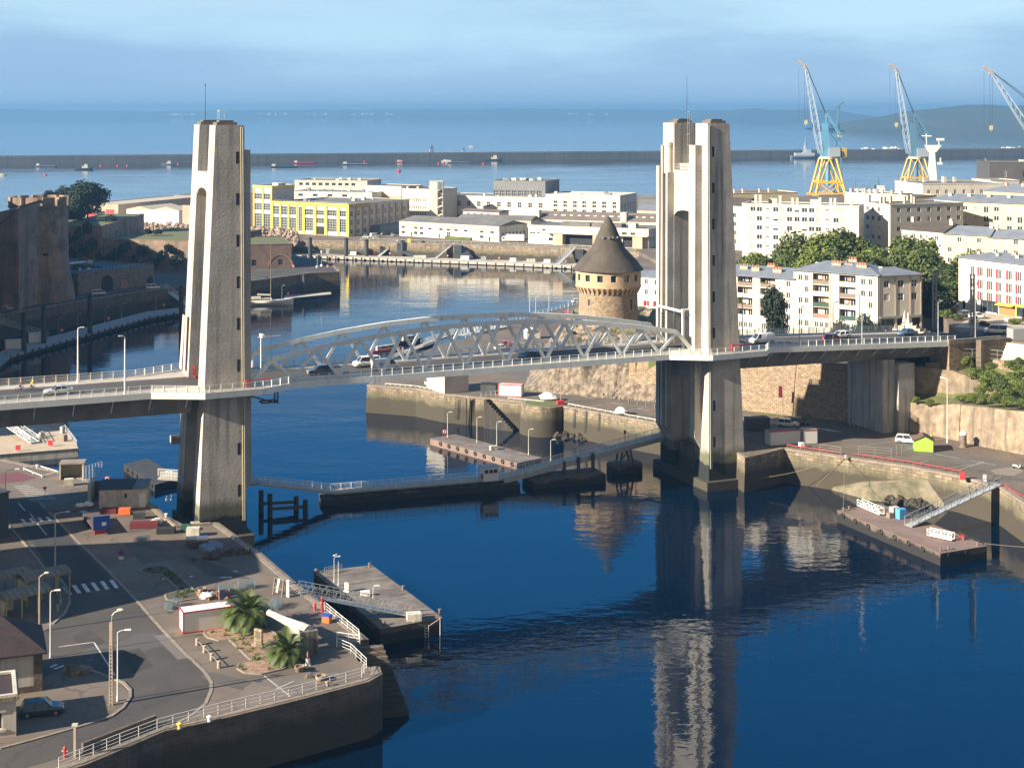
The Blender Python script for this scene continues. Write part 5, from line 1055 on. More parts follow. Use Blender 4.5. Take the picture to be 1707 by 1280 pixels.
# sloping ramp and weed covered rubble at the foot of the quay wall behind the rusty pontoon
mb = MB(); P = [(1350,800,.2), (1440,801,2.6), (1520,793,4.6), (1594,784,QZ-.05)]; out_ = [(1366,811,.0), (1453,813,2.2), (1532,802,4.2), (1598,792,QZ-.1)]
rg = [[Vector((*g(*a), a[2])), Vector((*g(*b), b[2])), Vector((*g(b[0], b[1]+0, b[2]), -2))+Vector((-.9,-.9,0)), Vector((*g(*a), -2))] for a, b in zip(P, out_)]
mb.loft(rg); solo('quay_ramp', 'weedy stone boat ramp climbing along the quay wall behind the rusty pontoon', 'ramp', mb, mat('ramp_stone', (.25,.20,.135), .93, (.11,.10,.055), .5, 8, (.35,.65), .5, 2))
def boulders(name, label, spots, m, seed, cat='rocks'):
    r = random.Random(seed); mb = MB()
    for x, y, z, s in spots:
        for k in range(9): mb.blob((x+r.gauss(0, s), y+r.gauss(0, s*.7), z+r.uniform(-.3, .3)), r.uniform(.4, 1.1), r.random()*99, 5, 7, .4)
    o = solo(name, label, cat, mb, m); o['kind'] = 'stuff'; return o
weed = mat('seaweed_rock', (.030,.022,.014), .7, (.05,.04,.03), 1)
boulders('tidal_rubble', 'dark weed covered rubble at the foot of the quay by the round bastion', [(*g(930+8*k, 722+2*k, .2), .1, 1.3) for k in range(5)], weed, 4)
boulders('tidal_rubble', 'dark weed covered rubble below the boat ramp', [(*g(1490+13*k, 832+3*k, .2), .15, 1.3) for k in range(5)], weed, 6)
r = random.Random(12); mb = MB()
for k in range(900):
    t = r.random(); px = 185+t*310; py = 380+t*9+r.random()*17; z = FZ+ (396+t*8-py)*.25; p = g(px, py, FZ); mb.blob((*p, FZ-1.0+r.random()*1.8+(405-py)*.12), r.uniform(.6, 1.3), k, 4, 6, .35)
o = struct('riprap_rubble', mb, mat('riprap_stone', (.40,.30,.235), .95, (.24,.185,.15), .3, island=.6), 'stuff')

# ------------------------------------------------------------------ vegetation
def crown(seed, R_, Hc, n, leaf, lobes=11, squash=1.0):
    r = random.Random(seed); mb = MB(); C = []
    for k in range(lobes):
        a = 2*pi*k/lobes*2.4+r.random(); q = sqrt(r.random())*.68; h = r.random()
        w_ = sin(pi*min(.97, .18+h*.74))**.6
        C.append((Vector((cos(a)*q*R_*w_, sin(a)*q*R_*w_, Hc*(.12+.74*h))), R_*r.uniform(.30, .50)))
    C.append((Vector((0, 0, Hc*.5)), R_*.5))
    for k in range(n):
        c, rad = r.choice(C); d = Vector((r.gauss(0,1), r.gauss(0,1), r.gauss(0,1))).normalized(); p = c+d*rad*r.uniform(.55, 1.12)*Vector((1,1,squash)).length/1.732
        if p.z < 0: p.z = r.random()*.8
        nn = (d*1.1+Vector((r.gauss(0,.6), r.gauss(0,.6), r.gauss(.3,.6)))).normalized(); u = nn.orthogonal().normalized(); v = nn.cross(u); a = r.random()*6.28; u, v = u*cos(a)+v*sin(a), v*cos(a)-u*sin(a); s = leaf*r.uniform(.6, 1.3)
        mb.face(p-u*s-v*s*.6, p+u*s*.7-v*s*.7, p+u*s+v*s*.6, p-u*s*.6+v*s*.7)
    return mb
def trunk(seed, h, rr, Hc, R_):
    r = random.Random(seed); mb = MB(); mb.cyl((0,0,-.5), (0,0,h*.6), rr, rr*.75, 8); mb.cyl((0,0,h*.6), (.1,0,h+Hc*.4), rr*.75, rr*.25, 7)
    for k in range(6):
        a = k*1.05+r.random(); z = h*.7+Hc*.06*k; mb.cyl((0,0,z), (cos(a)*R_*.6, sin(a)*R_*.6, z+Hc*.28), rr*.4, rr*.12, 6)
    return mb
CR = {}
def tree(name, label, cat, loc, R_, Hc, ht, m=leaf_m, seed=0, n=5200, leaf=.27, group=None, lobes=13):
    """crown from a few shared shapes, scaled to this tree"""
    k = (m.name, seed % 4, n, lobes)
    if k not in CR: CR[k] = crown(seed % 4+31*lobes, 5, 8, n, leaf, lobes).mesh('crown', m)
    t = thing(name, label, cat, loc, (seed*1.7) % 6.28, group)
    o = bpy.data.objects.new('crown', CR[k]); COL.objects.link(o); o.parent = t; o.location = (0, 0, ht*.75); o.scale = (R_/5, R_/5, Hc/8)
    if ht > .4: trunk(seed, ht, max(.12, R_*.055), Hc, R_).make('trunk', bark, t)
    return t
spots = [(1262,425,505,5,'small leafy tree at the start of the row behind the loggia block'), (1300,414,512,6.4,'rounded leafy tree under the left windows of the slab block'), (1335,397,518,8,'tall spreading tree in front of the slab block'), (1370,399,508,7.6,'broad leafy tree hiding the lowest windows of the slab block'), (1400,387,518,8.2,'highest tree of the row before the slab block'), (1438,401,510,7.6,'dense tree where the slab block meets its wing'), (1470,419,500,6.4,'lower rounded tree under the corner wing'), (1512,402,508,8.2,'wide leafy tree beside the low slate roofed house'), (1547,397,512,9,'large tree below the slate roofed house'), (1582,400,515,8.6,'large tree below the middle terrace house'), (1562,432,470,8,'full crowned tree behind the end pavilion'), (1604,412,505,7.8,'tree rising left of the red shuttered block'), (1524,432,478,7,'tree just behind the zinc roof of the loggia block'), (1588,450,455,7,'tree shading the car park beside the red shuttered block'), (1652,419,505,7,'tree behind the roof of the red shuttered block'), (1690,398,515,8,'tall tree behind the red shuttered roof beside the cream block'), (1722,402,520,8,'tree at the picture edge behind the red shuttered block'), (1318,428,480,6,'lower bushy tree hiding the foot of the slab block'), (1352,424,470,6.4,'bushy tree behind the ridge of the loggia block'), (1390,420,475,6.6,'dense low tree behind the orange chimney pots'), (1425,426,470,6.2,'dense tree behind the last chimney of the loggia block'), (1458,432,480,5.8,'low tree before the corner wing windows'), (1492,422,480,6.6,'tree between the corner wing and the slate roofed house'), (1536,420,470,7,'tree in the middle of the dense row behind the pavilion'), (1618,424,478,6.4,'tree pressed against the gable of the red shuttered block'), (1575,475,440,6,'dark low tree over the shady parking row'), (1236,432,510,4.6,'small tree squeezed between the pylon and the slab block')]
for i, (px, py, D, R_, lab) in enumerate(spots):
    D = 382+(D-455)*.45; R_ *= 1.0; zt = zat(py, D); zb = 22.5; tree('leafy_tree', lab, 'tree', (at(px, D), D, zb), R_, zt-zb-2.2, 3.0, leaf_m if i % 3 else leaf_l, i, group='trees between the apartment blocks')
tree('birch_tree', 'slender dark birch in front of the loggia blocks beside the deck lamps', 'tree', (at(1290,338), 338, 18), 4.4, 10.8, 3.2, leaf_d, 3, 5200, .25, None, 13)
tree('conifer', 'dark conical evergreen in front of the end of the loggia block', 'tree', (at(1448,330), 330, 18.5), 3.6, 7.2, .8, leaf_d, 2)
tree('evergreen_tree', 'dark dense evergreen between the end pavilion and the car park', 'tree', (at(1556,352), 352, 23), 5.0, 8.8, .6, leaf_d, 1)
for i, (px, D, R_, Hc, lab) in enumerate(((1577,345,2.4,2.0,'tan flecked shrub bed beside the lattice mast'), (1596,342,2.0,1.6,'low shrub at the kerb of the plaza'), (1622,336,1.8,1.9,'small shrub behind the parked white car'), (1640,333,2.2,1.3,'low flowering border in the plaza'), (1692,335,2.2,1.3,'shrub by the bus stop sign near the shops'))): tree('plaza_shrub', lab, 'shrub', (at(px, D), D, PZ-.2), R_, Hc, .2, leaf_m if i % 2 else leaf_l, i, 700, .4, 'shrubs on the plaza', 7)
# castle trees
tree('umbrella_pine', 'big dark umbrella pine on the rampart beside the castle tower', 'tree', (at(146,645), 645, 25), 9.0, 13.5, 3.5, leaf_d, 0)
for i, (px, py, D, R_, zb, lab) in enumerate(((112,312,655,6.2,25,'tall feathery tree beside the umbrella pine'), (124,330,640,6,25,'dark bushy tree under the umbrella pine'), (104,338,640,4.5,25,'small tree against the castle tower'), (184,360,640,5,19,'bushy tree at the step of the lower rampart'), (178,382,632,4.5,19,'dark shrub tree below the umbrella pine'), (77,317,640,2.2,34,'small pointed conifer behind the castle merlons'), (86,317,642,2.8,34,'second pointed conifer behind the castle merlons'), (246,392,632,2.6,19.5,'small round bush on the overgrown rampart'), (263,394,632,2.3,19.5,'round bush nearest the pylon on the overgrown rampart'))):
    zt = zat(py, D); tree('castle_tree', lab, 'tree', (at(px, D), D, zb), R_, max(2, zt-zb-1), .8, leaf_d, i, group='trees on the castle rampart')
for i in range(9):
    px = 176+i*15; D = 611-i*1.2; tree('rampart_bush', ['dark trailing bush on the overgrown rampart wall'][0], 'bush', (at(px, D), D, 8+ (i*37 % 5)*1.6), 2.6+i % 3*.8, 4.5, .2, leaf_d, i, 900, .5, 'bushes hanging on the rampart', 7)
for i in range(8): tree('rampart_bush', 'dark shrub clinging to the rampart under the umbrella pine', 'bush', (at(101+i*9, 609), 609, 9+(i*53 % 7)*2.1), 3.0, 5, .2, leaf_d, i+3, 900, .5, 'shrubs under the umbrella pine', 7)
# greenery of the slope
r = random.Random(77); slope_tree = [(1574,628,14.6,1.3,1.5), (1590,618,17.2,1.2,1.2), (1612,606,19.9,1.5,1.6), (1625,604,20,1.3,1.5), (1602,667,14.2,1.6,1.0), (1622,668,14.6,1.8,1.3), (1640,668,15.4,1.8,1.5), (1628,632,18.6,2.6,2.4), (1650,640,18.2,2.6,2.8), (1668,652,17.2,2.6,2.8), (1688,640,18.6,2.8,2.6), (1706,655,17.4,2.8,2.6), (1652,616,20,1.6,1.4), (1690,618,20.2,2.4,1.9), (1712,625,20,2.4,2.0), (1660,668,15.8,2.0,1.5), (1682,673,15.8,2.1,1.4), (1704,678,15.8,2.1,1.4), (1533,642,14.6,.9,1.8), (1527,668,13.2,1.0,.8), (1550,672,13.0,1.2,.8), (1700,606,20.6,1.3,1.1), (1640,652,16.6,2.2,2.2), (1676,664,16.2,2.4,2), (1718,668,16.5,2.6,2.2)]
words_ = ['light green bush at the top of the upper wall','tuft of ivy on the corner of the upper wall','small bush beside the abutment foot','bush under the wire fence below the abutment','low greenery on the ledge above the stained wall','spreading bush on the ledge near the wall post','bright bush above the stained lower wall','dark round bush in the middle of the slope','large dark bush below the pale steps','dark bush hanging over the lower wall','bright bush half way up the slope','mid green bush low on the slope at the picture edge','bush against the low tan garden wall','bright bush under the garden wall','bush at the slope top by the picture edge','yellow green scrub just above the stained wall','trailing scrub on the coping of the stained wall','scrub over the wall near the parked scooter','ivy column beside the streaked pier','ferny tuft at the foot of the upper wall','creeping green ledge between the two walls','bush behind the fence at the foot of the steps','bush filling the gap beside the upper wall end','thick bush over the middle of the stained wall','thick bush at the picture edge over the stained wall']
for i, ((px, py, z, R_, Hc), lab) in enumerate(zip(slope_tree, words_)):
    x, y = g(px, py, z); tree('slope_bush', lab, 'bush', (x, y, z-.5), R_, Hc+.5, .1, leaf_l if i % 3 else leaf_m, i, 2600, .27, 'bushes on the green slope', 9)
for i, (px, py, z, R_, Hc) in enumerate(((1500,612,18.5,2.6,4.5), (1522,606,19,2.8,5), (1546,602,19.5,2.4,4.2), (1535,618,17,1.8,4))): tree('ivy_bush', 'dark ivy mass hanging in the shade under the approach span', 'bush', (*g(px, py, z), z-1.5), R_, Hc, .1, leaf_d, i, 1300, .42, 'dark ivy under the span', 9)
for i, (px, py, z, R_) in enumerate(((975,566,14.4,1.8), (967,557,15.4,1.5), (1040,562,15.2,2.4), (1052,570,14.6,2.2), (1062,556,16.2,2.4), (1078,572,14.2,1.8), (1090,560,15.4,2.0))): tree('knoll_bush', 'green bush on the rocky knoll below the round tower', 'bush', (*g(px, py, z), z-1), R_, 2.4, .1, leaf_l if i % 2 else leaf_m, i, 900, .42, 'bushes on the rocky knoll', 9)
# palms
def palm(label, loc, Rf, ht, seed):
    t = thing('palm_tree', label, 'palm', loc, seed); r = random.Random(seed); mb = MB(); mb.cyl((0,0,-.2), (0,0,ht), .42, .34, 10)
    for k in range(40): a = k*2.4; z = .1+ht*k/40; mb.cyl((.3*cos(a), .3*sin(a), z), (.52*cos(a), .52*sin(a), z+.28), .10, .05, 5)
    mb.make('trunk', bark, t)
    for k in range(46):
        a = k*2.399; el = radians(80-74*(k/46)**.8+r.uniform(-6, 6)); L_ = Rf*r.uniform(.85, 1.1); mb = MB(); p = Vector((.15*cos(a), .15*sin(a), ht)); d = Vector((cos(a)*cos(el), sin(a)*cos(el), sin(el))); side = Vector((-sin(a), cos(a), 0)); n = 13
        for i in range(n):
            q = p+d*(L_/n); mb.bar(p, q, .05*(1-i/n)+.012); up = side.cross(d).normalized()
            if i > 1:
                w_ = L_*.25*sin(pi*min(.96, (i+.6)/n))+.08
                for s in (-1, 1):
                    for j in (0, .25, .5, .75):
                        b = p+(q-p)*j; tip = b+side*s*w_+d*w_*.75-up*w_*.15; mb.face(b-d*.045, b+d*.05, tip)
            d = (d+Vector((0,0,-.105-.020*i*max(.25,cos(el)))))
            d.normalize(); p = q
        mb.make('frond', palm_m, t)
    return t
palm('larger palm with an arching crown beside the red framed container', (*g(412,1047), QZ+.1), 3.9, 1.6, 3)
palm('smaller golden green palm below the stone gun block', (*g(477,1102), QZ+.1), 3.0, .9, 8)
# ------------------------------------------------------------------ builders for street and harbour objects
def lamp(name, label, base, h, ang=0, arm=1.6, m=steel_g, head=white_p, r0=.11, droop=.15, group=None, arms=1):
    t = thing(name, label, 'lamp post', base, ang, group); mb = MB(); mb.cyl((0,0,-.1), (0,0,h), r0, r0*.6, 8); mb.cyl((0,0,-.1), (0,0,.5), r0*1.5, r0*1.4, 8); part(t, 'pole', mb, m)
    for k in range(arms):
        s = 1 if k == 0 else -1; mb = MB(); mb.tube([(0,0,h), (s*arm*.3, 0, h+.18), (s*arm, 0, h+.25)], r0*.5, 6); part(t, 'arm', mb, m)
        mb = MB(); mb.loft([[(s*(arm-.15), -.10, h+.20), (s*(arm-.15), .10, h+.20), (s*(arm-.15), .10, h+.32), (s*(arm-.15), -.10, h+.32)], [(s*(arm+.55), -.15, h+.20), (s*(arm+.55), .15, h+.20), (s*(arm+.55), .12, h+.34), (s*(arm+.55), -.12, h+.34)]]); part(t, 'lamp_head', mb, head)
    return t
def fence(name, label, pts, z, h=1.1, step=1.8, m=white_p, rails=3, cat='fence', pr=.035):
    """a free-standing railing: each post a part, the rails between them a part"""
    t = thing(name, label, cat, (*pts[0], z)); o = Vector((*pts[0], 0)); P = [Vector((*p, 0))-o for p in pts]; mb = MB(); me = MB().cyl((0,0,-.1), (0,0,h+.03), pr, pr, 6).mesh('post', m)
    for a, b in zip(P, P[1:]):
        n = max(1, round((b-a).length/step))
        for k in range(n):
            q = bpy.data.objects.new('post', me); COL.objects.link(q); q.parent = t; q.location = a+(b-a)*k/n
        for k in range(rails): zz_ = h-(h-.2)*k/max(1, rails-1)*.9; mb.bar(a+Vector((0,0,zz_)), b+Vector((0,0,zz_)), pr*1.5 if k == 0 else pr)
    q = bpy.data.objects.new('post', me); COL.objects.link(q); q.parent = t; q.location = P[-1]
    mb.make('rail', m, t); return t
def gangway(name, label, p, q, w_=1.6, h=1.5, m=steel_g, n=12, base=None):
    p = Vector(p); q = Vector(q); d = q-p; an = atan2(d.y, d.x); Lg = sqrt(d.x**2+d.y**2); sl = d.z/Lg
    t = thing(name, label, 'gangway', p, an); Z = lambda x: sl*x
    mb = MB(); mb.bar((0,0,-.06), (Lg,0,Z(Lg)-.06), w_, .12); part(t, 'deck', mb, steel_g)
    for s in (-1, 1):
        mb = MB(); y = s*w_/2; mb.bar((0,y,h), (Lg,y,Z(Lg)+h), .08); mb.bar((0,y,h*.55), (Lg,y,Z(Lg)+h*.55), .05); mb.bar((0,y,0), (Lg,y,Z(Lg)), .14)
        for k in range(n+1):
            x = Lg*k/n; mb.bar((x,y,Z(x)), (x,y,Z(x)+h), .06)
            if k < n: x2 = Lg*(k+1)/n; mb.bar((x,y,Z(x)), (x2,y,Z(x2)+h), .05) if k % 2 else mb.bar((x,y,Z(x)+h), (x2,y,Z(x2)), .05)
        part(t, 'side_truss', mb, m)
    return t
def pontoon(name, label, corners, z0, z1, deckm, hullm, fend=0, boll=(), cat='pontoon', rake=0):
    t = thing(name, label, cat, (*corners[0], 0)); o = Vector(corners[0]); P = [tuple(Vector(c)-o) for c in corners]
    mb = MB(); mb.prism(P, z0, z1-.05); part(t, 'hull', mb, hullm)
    c = sum((Vector(p) for p in P), Vector((0,0)))/len(P); mb = MB(); mb.prism([tuple(c+(Vector(p)-c)*1.008) for p in P], z1-.048, z1+.02); part(t, 'deck', mb, deckm)
    if fend:
        n = len(P)
        for i in range(n):
            a, b = Vector(P[i]), Vector(P[(i+1) % n]); k = int((b-a).length/fend); d = (b-a).normalized()
            for j in range(k):
                q = a+d*fend*(j+.5); nn = Vector((d.y, -d.x));  nn = nn if (q+nn-c).length > (q-c).length else -nn
                mb = MB(); z = z1-.45; R_ = .36
                for s in range(10):
                    A, B_ = 2*pi*s/10, 2*pi*(s+1)/10; f = lambda x: Vector((*(q+nn*.12+d*R_*cos(x)), z+R_*sin(x))); mb.cyl(f(A), f(B_), .12, .12, 6, False)
                part(t, 'tyre_fender', mb, black)
    for x, y in boll: mb = MB(); v = Vector((x, y))-o; mb.cyl((*v, z1), (*v, z1+.5), .16, .16, 8); mb.cyl((*v, z1+.5), (*v, z1+.62), .26, .24, 8); part(t, 'bollard', mb, rusty)
    return t
def boxcase(name, label, cat, px, py, dims, rz, m, z=QZ, lid=None, lidm=None, group=None, bevel=.03):
    t = thing(name, label, cat, (*g(px, py, z), z), rz, group); a, b, c = dims; mb = MB(); mb.box(-a/2, a/2, -b/2, b/2, .02, c); mb.make('body', m, t, bevel=bevel)
    if lid: mb = MB(); mb.box(-a/2-.04, a/2+.04, -b/2-.04, b/2+.04, c+.003, c+lid); mb.make('lid', lidm, t, bevel=bevel)
    return t
def bollard(label, px, py, m=white_p, z=QZ, s=1.0, pos=None):
    t = thing('mooring_bollard', label, 'bollard', pos or (*g(px, py, z), z)); mb = MB(); mb.lathe([(.24*s,0), (.17*s,.12*s), (.16*s,.38*s), (.30*s,.48*s), (.30*s,.56*s), (.1*s,.66*s)], 14); mb.make('body', m, t, smooth=True); mb = MB(); mb.lathe([(.36*s,-.03), (.36*s,.05)], 14); mb.make('foot', steel_d, t); return t
def cabin(name, label, px, py, dims, rz, wallm, roofm, trim, z=QZ, pitch=0, cat='container', ribs=0):
    t = thing(name, label, cat, (*g(px, py, z), z), rz); a, b, c = dims; mb = MB(); mb.box(.08, a-.08, .08, b-.08, .1, c-.1); part(t, 'wall', mb, wallm)
    mb = MB()
    if pitch:
        for s in (0, 1):
            x0, x1 = ((-.25, a/2), (a/2, a+.25))[s]; z0_, z1_ = ((c-.12, c+pitch), (c+pitch, c-.12))[s]
            mb.loft([[(x0, -.25, z0_), (x1, -.25, z1_), (x1, -.25, z1_+.1), (x0, -.25, z0_+.1)], [(x0, b+.25, z0_), (x1, b+.25, z1_), (x1, b+.25, z1_+.1), (x0, b+.25, z0_+.1)]])
        mb2 = MB(); mb2.face((.08,.08,c-.1), (a-.08,.08,c-.1), (a/2,.08,c+pitch-.02)); mb2.face((.08,b-.08,c-.1), (a/2,b-.08,c+pitch-.02), (a-.08,b-.08,c-.1)); part(t, 'gable', mb2, wallm)
    else: mb.box(.05, a-.05, .05, b-.05, c-.1, c-.03)
    part(t, 'roof', mb, roofm)
    if trim:
        mb = MB()
        for x in (0, a-.14):
            for y in (0, b-.14): mb.box(x, x+.14, y, y+.14, 0, c)
        for zz_ in (0, c-.14):
            mb.box(.14, a-.14, 0, .12, zz_, zz_+.14); mb.box(.14, a-.14, b-.12, b, zz_, zz_+.14); mb.box(0, .12, .14, b-.14, zz_, zz_+.14); mb.box(a-.12, a, .14, b-.14, zz_, zz_+.14)
        part(t, 'frame', mb, trim)
    return t
def lifebuoy(label, pos, ang=0, board=white_p):
    t = thing('lifebuoy_post', label, 'lifebuoy', pos, ang); mb = MB(); mb.box(-.05, .05, -.05, .05, 0, 1.0); part(t, 'post', mb, red_p); mb = MB(); mb.box(-.42, .42, -.06, .02, .75, 1.75); part(t, 'board', mb, red_p); mb = MB()
    for s in range(12): A, B_ = 2*pi*s/12, 2*pi*(s+1)/12; mb.cyl((.30*cos(A), -.13, 1.25+.30*sin(A)), (.30*cos(B_), -.13, 1.25+.30*sin(B_)), .085, .085, 6, False)
    part(t, 'ring', mb, white_p); return t
# ------------------------------------------------------------------ vehicles
PAINT = {}
def paint(name, c): 
    if name not in PAINT: PAINT[name] = mat('car_paint_'+name, c, .28, metal=.0, coat=.6, spec=.5)
    return PAINT[name]
carpaint = dict(white=(.78,.78,.77), silver=(.48,.50,.53), grey=(.12,.125,.135), black=(.018,.02,.024), red=(.42,.02,.025), blue=(.10,.17,.26), green=(.03,.05,.05))
tyre_m = mat('tyre_rubber', (.02,.02,.02), .8); rim_m = mat('wheel_rim', (.45,.46,.48), .35, metal=.7); headl = mat('headlight_glass', (.75,.77,.80), .15); taill = mat('tail_light', (.35,.01,.01), .25)
def car(name, label, pos, rz, color='white', kind='hatch', cat='car', group=None):
    Lc, W, Ht = {'hatch': (4.2,1.78,1.5), 'sedan': (4.7,1.82,1.45), 'suv': (4.6,1.86,1.68), 'van': (4.9,1.9,1.92), 'panel': (5.1,1.95,2.0)}[kind]
    t = thing(name, label, cat, pos, rz, group); pm = paint(color, carpaint[color]); h2 = Lc/2; w2 = W/2; bh = {'van': 1.02, 'panel': 1.05, 'suv': .98}.get(kind, .88)
    hood = {'van': 1.12, 'panel': 1.12, 'suv': 1.02}.get(kind, .86)
    st_ = [(-h2, .72, .40, bh-.18), (-h2+.10, .90, .27, bh), (-h2+.8, 1, .22, bh+.02), (0, 1, .22, bh+.0), (h2-1.25, 1, .22, hood+.02), (h2-.35, .95, .25, hood-.10), (h2-.06, .82, .30, hood-.25), (h2, .68, .40, hood-.38)]
    mb = MB(); mb.loft([[(x, -w2*q*.90, z0), (x, -w2*q, z0+.22), (x, -w2*q, z1-.14), (x, -w2*q*.93, z1), (x, w2*q*.93, z1), (x, w2*q, z1-.14), (x, w2*q, z0+.22), (x, w2*q*.90, z0)] for x, q, z0, z1 in st_]); mb.make('body', pm, t, smooth=True)
    x = {'hatch': (-h2+.12, -h2+.62, .35, 1.15), 'sedan': (-h2+.75, -h2+1.45, .25, 1.05), 'suv': (-h2+.12, -h2+.50, .40, 1.15), 'van': (-h2+.06, -h2+.22, 1.0, 1.75), 'panel': (-h2+.05, -h2+.15, 1.05, 1.8)}[kind]
    def ring(x0, x1, z, q): return [(x0, -w2*q, z), (x1, -w2*q, z), (x1, w2*q, z), (x0, w2*q, z)]
    gm = pm if kind == 'panel' else glass
    mb = MB(); mb.loft([ring(x[0], x[3], bh-.04, .90), ring(x[1], x[2], Ht-.06, .76)]); mb.make('windows', glass, t)
    if kind == 'panel':
        mb = MB(); k = .25; mb.loft([ring(x[0]-.01, .55, bh-.06, .915), ring(x[1]-.01, .45, Ht-.05, .785)]); mb.make('cargo_side', pm, t)
    mb = MB(); mb.loft([ring(x[1]-.06, x[2]+.06, Ht-.075, .785), ring(x[1]+.10, x[2]-.12, Ht+.0, .66)]); mb.make('roof', pm, t, smooth=True)
    for s in (-1, 1):                               # pillars
        mb = MB()
        for a, b in (((x[3]-.02, bh-.04), (x[2], Ht-.05)), ((x[0]+.02, bh-.04), (x[1], Ht-.05)), (((x[0]+x[3])/2-.1, bh-.04), ((x[1]+x[2])/2-.05, Ht-.05))): mb.bar((a[0], s*w2*.905, a[1]), (b[0], s*w2*.775, b[1]), .09, .06)
        mb.make('pillar', pm, t)
        mb = MB(); mb.cbox((h2-.08, s*w2*.58, hood-.30), (.14, .38, .15)); mb.make('headlight', headl, t); mb = MB(); mb.cbox((-h2+.06, s*w2*.68, bh-.24), (.12, .30, .16)); mb.make('tail_light', taill, t)
        mb = MB(); mb.cbox((x[3]-.35, s*w2*1.05, bh+.06), (.16, .18, .14)); mb.make('mirror', pm, t)
        for xx in (-h2+.82, h2-.86):
            mb = MB(); mb.cyl((xx, s*(w2-.20), .33), (xx, s*(w2+.015), .33), .33, .33, 16); wh = mb.make('wheel', tyre_m, t); mb = MB(); mb.cyl((xx, s*(w2+.0), .33), (xx, s*(w2+.025), .33), .20, .19, 12); mb.make('rim', rim_m, wh)
    mb = MB(); mb.box(h2-.12, h2+.01, -.26, .26, .42, .54); mb.box(-h2-.01, -h2+.1, -.26, .26, .52, .64); mb.make('number_plate', white_p, t)
    mb = MB(); mb.box(-h2+.25, h2-.25, -w2*.93, w2*.93, .16, .30); mb.make('underbody', black, t)
    return t
def dk_(u, v): return bw(u, v, dz(u)+.03)
car('parked_car', 'silver saloon car driving on the approach span behind the railing', dk_(-26.5, -3.0), BA+pi, 'silver', 'sedan')
car('car', 'dark grey estate car at the start of the lift span', dk_(17.6, -2.6), BA+pi, 'grey', 'suv')
v1_ = car('van', 'white panel van with a purple mark on its side on the lift span', dk_(29.6, -2.6), BA, 'white', 'panel', 'van')
mb = MB(); P = lambda x, z: (x, -.945, z)
for k in range(10): A, B_ = 2*pi*k/10, 2*pi*(k+1)/10; mb.bar(P(-1.15+.28*cos(A), 1.22+.26*sin(A)), P(-1.15+.28*cos(B_), 1.22+.26*sin(B_)), .10, .05) if k not in (0, 9) else 0
for a, b in (((-1.1,1.2),(-.86,1.2)), ((-.62,.96),(-.62,1.48)), ((-.62,1.45),(-.3,1.45)), ((-.62,1.22),(-.35,1.22)), ((-.62,.98),(-.3,.98))): mb.bar(P(*a), P(*b), .10, .05)
mb.make('side_lettering', mat('purple_vinyl', (.42,.05,.30), .5), v1_)
car('van', 'white camper van following beyond the lettered van on the far lane', dk_(27.5, 2.0), BA+pi, 'white', 'van', 'van')
car('car', 'black hatchback driving across the middle of the lift span', dk_(57.6, -2.6), BA+pi, 'black', 'hatch')
car('van', 'white delivery van leaving the twin pylon on the approach span', dk_(108.2, -2.4), BA+pi, 'white', 'panel', 'van')
car('car', 'small red car on the approach span in front of the loggia block', dk_(125, -2.6), BA, 'red', 'hatch')
car('car', 'white hatchback passing the red car on the approach span', dk_(129.5, .9), BA+pi, 'white', 'hatch')
car('car', 'blue saloon car near the street end of the approach span', dk_(147, 1.8), BA+pi, 'blue', 'sedan')
car('van', 'white minivan on the upper street beside the plaza', (*g(1660,556,PZ), PZ+.02), 2.9, 'white', 'van', 'van')
for px, py, c, k, rz, lab in ((1612,528,'grey','hatch',.3,'grey car half hidden behind the white car on the plaza'), (1630,531,'white','hatch',.1,'white car parked on the plaza before the shops'), (1588,512,'silver','hatch',.6,'silver car parked nearest the shady trees'), (1580,517,'grey','suv',.6,'grey car parked in the shade of the trees'), (1584,522,'black','sedan',.6,'black car parked in front of the shady row')): car('parked_car', lab, (*g(px, py, PZ), PZ+.01), rz, c, k)
car('parked_car', 'white off-road car by the white containers on the lower road', (*g(1314,711), QZ+.01), -.35, 'white', 'suv')
car('parked_car', 'grey car just behind the white off-road car', (*g(1334,707), QZ+.01), -.3, 'grey', 'hatch')
car('parked_car', 'white car parked beside the lime green cabin', (*g(1512,738), QZ+.01), -.3, 'white', 'suv')
car('parked_car', 'black off-road car in the yard beside the white rendered house', (*g(70,1190), QZ+.01), .28, 'green', 'suv')
car('parked_car', 'white car parked on the point beside the concrete block', (*g(724,642), QZ+.01), .5, 'white', 'suv')
car('parked_car', 'dark car parked close to the white concrete block', (*g(737,641), QZ+.01), .5, 'black', 'hatch')
for px, py, c, k, rz, lab in ((14,517,'white','hatch',.4,'white car on the castle road'), (8,522,'black','suv',.4,'black car on the castle road beside the railing'), (30,513,'grey','hatch',.4,'grey car parked at the castle tower foot'), (165,492,'white','van',.35,'white van before the arched gatehouse door'), (255,482,'white','van',.3,'white van at the far gatehouse arch'), (37,512,'red','hatch',.4,'red car tucked behind the grey car')): car('parked_car', lab, (*g(px, py, FZ), FZ+.01), rz, c, k)
yl_ = ['white car parked at the workshop corner','second white car beside the workshop corner','white van parked in front of the shaded workshop side','grey car in the shade of the workshop','dark car in the shade of the lean-to','silver car at the end of the workshop shade','red car near the naval quay fence','white car in the loading bay','black car parked in the dark dock','white car under the dock canopy end']
for i, (px, py, c, k) in enumerate(((611,397,'white','hatch'), (628,398,'white','hatch'), (625,395,'white','panel'), (640,392,'grey','suv'), (650,391,'black','hatch'), (655,394,'silver','hatch'), (480,391,'grey','hatch'), (976,409,'white','hatch'), (950,408,'black','suv'), (1047,412,'white','hatch'))): car('parked_car', yl_[i], (*g(px, py, FZ), FZ+.01), .3*i, c, k)
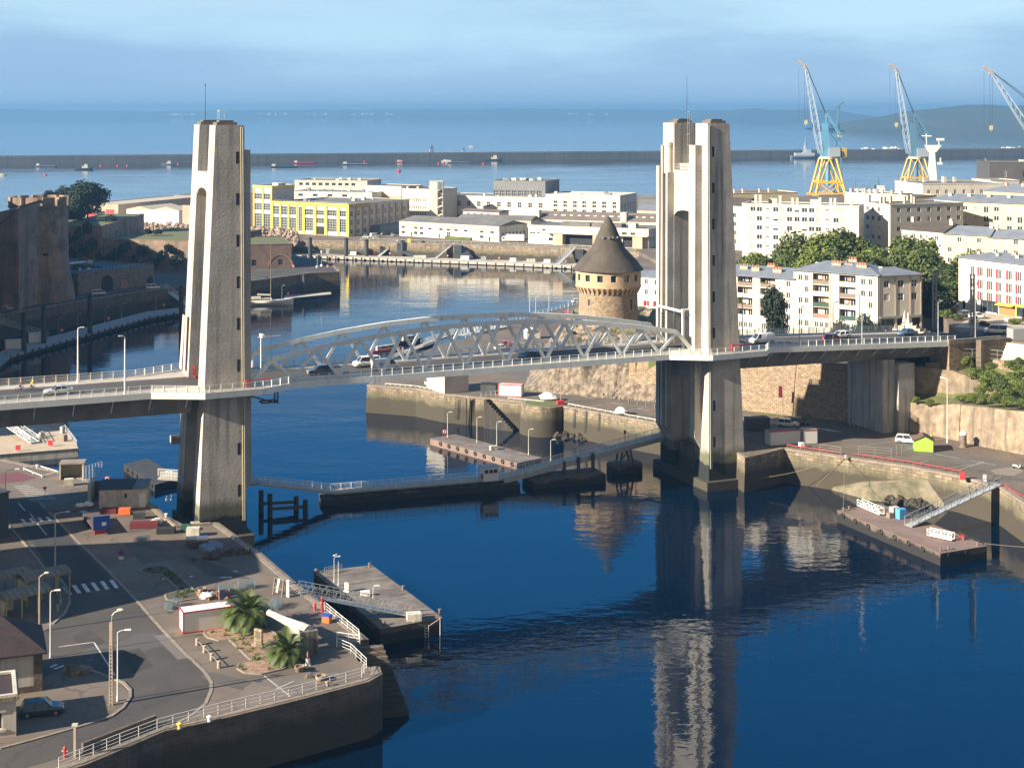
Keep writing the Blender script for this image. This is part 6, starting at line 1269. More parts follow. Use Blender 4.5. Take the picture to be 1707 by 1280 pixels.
for i, (px, py, c) in enumerate(((1228,553,'grey'), (1237,555,'red'), (1385,553,'white'))): car('parked_car', ['grey car parked below the plant filled loggias', 'red car parked below the plant filled loggias', 'white car parked before the loggia block wall'][i], (at(px,326), 326, 21.0 if i < 2 else 20), .4, c, 'hatch')
tk = thing('lorry', 'white box lorry parked beside the low white workshop', 'lorry', (*g(856,404.5,FZ), FZ), -.12)
mb = MB(); mb.box(-3.6, 5.2, -1.25, 1.25, 1.0, 4.0); part(tk, 'cargo_box', mb, white_p); mb = MB(); mb.box(-5.6, -3.7, -1.2, 1.2, .7, 3.0); mb.make('cab', white_p, tk, bevel=.2); mb = MB(); mb.box(-5.64, -5.58, -1.0, 1.0, 1.8, 2.7); mb.box(-5.2, -4.2, -1.22, -1.18, 1.8, 2.6); part(tk, 'windscreen', mb, glass)
for x in (-4.7, 2.6, 3.8):
    for s in (-1, 1): mb = MB(); mb.cyl((x, s*.9, .5), (x, s*1.22, .5), .5, .5, 12); part(tk, 'wheel', mb, tyre_m)
# motor scooter and the yellow clad cyclists
def bicycle(name, label, pos, rz, col):
    t = thing(name, label, 'bicycle', pos, rz)
    for x in (-.52, .52):
        mb = MB()
        for k in range(16): A, B_ = 2*pi*k/16, 2*pi*(k+1)/16; mb.cyl((x+.34*cos(A), 0, .34+.34*sin(A)), (x+.34*cos(B_), 0, .34+.34*sin(B_)), .025, .025, 5, False)
        for k in range(8): A = pi*k/4; mb.bar((x, 0, .34), (x+.33*cos(A), 0, .34+.33*sin(A)), .008)
        part(t, 'wheel', mb, tyre_m)
    mb = MB()
    for a, b in (((-.52,0,.34),(-.15,0,.80)), ((-.15,0,.80),(.36,0,.82)), ((-.05,0,.34),(-.15,0,.80)), ((-.05,0,.34),(.38,0,.76)), ((-.52,0,.34),(-.05,0,.34)), ((.52,0,.34),(.34,0,.95))): mb.cyl(a, b, .03, .03, 6)
    part(t, 'frame', mb, col); mb = MB(); mb.bar((.34,-.28,.98), (.34,.28,.98), .04); part(t, 'handlebar', mb, black); mb = MB(); mb.box(-.30,-.04,-.07,.07,.86,.92); part(t, 'saddle', mb, black); return t
def person(label, pos, rz, pose, top, legs, hair=(.04,.03,.02), helmet=None):
    """one continuous skinned body; pose gives the joints"""
    J = dict(pose); me = bpy.data.meshes.new('body'); vs = []; es = []; rad = []
    def v(p, r_): vs.append(p); rad.append(r_); return len(vs)-1
    pel = v(J['pelvis'], .135); ch = v(J['chest'], .155); sh = v(J['neck0'], .11); nk = v(J['neck'], .058); hd = v(J['head'], .095); tp = v(J['top'], .075)
    for a, b in ((pel,ch), (ch,sh), (sh,nk), (nk,hd), (hd,tp)): es.append((a, b))
    for s in 'LR':
        a = v(J['sho'+s], .066); b = v(J['elb'+s], .045); c = v(J['wri'+s], .032); d_ = (Vector(J['wri'+s])-Vector(J['elb'+s])).normalized(); e = v(tuple(Vector(J['wri'+s])+d_*.07), .036); es += [(sh,a), (a,b), (b,c), (c,e)]
        sd_ = d_.orthogonal().normalized()
        for k in range(4): f = v(tuple(Vector(J['wri'+s])+d_*(.12+.03*(1.5-abs(k-1.5)))+sd_*(.022*(k-1.5))+Vector((0,0,-.012))), .009); es.append((e, f))
        th = v(tuple(Vector(J['wri'+s])+d_*.075+sd_*.055), .010); es.append((e, th))
        a = v(J['hip'+s], .098); b = v(J['kne'+s], .066); c = v(J['ank'+s], .045); e = v(J['toe'+s], .042); es += [(pel,a), (a,b), (b,c), (c,e)]
    me.from_pydata(vs, es, []); o = bpy.data.objects.new('body', me); COL.objects.link(o); sk = o.modifiers.new('skin', 'SKIN')
    for i, d_ in enumerate(me.skin_vertices[0].data): d_.radius = (rad[i], rad[i]); d_.use_root = i == 0
    su = o.modifiers.new('sub', 'SUBSURF'); su.levels = 1; su.render_levels = 1
    dg = bpy.context.evaluated_depsgraph_get(); m2_ = bpy.data.meshes.new_from_object(o.evaluated_get(dg)); bpy.data.objects.remove(o)
    mt, ml = mat('cloth_'+'_'.join('%02d' % int(x*99) for x in top), top, .85), mat('cloth_'+'_'.join('%02d' % int(x*99) for x in legs), legs, .85)
    for q in (skin, mt, ml, black): m2_.materials.append(q)
    N0 = Vector(J['neck']); P0 = Vector(J['pelvis']); hands = [Vector(J['wri'+s]) for s in 'LR']; feet = [Vector(J['ank'+s]) for s in 'LR']; leg = [(Vector(J[a+s]), Vector(J[b+s])) for s in 'LR' for a, b in (('hip','kne'), ('kne','ank'))]
    def segd(p, a, b): t = max(0, min(1, (p-a).dot(b-a)/max(1e-6, (b-a).length_squared))); return (p-a-(b-a)*t).length
    for f in m2_.polygons:
        c = f.center; f.use_smooth = True
        if (c-Vector(J['head'])).length < .17 and c.z > N0.z-.02 or min((c-h).length for h in hands) < .045 or any((c-h).length < .19 and (c-h).length < (c-Vector(J['elb'+s])).length*.7 for h, s in zip(hands, 'LR')): f.material_index = 0
        elif min((c-h).length for h in feet) < .10 or any((c-Vector(J['toe'+s])).length < .1 for s in 'LR'): f.material_index = 3
        elif min(segd(c, a, b) for a, b in leg) < .11 and c.z < P0.z+.03: f.material_index = 2
        else: f.material_index = 1
    t = thing('person', label, 'person', pos, rz); b = bpy.data.objects.new('body', m2_); COL.objects.link(b); b.parent = t
    hm = MB(); hc = Vector(J['head'])+Vector((-.015,0,.035)); hm.blob(hc, (.118,.105,.115) if helmet else (.112,.10,.11), 1, 8, 12, .02)
    hm.make('helmet' if helmet else 'hair', mat('helmet_'+str(helmet), helmet, .4) if helmet else mat('hair_dark', hair, .8), t, smooth=True)
    fm = MB(); h = Vector(J['head']); fm.blob(h+Vector((.098,0,-.02)), (.018,.014,.022), 2, 5, 6, 0); fm.make('nose', skin, t, smooth=True)
    fm = MB(); [fm.blob(h+Vector((.088,s*.034,.012)), (.010,.014,.009), 2, 5, 6, 0) for s in (-1, 1)]; fm.blob(h+Vector((.086,0,-.058)), (.010,.024,.007), 2, 5, 6, 0); fm.make('eyes_and_mouth', mat('face_dark', (.10,.04,.035), .5), t)
    fm = MB(); [fm.blob(h+Vector((0,s*.095,-.005)), (.022,.012,.032), 2, 5, 6, 0) for s in (-1, 1)]; fm.make('ears', skin, t)
    return t
def stand(): return dict(pelvis=(0,0,.95), chest=(.01,0,1.25), neck0=(0,0,1.42), neck=(.01,0,1.52), head=(.03,0,1.64), top=(.02,0,1.73), shoL=(0,.18,1.40), elbL=(-.02,.25,1.13), wriL=(.08,.24,.90), shoR=(0,-.18,1.40), elbR=(-.03,-.25,1.13), wriR=(.06,-.25,.90), hipL=(0,.10,.90), kneL=(.04,.11,.50), ankL=(-.02,.11,.09), toeL=(.14,.12,.05), hipR=(0,-.10,.90), kneR=(.0,-.11,.50), ankR=(-.08,-.11,.09), toeR=(.08,-.12,.05))
def ride(): return dict(pelvis=(-.20,0,1.02), chest=(.02,0,1.30), neck0=(.12,0,1.44), neck=(.17,0,1.52), head=(.23,0,1.62), top=(.23,0,1.71), shoL=(.11,.18,1.42), elbL=(.24,.24,1.20), wriL=(.33,.24,1.02), shoR=(.11,-.18,1.42), elbR=(.24,-.24,1.20), wriR=(.33,-.24,1.02), hipL=(-.18,.10,.97), kneL=(.16,.12,.78), ankL=(-.02,.11,.40), toeL=(.12,.11,.36), hipR=(-.18,-.10,.97), kneR=(.12,-.12,.62), ankR=(-.06,-.11,.22), toeR=(.08,-.11,.18))
bicycle('bicycle', 'bicycle under the rider in the yellow jacket', dk_(-30.2, 1.4), BA, steel_d); person('cyclist in a bright yellow jacket riding across the approach span', dk_(-30.2, 1.4), BA, ride(), (.85,.62,.03), (.03,.03,.06), helmet=(.75,.60,.05))
bicycle('bicycle', 'bicycle of the second rider behind the yellow jacket', dk_(-31.9, 1.8), BA, mat('purple_frame', (.18,.04,.20), .4)); person('cyclist in a dark red top following the rider in yellow', dk_(-31.9, 1.8), BA, ride(), (.28,.05,.07), (.05,.04,.10))
person('worker in a yellow vest standing behind the lime green cabin', (*g(1553,737), QZ+.02), -1.4, stand(), (.75,.72,.05), (.03,.04,.08))
for px, py, lab, c in ((265,481,'person in dark clothes near the gatehouse gangway', (.05,.05,.07)), (271,480,'person in a red top near the gatehouse gangway', (.35,.04,.05)), (1563,558,'pedestrian in a blue top waiting by the lattice mast', (.06,.12,.35))):
    z = FZ if px < 900 else PZ; person(lab, (*g(px, py, z), z+.02), .5, stand(), c, (.04,.04,.06))
sc_ = thing('motor_scooter', 'white and black motor scooter parked by the stained wall', 'scooter', (*g(1696,781), QZ), -.3); mb = MB()
for x in (-.6, .6): mb.cyl((x,-.06,.26), (x,.06,.26), .26, .26, 12)
part(sc_, 'wheels', mb, tyre_m); mb = MB(); mb.loft([[(-.85,-.14,.5), (-.85,.14,.5), (-.8,.14,.78), (-.8,-.14,.78)], [(-.1,-.17,.35), (-.1,.17,.35), (-.1,.16,.78), (-.1,-.16,.78)], [(.1,-.17,.22), (.1,.17,.22), (.1,.17,.32), (.1,-.17,.32)], [(.38,-.17,.25), (.38,.17,.25), (.38,.17,.35), (.38,-.17,.35)], [(.5,-.2,.4), (.5,.2,.4), (.42,.18,1.0), (.42,-.18,1.0)]]); part(sc_, 'body', mb, white_p); mb = MB(); mb.box(-.75,.0,-.15,.15,.78,.88); part(sc_, 'seat', mb, black); mb = MB(); mb.bar((.42,-.32,1.05), (.42,.32,1.05), .05); mb.bar((.42,0,.9), (.42,0,1.05), .06); part(sc_, 'handlebar', mb, black)
# ------------------------------------------------------------------ floating walkway and pontoons
def walkway():
    t = thing('floating_walkway', 'long floating walkway crossing the channel behind the pylon to the far quay', 'walkway')
    P = [Vector((-63, 268, 6.6)), Vector((-45.5, 267.5, 5.6)), Vector((-33, 276, 1.9)), Vector((-2.0, 286.2, 2.0)), Vector((32.2, 303.2, 7.0))]
    mb = MB()
    for a, b in zip(P, P[1:]): mb.bar(a, b, 2.6, .3)
    part(t, 'deck', mb, footway)
    for s in (-1, 1):
        mb = MB(); me = MB().box(-.06, .06, -.06, .06, 0, 1.25).mesh('post', white_steel); q = [p+Vector((.40, -.92, 0))*-s*1.25 for p in P]
        for a, b in zip(q, q[1:]):
            for h in (1.2, 1, .8, .6, .4, .2): mb.bar(a+Vector((0,0,h)), b+Vector((0,0,h)), .09 if h > 1.1 else .04)
        r_ = part(t, 'railing', mb, white_steel)
        for a, b in zip(q, q[1:]):
            n = int((b-a).length/1.9)
            for k in range(n): o = bpy.data.objects.new('post', me); COL.objects.link(o); o.parent = r_; o.location = a+(b-a)*k/n
    mb = MB(); a, b = P[2], P[3]; d = (b-a).normalized(); mb.bar(a+Vector((-3,-1,-1.25))+d*1, b+d*3+Vector((0,0,-1.35)), 4.6, 1.3); part(t, 'float', mb, rust_hull)
    mb = MB(); mb.bar(b+d*3.2+Vector((2,1,-1.3)), b+d*17+Vector((3,2,-1.3)), 6, 1.8); part(t, 'float', mb, rust_hull)
    for k in range(5): mb = MB(); p = b+d*(4+3.0*k)+Vector((2.6,1.6,0)); mb.cyl((p.x,p.y,0), (p.x,p.y,2.9+.6*k), .35, .35, 8); part(t, 'trestle', mb, steel_d)
    for x, y in ((-45, 269), (-43, 266.5), (-39, 271), (-37, 268.5)):
        mb = MB(); mb.cyl((x,y,-3), (x,y,4.0 if x < -42 else 2.4), .5, .45, 10); part(t, 'dolphin', mb, pile_m)
    mb = MB(); mb.bar((-45,269,1.6), (-39,271,1.4), .4, .5); mb.bar((-43,266.5,1.3), (-37,268.5,1.2), .4, .5); part(t, 'waling', mb, steel_d)
    mb = MB(); a, b = P[3], P[4]
    for s in (-1, 1):
        o = Vector((.40, -.92, 0))*-s*1.2; mb.bar(a+o+Vector((0,0,-.5)), b+o+Vector((0,0,-.5)), .2, .7)
    part(t, 'ramp_girder', mb, steel_g)
    return t
walkway()
cb = thing('control_cabin', 'small white control cabin standing on the floating walkway', 'cabin', (*g(806, 803, 2.2), 2.2), .33)
mb = MB(); mb.box(0, 3.0, 0, 2.2, 0, 2.6); cb_ = part(cb, 'wall', mb, white_p); mb = MB(); mb.box(-.15, 3.15, -.15, 2.35, 2.601, 2.75); part(cb, 'roof', mb, white_d)
for k in range(3): mb = MB(); mb.box(.25+.9*k, .95+.9*k, -.03, 0, 1.5, 2.2); part(cb, 'window', mb, glass)
mb = MB(); mb.box(-.25, -.02, .3, 1.0, .4, 1.3); part(cb, 'lifebuoy_box', mb, red_p); mb = MB(); mb.tube([(-.9,1,0), (-.9,1,3.4), (-.2,1,3.6), (.2,1,3.4), (.2,1,2.7)], .05, 6); mb.tube([(-.9,1.7,0), (-.9,1.7,3.4), (-.2,1.7,3.6), (.2,1.7,3.4)], .05, 6); part(cb, 'hoop', mb, white_p)
sp_ = thing('ramp_float', 'black float with a steel trestle holding up the walkway ramp', 'float', (*g(1041, 778, 1.0), 0), .35)
mb = MB(); mb.box(-3.3, 3.3, -1.6, 1.6, -.6, 2.0); mb.make('hull', rust_hull, sp_, bevel=.2); mb = MB()
for x in (-1.4, 1.4):
    for y in (-1, 1): mb.bar((x, y, 2), (x*.45, y, 5.4), .3)
mb.bar((-.7,-1,5.4), (-.7,1,5.4), .3); mb.bar((.7,-1,5.4), (.7,1,5.4), .3); mb.bar((-1.2,-1,2.6), (.8,-1,4.9), .2); mb.bar((1.2,-1,2.6), (-.8,-1,4.9), .2); part(sp_, 'trestle', mb, steel_d)
mb = MB(); mb.cyl((-.4,-1.1,5.4), (-.4,-1.1,8.4), .06, .06, 6); mb.cbox((-.4,-1.1,8.2), (.3,.3,.7)); part(sp_, 'signal', mb, black)
pontoon('jetty_pontoon', 'narrow floating jetty hung with tyres behind the floating walkway', [g(717,731,1.3), g(760,724,1.3), g(903,763,1.3), g(862,772,1.3)], -.6, 1.3, barge_dk, rusty, 3.0)
for px, py, h in ((746,729,5.2), (795,738,5.2), (828,748,5.4), (881,758,5.0), (918,768,4.0)): lamp('jetty_lamp', {746:'lamp at the far tip of the tyre hung jetty', 795:'second lamp from the tip of the tyre hung jetty', 828:'middle lamp of the tyre hung jetty', 881:'lamp near the root of the tyre hung jetty', 918:'short lamp where the jetty meets the walkway'}[px], (*g(px, py, 1.3), 1.3), h, .3, .5, white_steel, r0=.07, group='lamps along the jetty')
lifebuoy('red lifebuoy post at the tip of the tyre hung jetty', (*g(741,729,1.3), 1.3), .3)
boxcase('deck_locker', 'pale locker half way along the tyre hung jetty', 'locker', 823, 750, (1.6, 1.0, .9), .4, white_d, 1.3)
np_ = [g(523,953,2.2), g(620,942,2.2), g(737,1029,2.2), g(634,1048,2.2)]
pontoon('work_barge', 'grey and rust decked barge moored below the cannon quay', np_, -.8, 2.2, barge_dk, rust_hull, 0, [g(616,945,2.2), g(672,983,2.2), g(733,1022,2.2), g(527,955,2.2), g(640,1042,2.2)])
mb = MB()
for k in range(5): t_ = .12+.17*k; a = Vector(np_[0]).lerp(Vector(np_[3]), t_); b = Vector(np_[1]).lerp(Vector(np_[2]), t_); mb.bar((*a.lerp(b,.02), 2.232), (*b.lerp(a,.02), 2.232), .12, .02)
bp_ = solo('plate_seams', 'welded plate seams across the deck of the moored barge', 'deck seams', mb, rust_hull)
bp_.parent = bpy.data.objects['work_barge']; bp_.location = -Vector((*np_[0], 0)); del bp_['category'], bp_['label']
gangway('gangway', 'grey truss gangway from the cannon quay down to the moored barge', (*g(500,989,6.7), 6.7), (*g(684,1024,2.35), 2.35), 1.7, 1.5, steel_g, 16)
lamp('barge_lamp', 'tall white post carrying a gull on the moored barge', (*g(557,971,2.2), 2.2), 3.6, .3, .35, white_steel, r0=.06)
lamp('barge_lamp', 'plain second post with a dark tip on the moored barge', (*g(564,976,2.2), 2.2), 3.4, .3, .2, white_steel, black, r0=.06)
lamp('barge_lamp', 'short white lamp in the middle of the moored barge', (*g(622,998,2.2), 2.2), 1.6, .3, .35, white_steel, r0=.05)
boxcase('deck_locker', 'pale square locker on the rusty corner of the moored barge', 'locker', 690, 1033, (2.0, 1.5, 1.0), .2, white_d, 2.22); boxcase('deck_locker', 'white low locker in the middle of the moored barge', 'locker', 609, 993, (1.3, .9, .7), .2, white_p, 2.22)
mb = MB(); mb.box(-.35, .35, -.06, .06, .02, 1.3); mb.box(-.5, .5, -.2, .2, 0, .08); solo('notice_board', 'upright white board on the moored barge', 'board', mb, white_p, (*g(578,986,2.2), 2.22), -.6)
lad = thing('boat_ladder', 'white boarding ladder hanging from the end of the moored barge', 'ladder', (*g(711,1034,2.2), 0), .35); mb = MB()
for x in (-1.9, 1.9): mb.bar((x,-.15,-.5), (x,-.15,2.4), .09)
for x in (-.25, .25): mb.bar((x,-.15,-.6), (x,-.15,1.6), .06)
for k in range(5): mb.bar((-.25,-.15,-.4+.4*k), (.25,-.15,-.4+.4*k), .05)
mb.bar((-1.9,-.15,2.3), (-.3,-.15,1.5), .05); mb.bar((1.9,-.15,2.3), (.3,-.15,1.5), .05); part(lad, 'rails', mb, white_p)
fence('crowd_barrier', 'galvanised barrier frames stacked at the head of the moored barge', [g(541,958,2.2), g(570,952,2.2)], 2.22, 1.1, .35, steel_g, 4, 'barrier')
rb_ = [(57,262.8), (67.8,237.4), (76.5,241.6), (65.7,267.4)]
pontoon('rusty_pontoon', 'rust red pontoon with tyre fenders moored along the tan quay wall', rb_, -.8, 2.0, rusty, rust_hull, 3.6, [(58,262.4), (59.2,263.4), (68.2,238.6), (69.6,239.2), (75,241.6), (73.6,244.5)])
gangway('gangway', 'long grey gangway from the quay top down to the rusty pontoon', (*g(1664,806,6.8), 6.8), (*g(1514,876,2.15), 2.15), 1.7, 1.4, steel_g, 14)
gangway('spare_gangway', 'small white gangway lying at the bow of the rusty pontoon', (*g(1433,841,2.3), 2.3), (*g(1470,857,2.3), 2.3), 1.0, 1.0, white_p, 7); gangway('spare_gangway', 'small white gangway lying near the stern of the rusty pontoon', (*g(1548,890,2.3), 2.3), (*g(1589,899,2.3), 2.3), 1.0, 1.0, white_p, 7)
boxcase('deck_locker', 'bright blue cabinet on the rusty pontoon', 'locker', 1502, 864, (1.5, 1.2, 1.7), .4, blue_l, 2.02); boxcase('deck_locker', 'pale cabinet next to the bright blue cabinet', 'locker', 1491, 860, (1.4, 1.2, 1.6), .4, white_d, 2.02); boxcase('crate', 'brown crate tucked beside the pale cabinet', 'crate', 1484, 863, (1.0, 1.0, .9), .4, wood, 2.02); boxcase('deck_box', 'red box near the stern gangway of the rusty pontoon', 'box', 1604, 898, (.8, .8, .6), .4, red_p, 2.02)
def rope(label, pts, r_=.035): mb = MB(); mb.tube(pts, r_, 5); solo('mooring_rope', label, 'rope', mb, mat('rope', (.28,.23,.17), .9))
def sag(a, b, s, n=10): a = Vector(a); b = Vector(b); return [a.lerp(b, i/n)-Vector((0,0,s*4*(i/n)*(1-i/n))) for i in range(n+1)]
bq = (*g(1410,763), QZ+.5); rope('upper mooring rope from the quay bollard towards the pylon', sag(bq, (*g(1215,800,1.5), 1.6), 1.2)); rope('lower mooring rope dropping from the quay bollard to the water', sag(bq, (*g(1360,808,.5), .2), .2)); rope('thin rope from the quay down to the bow of the rusty pontoon', sag((58,262.6,2.5), (*g(1408,764), QZ), .1)); rope('pale rope running off from the stern of the rusty pontoon', sag((76,241.5,2.4), (91, 236, 3.2), .3))
lp_ = [g(-60,762,1.8), g(130,747,1.8), g(99,703,1.8), g(-60,702,1.8)]
pontoon('ferry_pontoon', 'sandy decked landing pontoon with railings below the approach span', lp_, -.6, 1.8, mat('sandy_deck', (.50,.41,.31), .9, (.40,.33,.25), .5), white_d, 0)
fence('pontoon_fence', 'white railing along the far side of the sandy landing pontoon', [g(-20,703,1.8), g(98,704,1.8), g(128,744,1.8)], 1.85, 1.2, 1.6, white_p, 3); gangway('gangway', 'short white ramp in the middle of the sandy landing pontoon', (*g(8,722,2), 4.4), (*g(58,738,2), 2.1), 2, 1.2, white_p, 6)
for px, py, lab in ((30,752,'red panel near the ramp on the sandy landing pontoon'), (84,744,'red panel on the outer front of the sandy landing pontoon')): mb = MB(); mb.box(-.5,.5,-.05,.05,.2,1.2); mb.box(-.05,.05,-.05,.05,0,.2); solo('red_panel', lab, 'panel', mb, red_p, (*g(px, py, 1.8), 1.83))
boxcase('deck_locker', 'white locker on the sandy landing pontoon', 'locker', 64, 731, (1.0,.9,.9), .2, white_p, 1.83); boxcase('deck_locker', 'grey machinery box at the corner of the sandy landing pontoon', 'locker', 92, 710, (1.6,1.2,1.2), .2, steel_g, 1.83)
for k, (px, py) in enumerate(((16,716), (52,722), (70,728), (108,735), (104,722))): boxcase('deck_fitting', ['grey winch box at the left of the sandy pontoon','grey box by the ramp foot on the sandy pontoon','low cream crate on the sandy pontoon','brown post base near the red float of the sandy pontoon','small grey box by the pontoon side railing'][k], 'box', px, py, (.9,.7,.7+.2*k), .3*k, [steel_g, steel_g, white_d, wood, steel_g][k], 1.83)
t = thing('marker_float', 'round red marker float at the corner of the sandy landing pontoon', 'buoy', (*g(128,756,.5), .3)); mb = MB(); mb.blob((0,0,.5), (.5,.5,.55), 1, 8, 12, 0); part(t, 'float', mb, red_p, smooth=True); mb = MB(); mb.cyl((0,0,1), (0,0,1.5), .06, .06, 6); part(t, 'eye', mb, steel_d)
pontoon('dark_barge', 'low black barge moored beside the pylon and the stained hut', [g(206,774,1.3), g(246,764,1.3), g(300,796,1.3), g(258,808,1.3)], -.6, 1.3, mat('black_deck', (.03,.032,.035), .85, (.055,.05,.048), .6), rust_hull, 3.0)
for px, lab in ((278,'white post lamp on the inner end of the black barge'), (286,'white post lamp nearest the pylon on the black barge')): mb = MB(); mb.cyl((0,0,0), (0,0,1.2), .12, .12, 8); mb.cyl((0,0,1.2), (0,0,1.5), .3, .26, 10); solo('light_post', lab, 'light post', mb, white_p, (*g(px, 798, 1.3), 1.3))
# castle side and naval pontoons
cp = thing('castle_pontoon', 'long grey pontoon on black piles along the shaded castle quay', 'pontoon'); mb = MB(); mb.prism([g(-60,655,1.6), g(18,593,1.6), g(250,528,1.6), g(345,513,1.6), g(345,507,1.6), g(245,519,1.6), g(12,580,1.6), g(-60,622,1.6)], 1.0, 1.6); part(cp, 'deck', mb, mat('pontoon_deck', (.33,.32,.31), .9, (.27,.265,.26), .5)); mb = MB(); mb.prism([g(-58,652,1.6), g(18,592,1.6), g(250,527.6,1.6), g(343,513,1.6), g(343,508,1.6), g(245,520,1.6), g(13,582,1.6), g(-58,624,1.6)], -.3, .99); part(cp, 'float', mb, rust_hull)
E_ = [Vector(g(18,593,1.6)), Vector(g(250,528,1.6)), Vector(g(330,515.5,1.6))]
for a, b, n in ((E_[0], E_[1], 22), (E_[1], E_[2], 6)):
    for k in range(n): p = a.lerp(b, k/n); mb = MB(); mb.box(p.x-.2, p.x+.2, p.y-.55, p.y-.1, -.6, 1.75); part(cp, 'fender', mb, black)
for i, (px, py) in enumerate(((98,556), (129,548), (175,537), (203,530), (260,516))): lamp('pontoon_lamp', ['grey lamp nearest the white cabins on the castle pontoon','second grey lamp from the cabins on the castle pontoon','middle grey lamp on the castle pontoon','fourth grey lamp from the cabins on the castle pontoon','grey lamp nearest the pylon on the castle pontoon'][i], (*g(px, py, 1.6), 1.6), 4.6, .5, .6, steel_g, steel_g, .07, group='lamps on the castle pontoon')
for i, (px, py) in enumerate(((103,557), (181,537), (273,514), (10,592))): lifebuoy(['red lifebuoy by the cabins on the castle pontoon','red lifebuoy half way along the castle pontoon','red lifebuoy near the pylon on the castle pontoon','red lifebuoy at the bend of the castle pontoon'][i], (*g(px, py, 1.6), 1.62), .4)
cabin('pontoon_cabin', 'white flat roofed cabin at the bend of the castle pontoon', 9, 583, (4.6,2.6,2.7), .45, white_p, white_d, None, 1.62, cat='cabin'); cabin('pontoon_cabin', 'white flat roofed cabin beside the gangway of the castle pontoon', 48, 572, (4.6,2.6,2.9), .45, white_p, white_d, None, 1.62, cat='cabin')
gangway('gangway', 'grey gangway dropping from the castle road to the white cabins', (*g(-8,536,FZ), FZ), (*g(80,562,1.8), 1.9), 2, 1.6, steel_g, 12); gangway('gangway', 'white gangway at the gatehouse end of the castle pontoon', (*g(272,479,FZ), FZ), (*g(318,513,1.8), 1.9), 2, 1.4, white_p, 10)
fence('castle_road_rail', 'pale low rail along the castle road', [Vector(g(px, py, FZ))+Vector((-1.0,1.0)) for px, py in ((-40,531), (0,522), (55,513.5), (108,504.5), (164,495), (232,485))], FZ+.03, .7, 4.0, coping_m, 1, pr=.09)
def pile(i, px, D, zt, lab, r_=1.0): t = thing('mooring_pile', lab, 'pile', (at(px, D), D, 0), group='black mooring piles'); mb = MB(); mb.cyl((0,0,-3), (0,0,zt), r_, r_, 14); part(t, 'shaft', mb, pile_m); mb = MB(); mb.lathe([(r_+.08,zt-.3), (r_+.08,zt), (.02,zt+.5)], 14); part(t, 'cap', mb, black)
for i, (px, py) in enumerate(((517,397), (577,398), (611,400), (671,402), (705,403), (767,405), (802,407), (866,408), (902,410), (967,413))): pile(i, px, 728, zat(py, 728), 'black steel mooring pile standing in the row before the sunlit naval quay')
for i, (px, py, D, lab) in enumerate(((507,458,585,'black pile beside the sailing boat pontoon'), (444,463,575,'dark pile behind the sailing boat mast'), (40,522,440,'dark pile beside the castle gangway'), (302,478,480,'dark pile by the white gangway near the pylon'), (150,493,475,'dark pile in the shade below the gatehouse'), (73,512,455,'dark pile under the castle tower'))): pile(i, px, D, zat(py, D), lab, .75)
nv = thing('naval_pontoon', 'long pale pontoon along the sunlit naval quay', 'pontoon'); mb = MB(); mb.prism([g(490,425,1.5), g(850,438.5,1.5), g(985,445,1.5), g(985,440,1.5), g(850,434,1.5), g(490,421.5,1.5)], .3, 1.5); part(nv, 'deck', mb, mat('pale_pontoon_deck', (.48,.45,.40), .9, (.40,.37,.33), .4)); A_ = Vector(g(490,425,1.5)); B_ = Vector(g(985,445,1.5))
for k in range(34): p = A_.lerp(B_, k/33); mb = MB(); mb.box(p.x-.3, p.x+.3, p.y-.9, p.y-.1, -1.2, 1.6); part(nv, 'fender', mb, black)
for i, (a, b, lab) in enumerate((((632,427),(662,402.5),'steep stair gangway nearest the yellow workshop on the naval pontoon'), ((727,430.5),(757,406.5),'middle stair gangway on the naval pontoon'), ((930,440.5),(958,413.5),'stair gangway beside the round tower roof on the naval pontoon'))):
    gangway('stair_gangway', lab, (*g(*a, 1.5), 1.6), (*g(*b, FZ), FZ+.4), 2.2, 1.8, steel_g, 9); p = g(b[0]+4, b[1]+1, FZ); mb = MB(); mb.loft([[(p[0]-1, p[1]-5, 4), (p[0]+2.5, p[1]-5, 4), (p[0]+2.5, p[1]-4.6, 7.8), (p[0]-1, p[1]-4.6, 7.8)], [(p[0]+6, p[1]-7, 1.5), (p[0]+9, p[1]-7, 1.5), (p[0]+3.0, p[1]-1, 7.8), (p[0]-1, p[1]-1, 7.8)]]); solo('gangway_bracket', ['dark bracket under the stair nearest the yellow workshop','dark bracket under the middle naval stair','dark bracket under the stair by the round tower roof'][i], 'bracket', mb, steel_d)
for i, (px, py) in enumerate(((650,427), (746,431), (832,434.5), (943,440))): lifebuoy(['red lifebuoy below the stair nearest the yellow workshop','red lifebuoy at the middle of the naval pontoon','red lifebuoy along the naval pontoon past the white cabinets','red lifebuoy beside the round tower roof'][i], (*g(px, py, 1.5), 1.55))
for i, (px, py, d, m) in enumerate(((549,423,(3,2,2.6),steel_g), (589,425,(3,2,1.6),white_p), (625,426,(1.6,1.4,2),orange_p), (775,433,(4,2,1.8),white_p), (806,434,(2.4,2,1.8),steel_g), (855,436,(3,2,1.6),white_p), (700,430,(6,1.6,1.2),white_d), (885,437,(4,2,1.5),white_d), (912,438.5,(3,2,1.7),white_p))): boxcase('pontoon_cabinet', ['tall grey cabinet on the naval pontoon near the battery','white cabinet on the naval pontoon near the yellow workshop','orange cabinet at the first naval stair foot','broad white cabinet right of the middle naval stair','grey cabinet between the piles on the naval pontoon','white cabinet past the fourth buoy on the naval pontoon','long pale crate before the middle naval stair','long pale crate by the round tower end of the naval pontoon','white cabinet nearest the round tower on the naval pontoon'][i], 'cabinet', px, py, d, 0, m, 1.52)
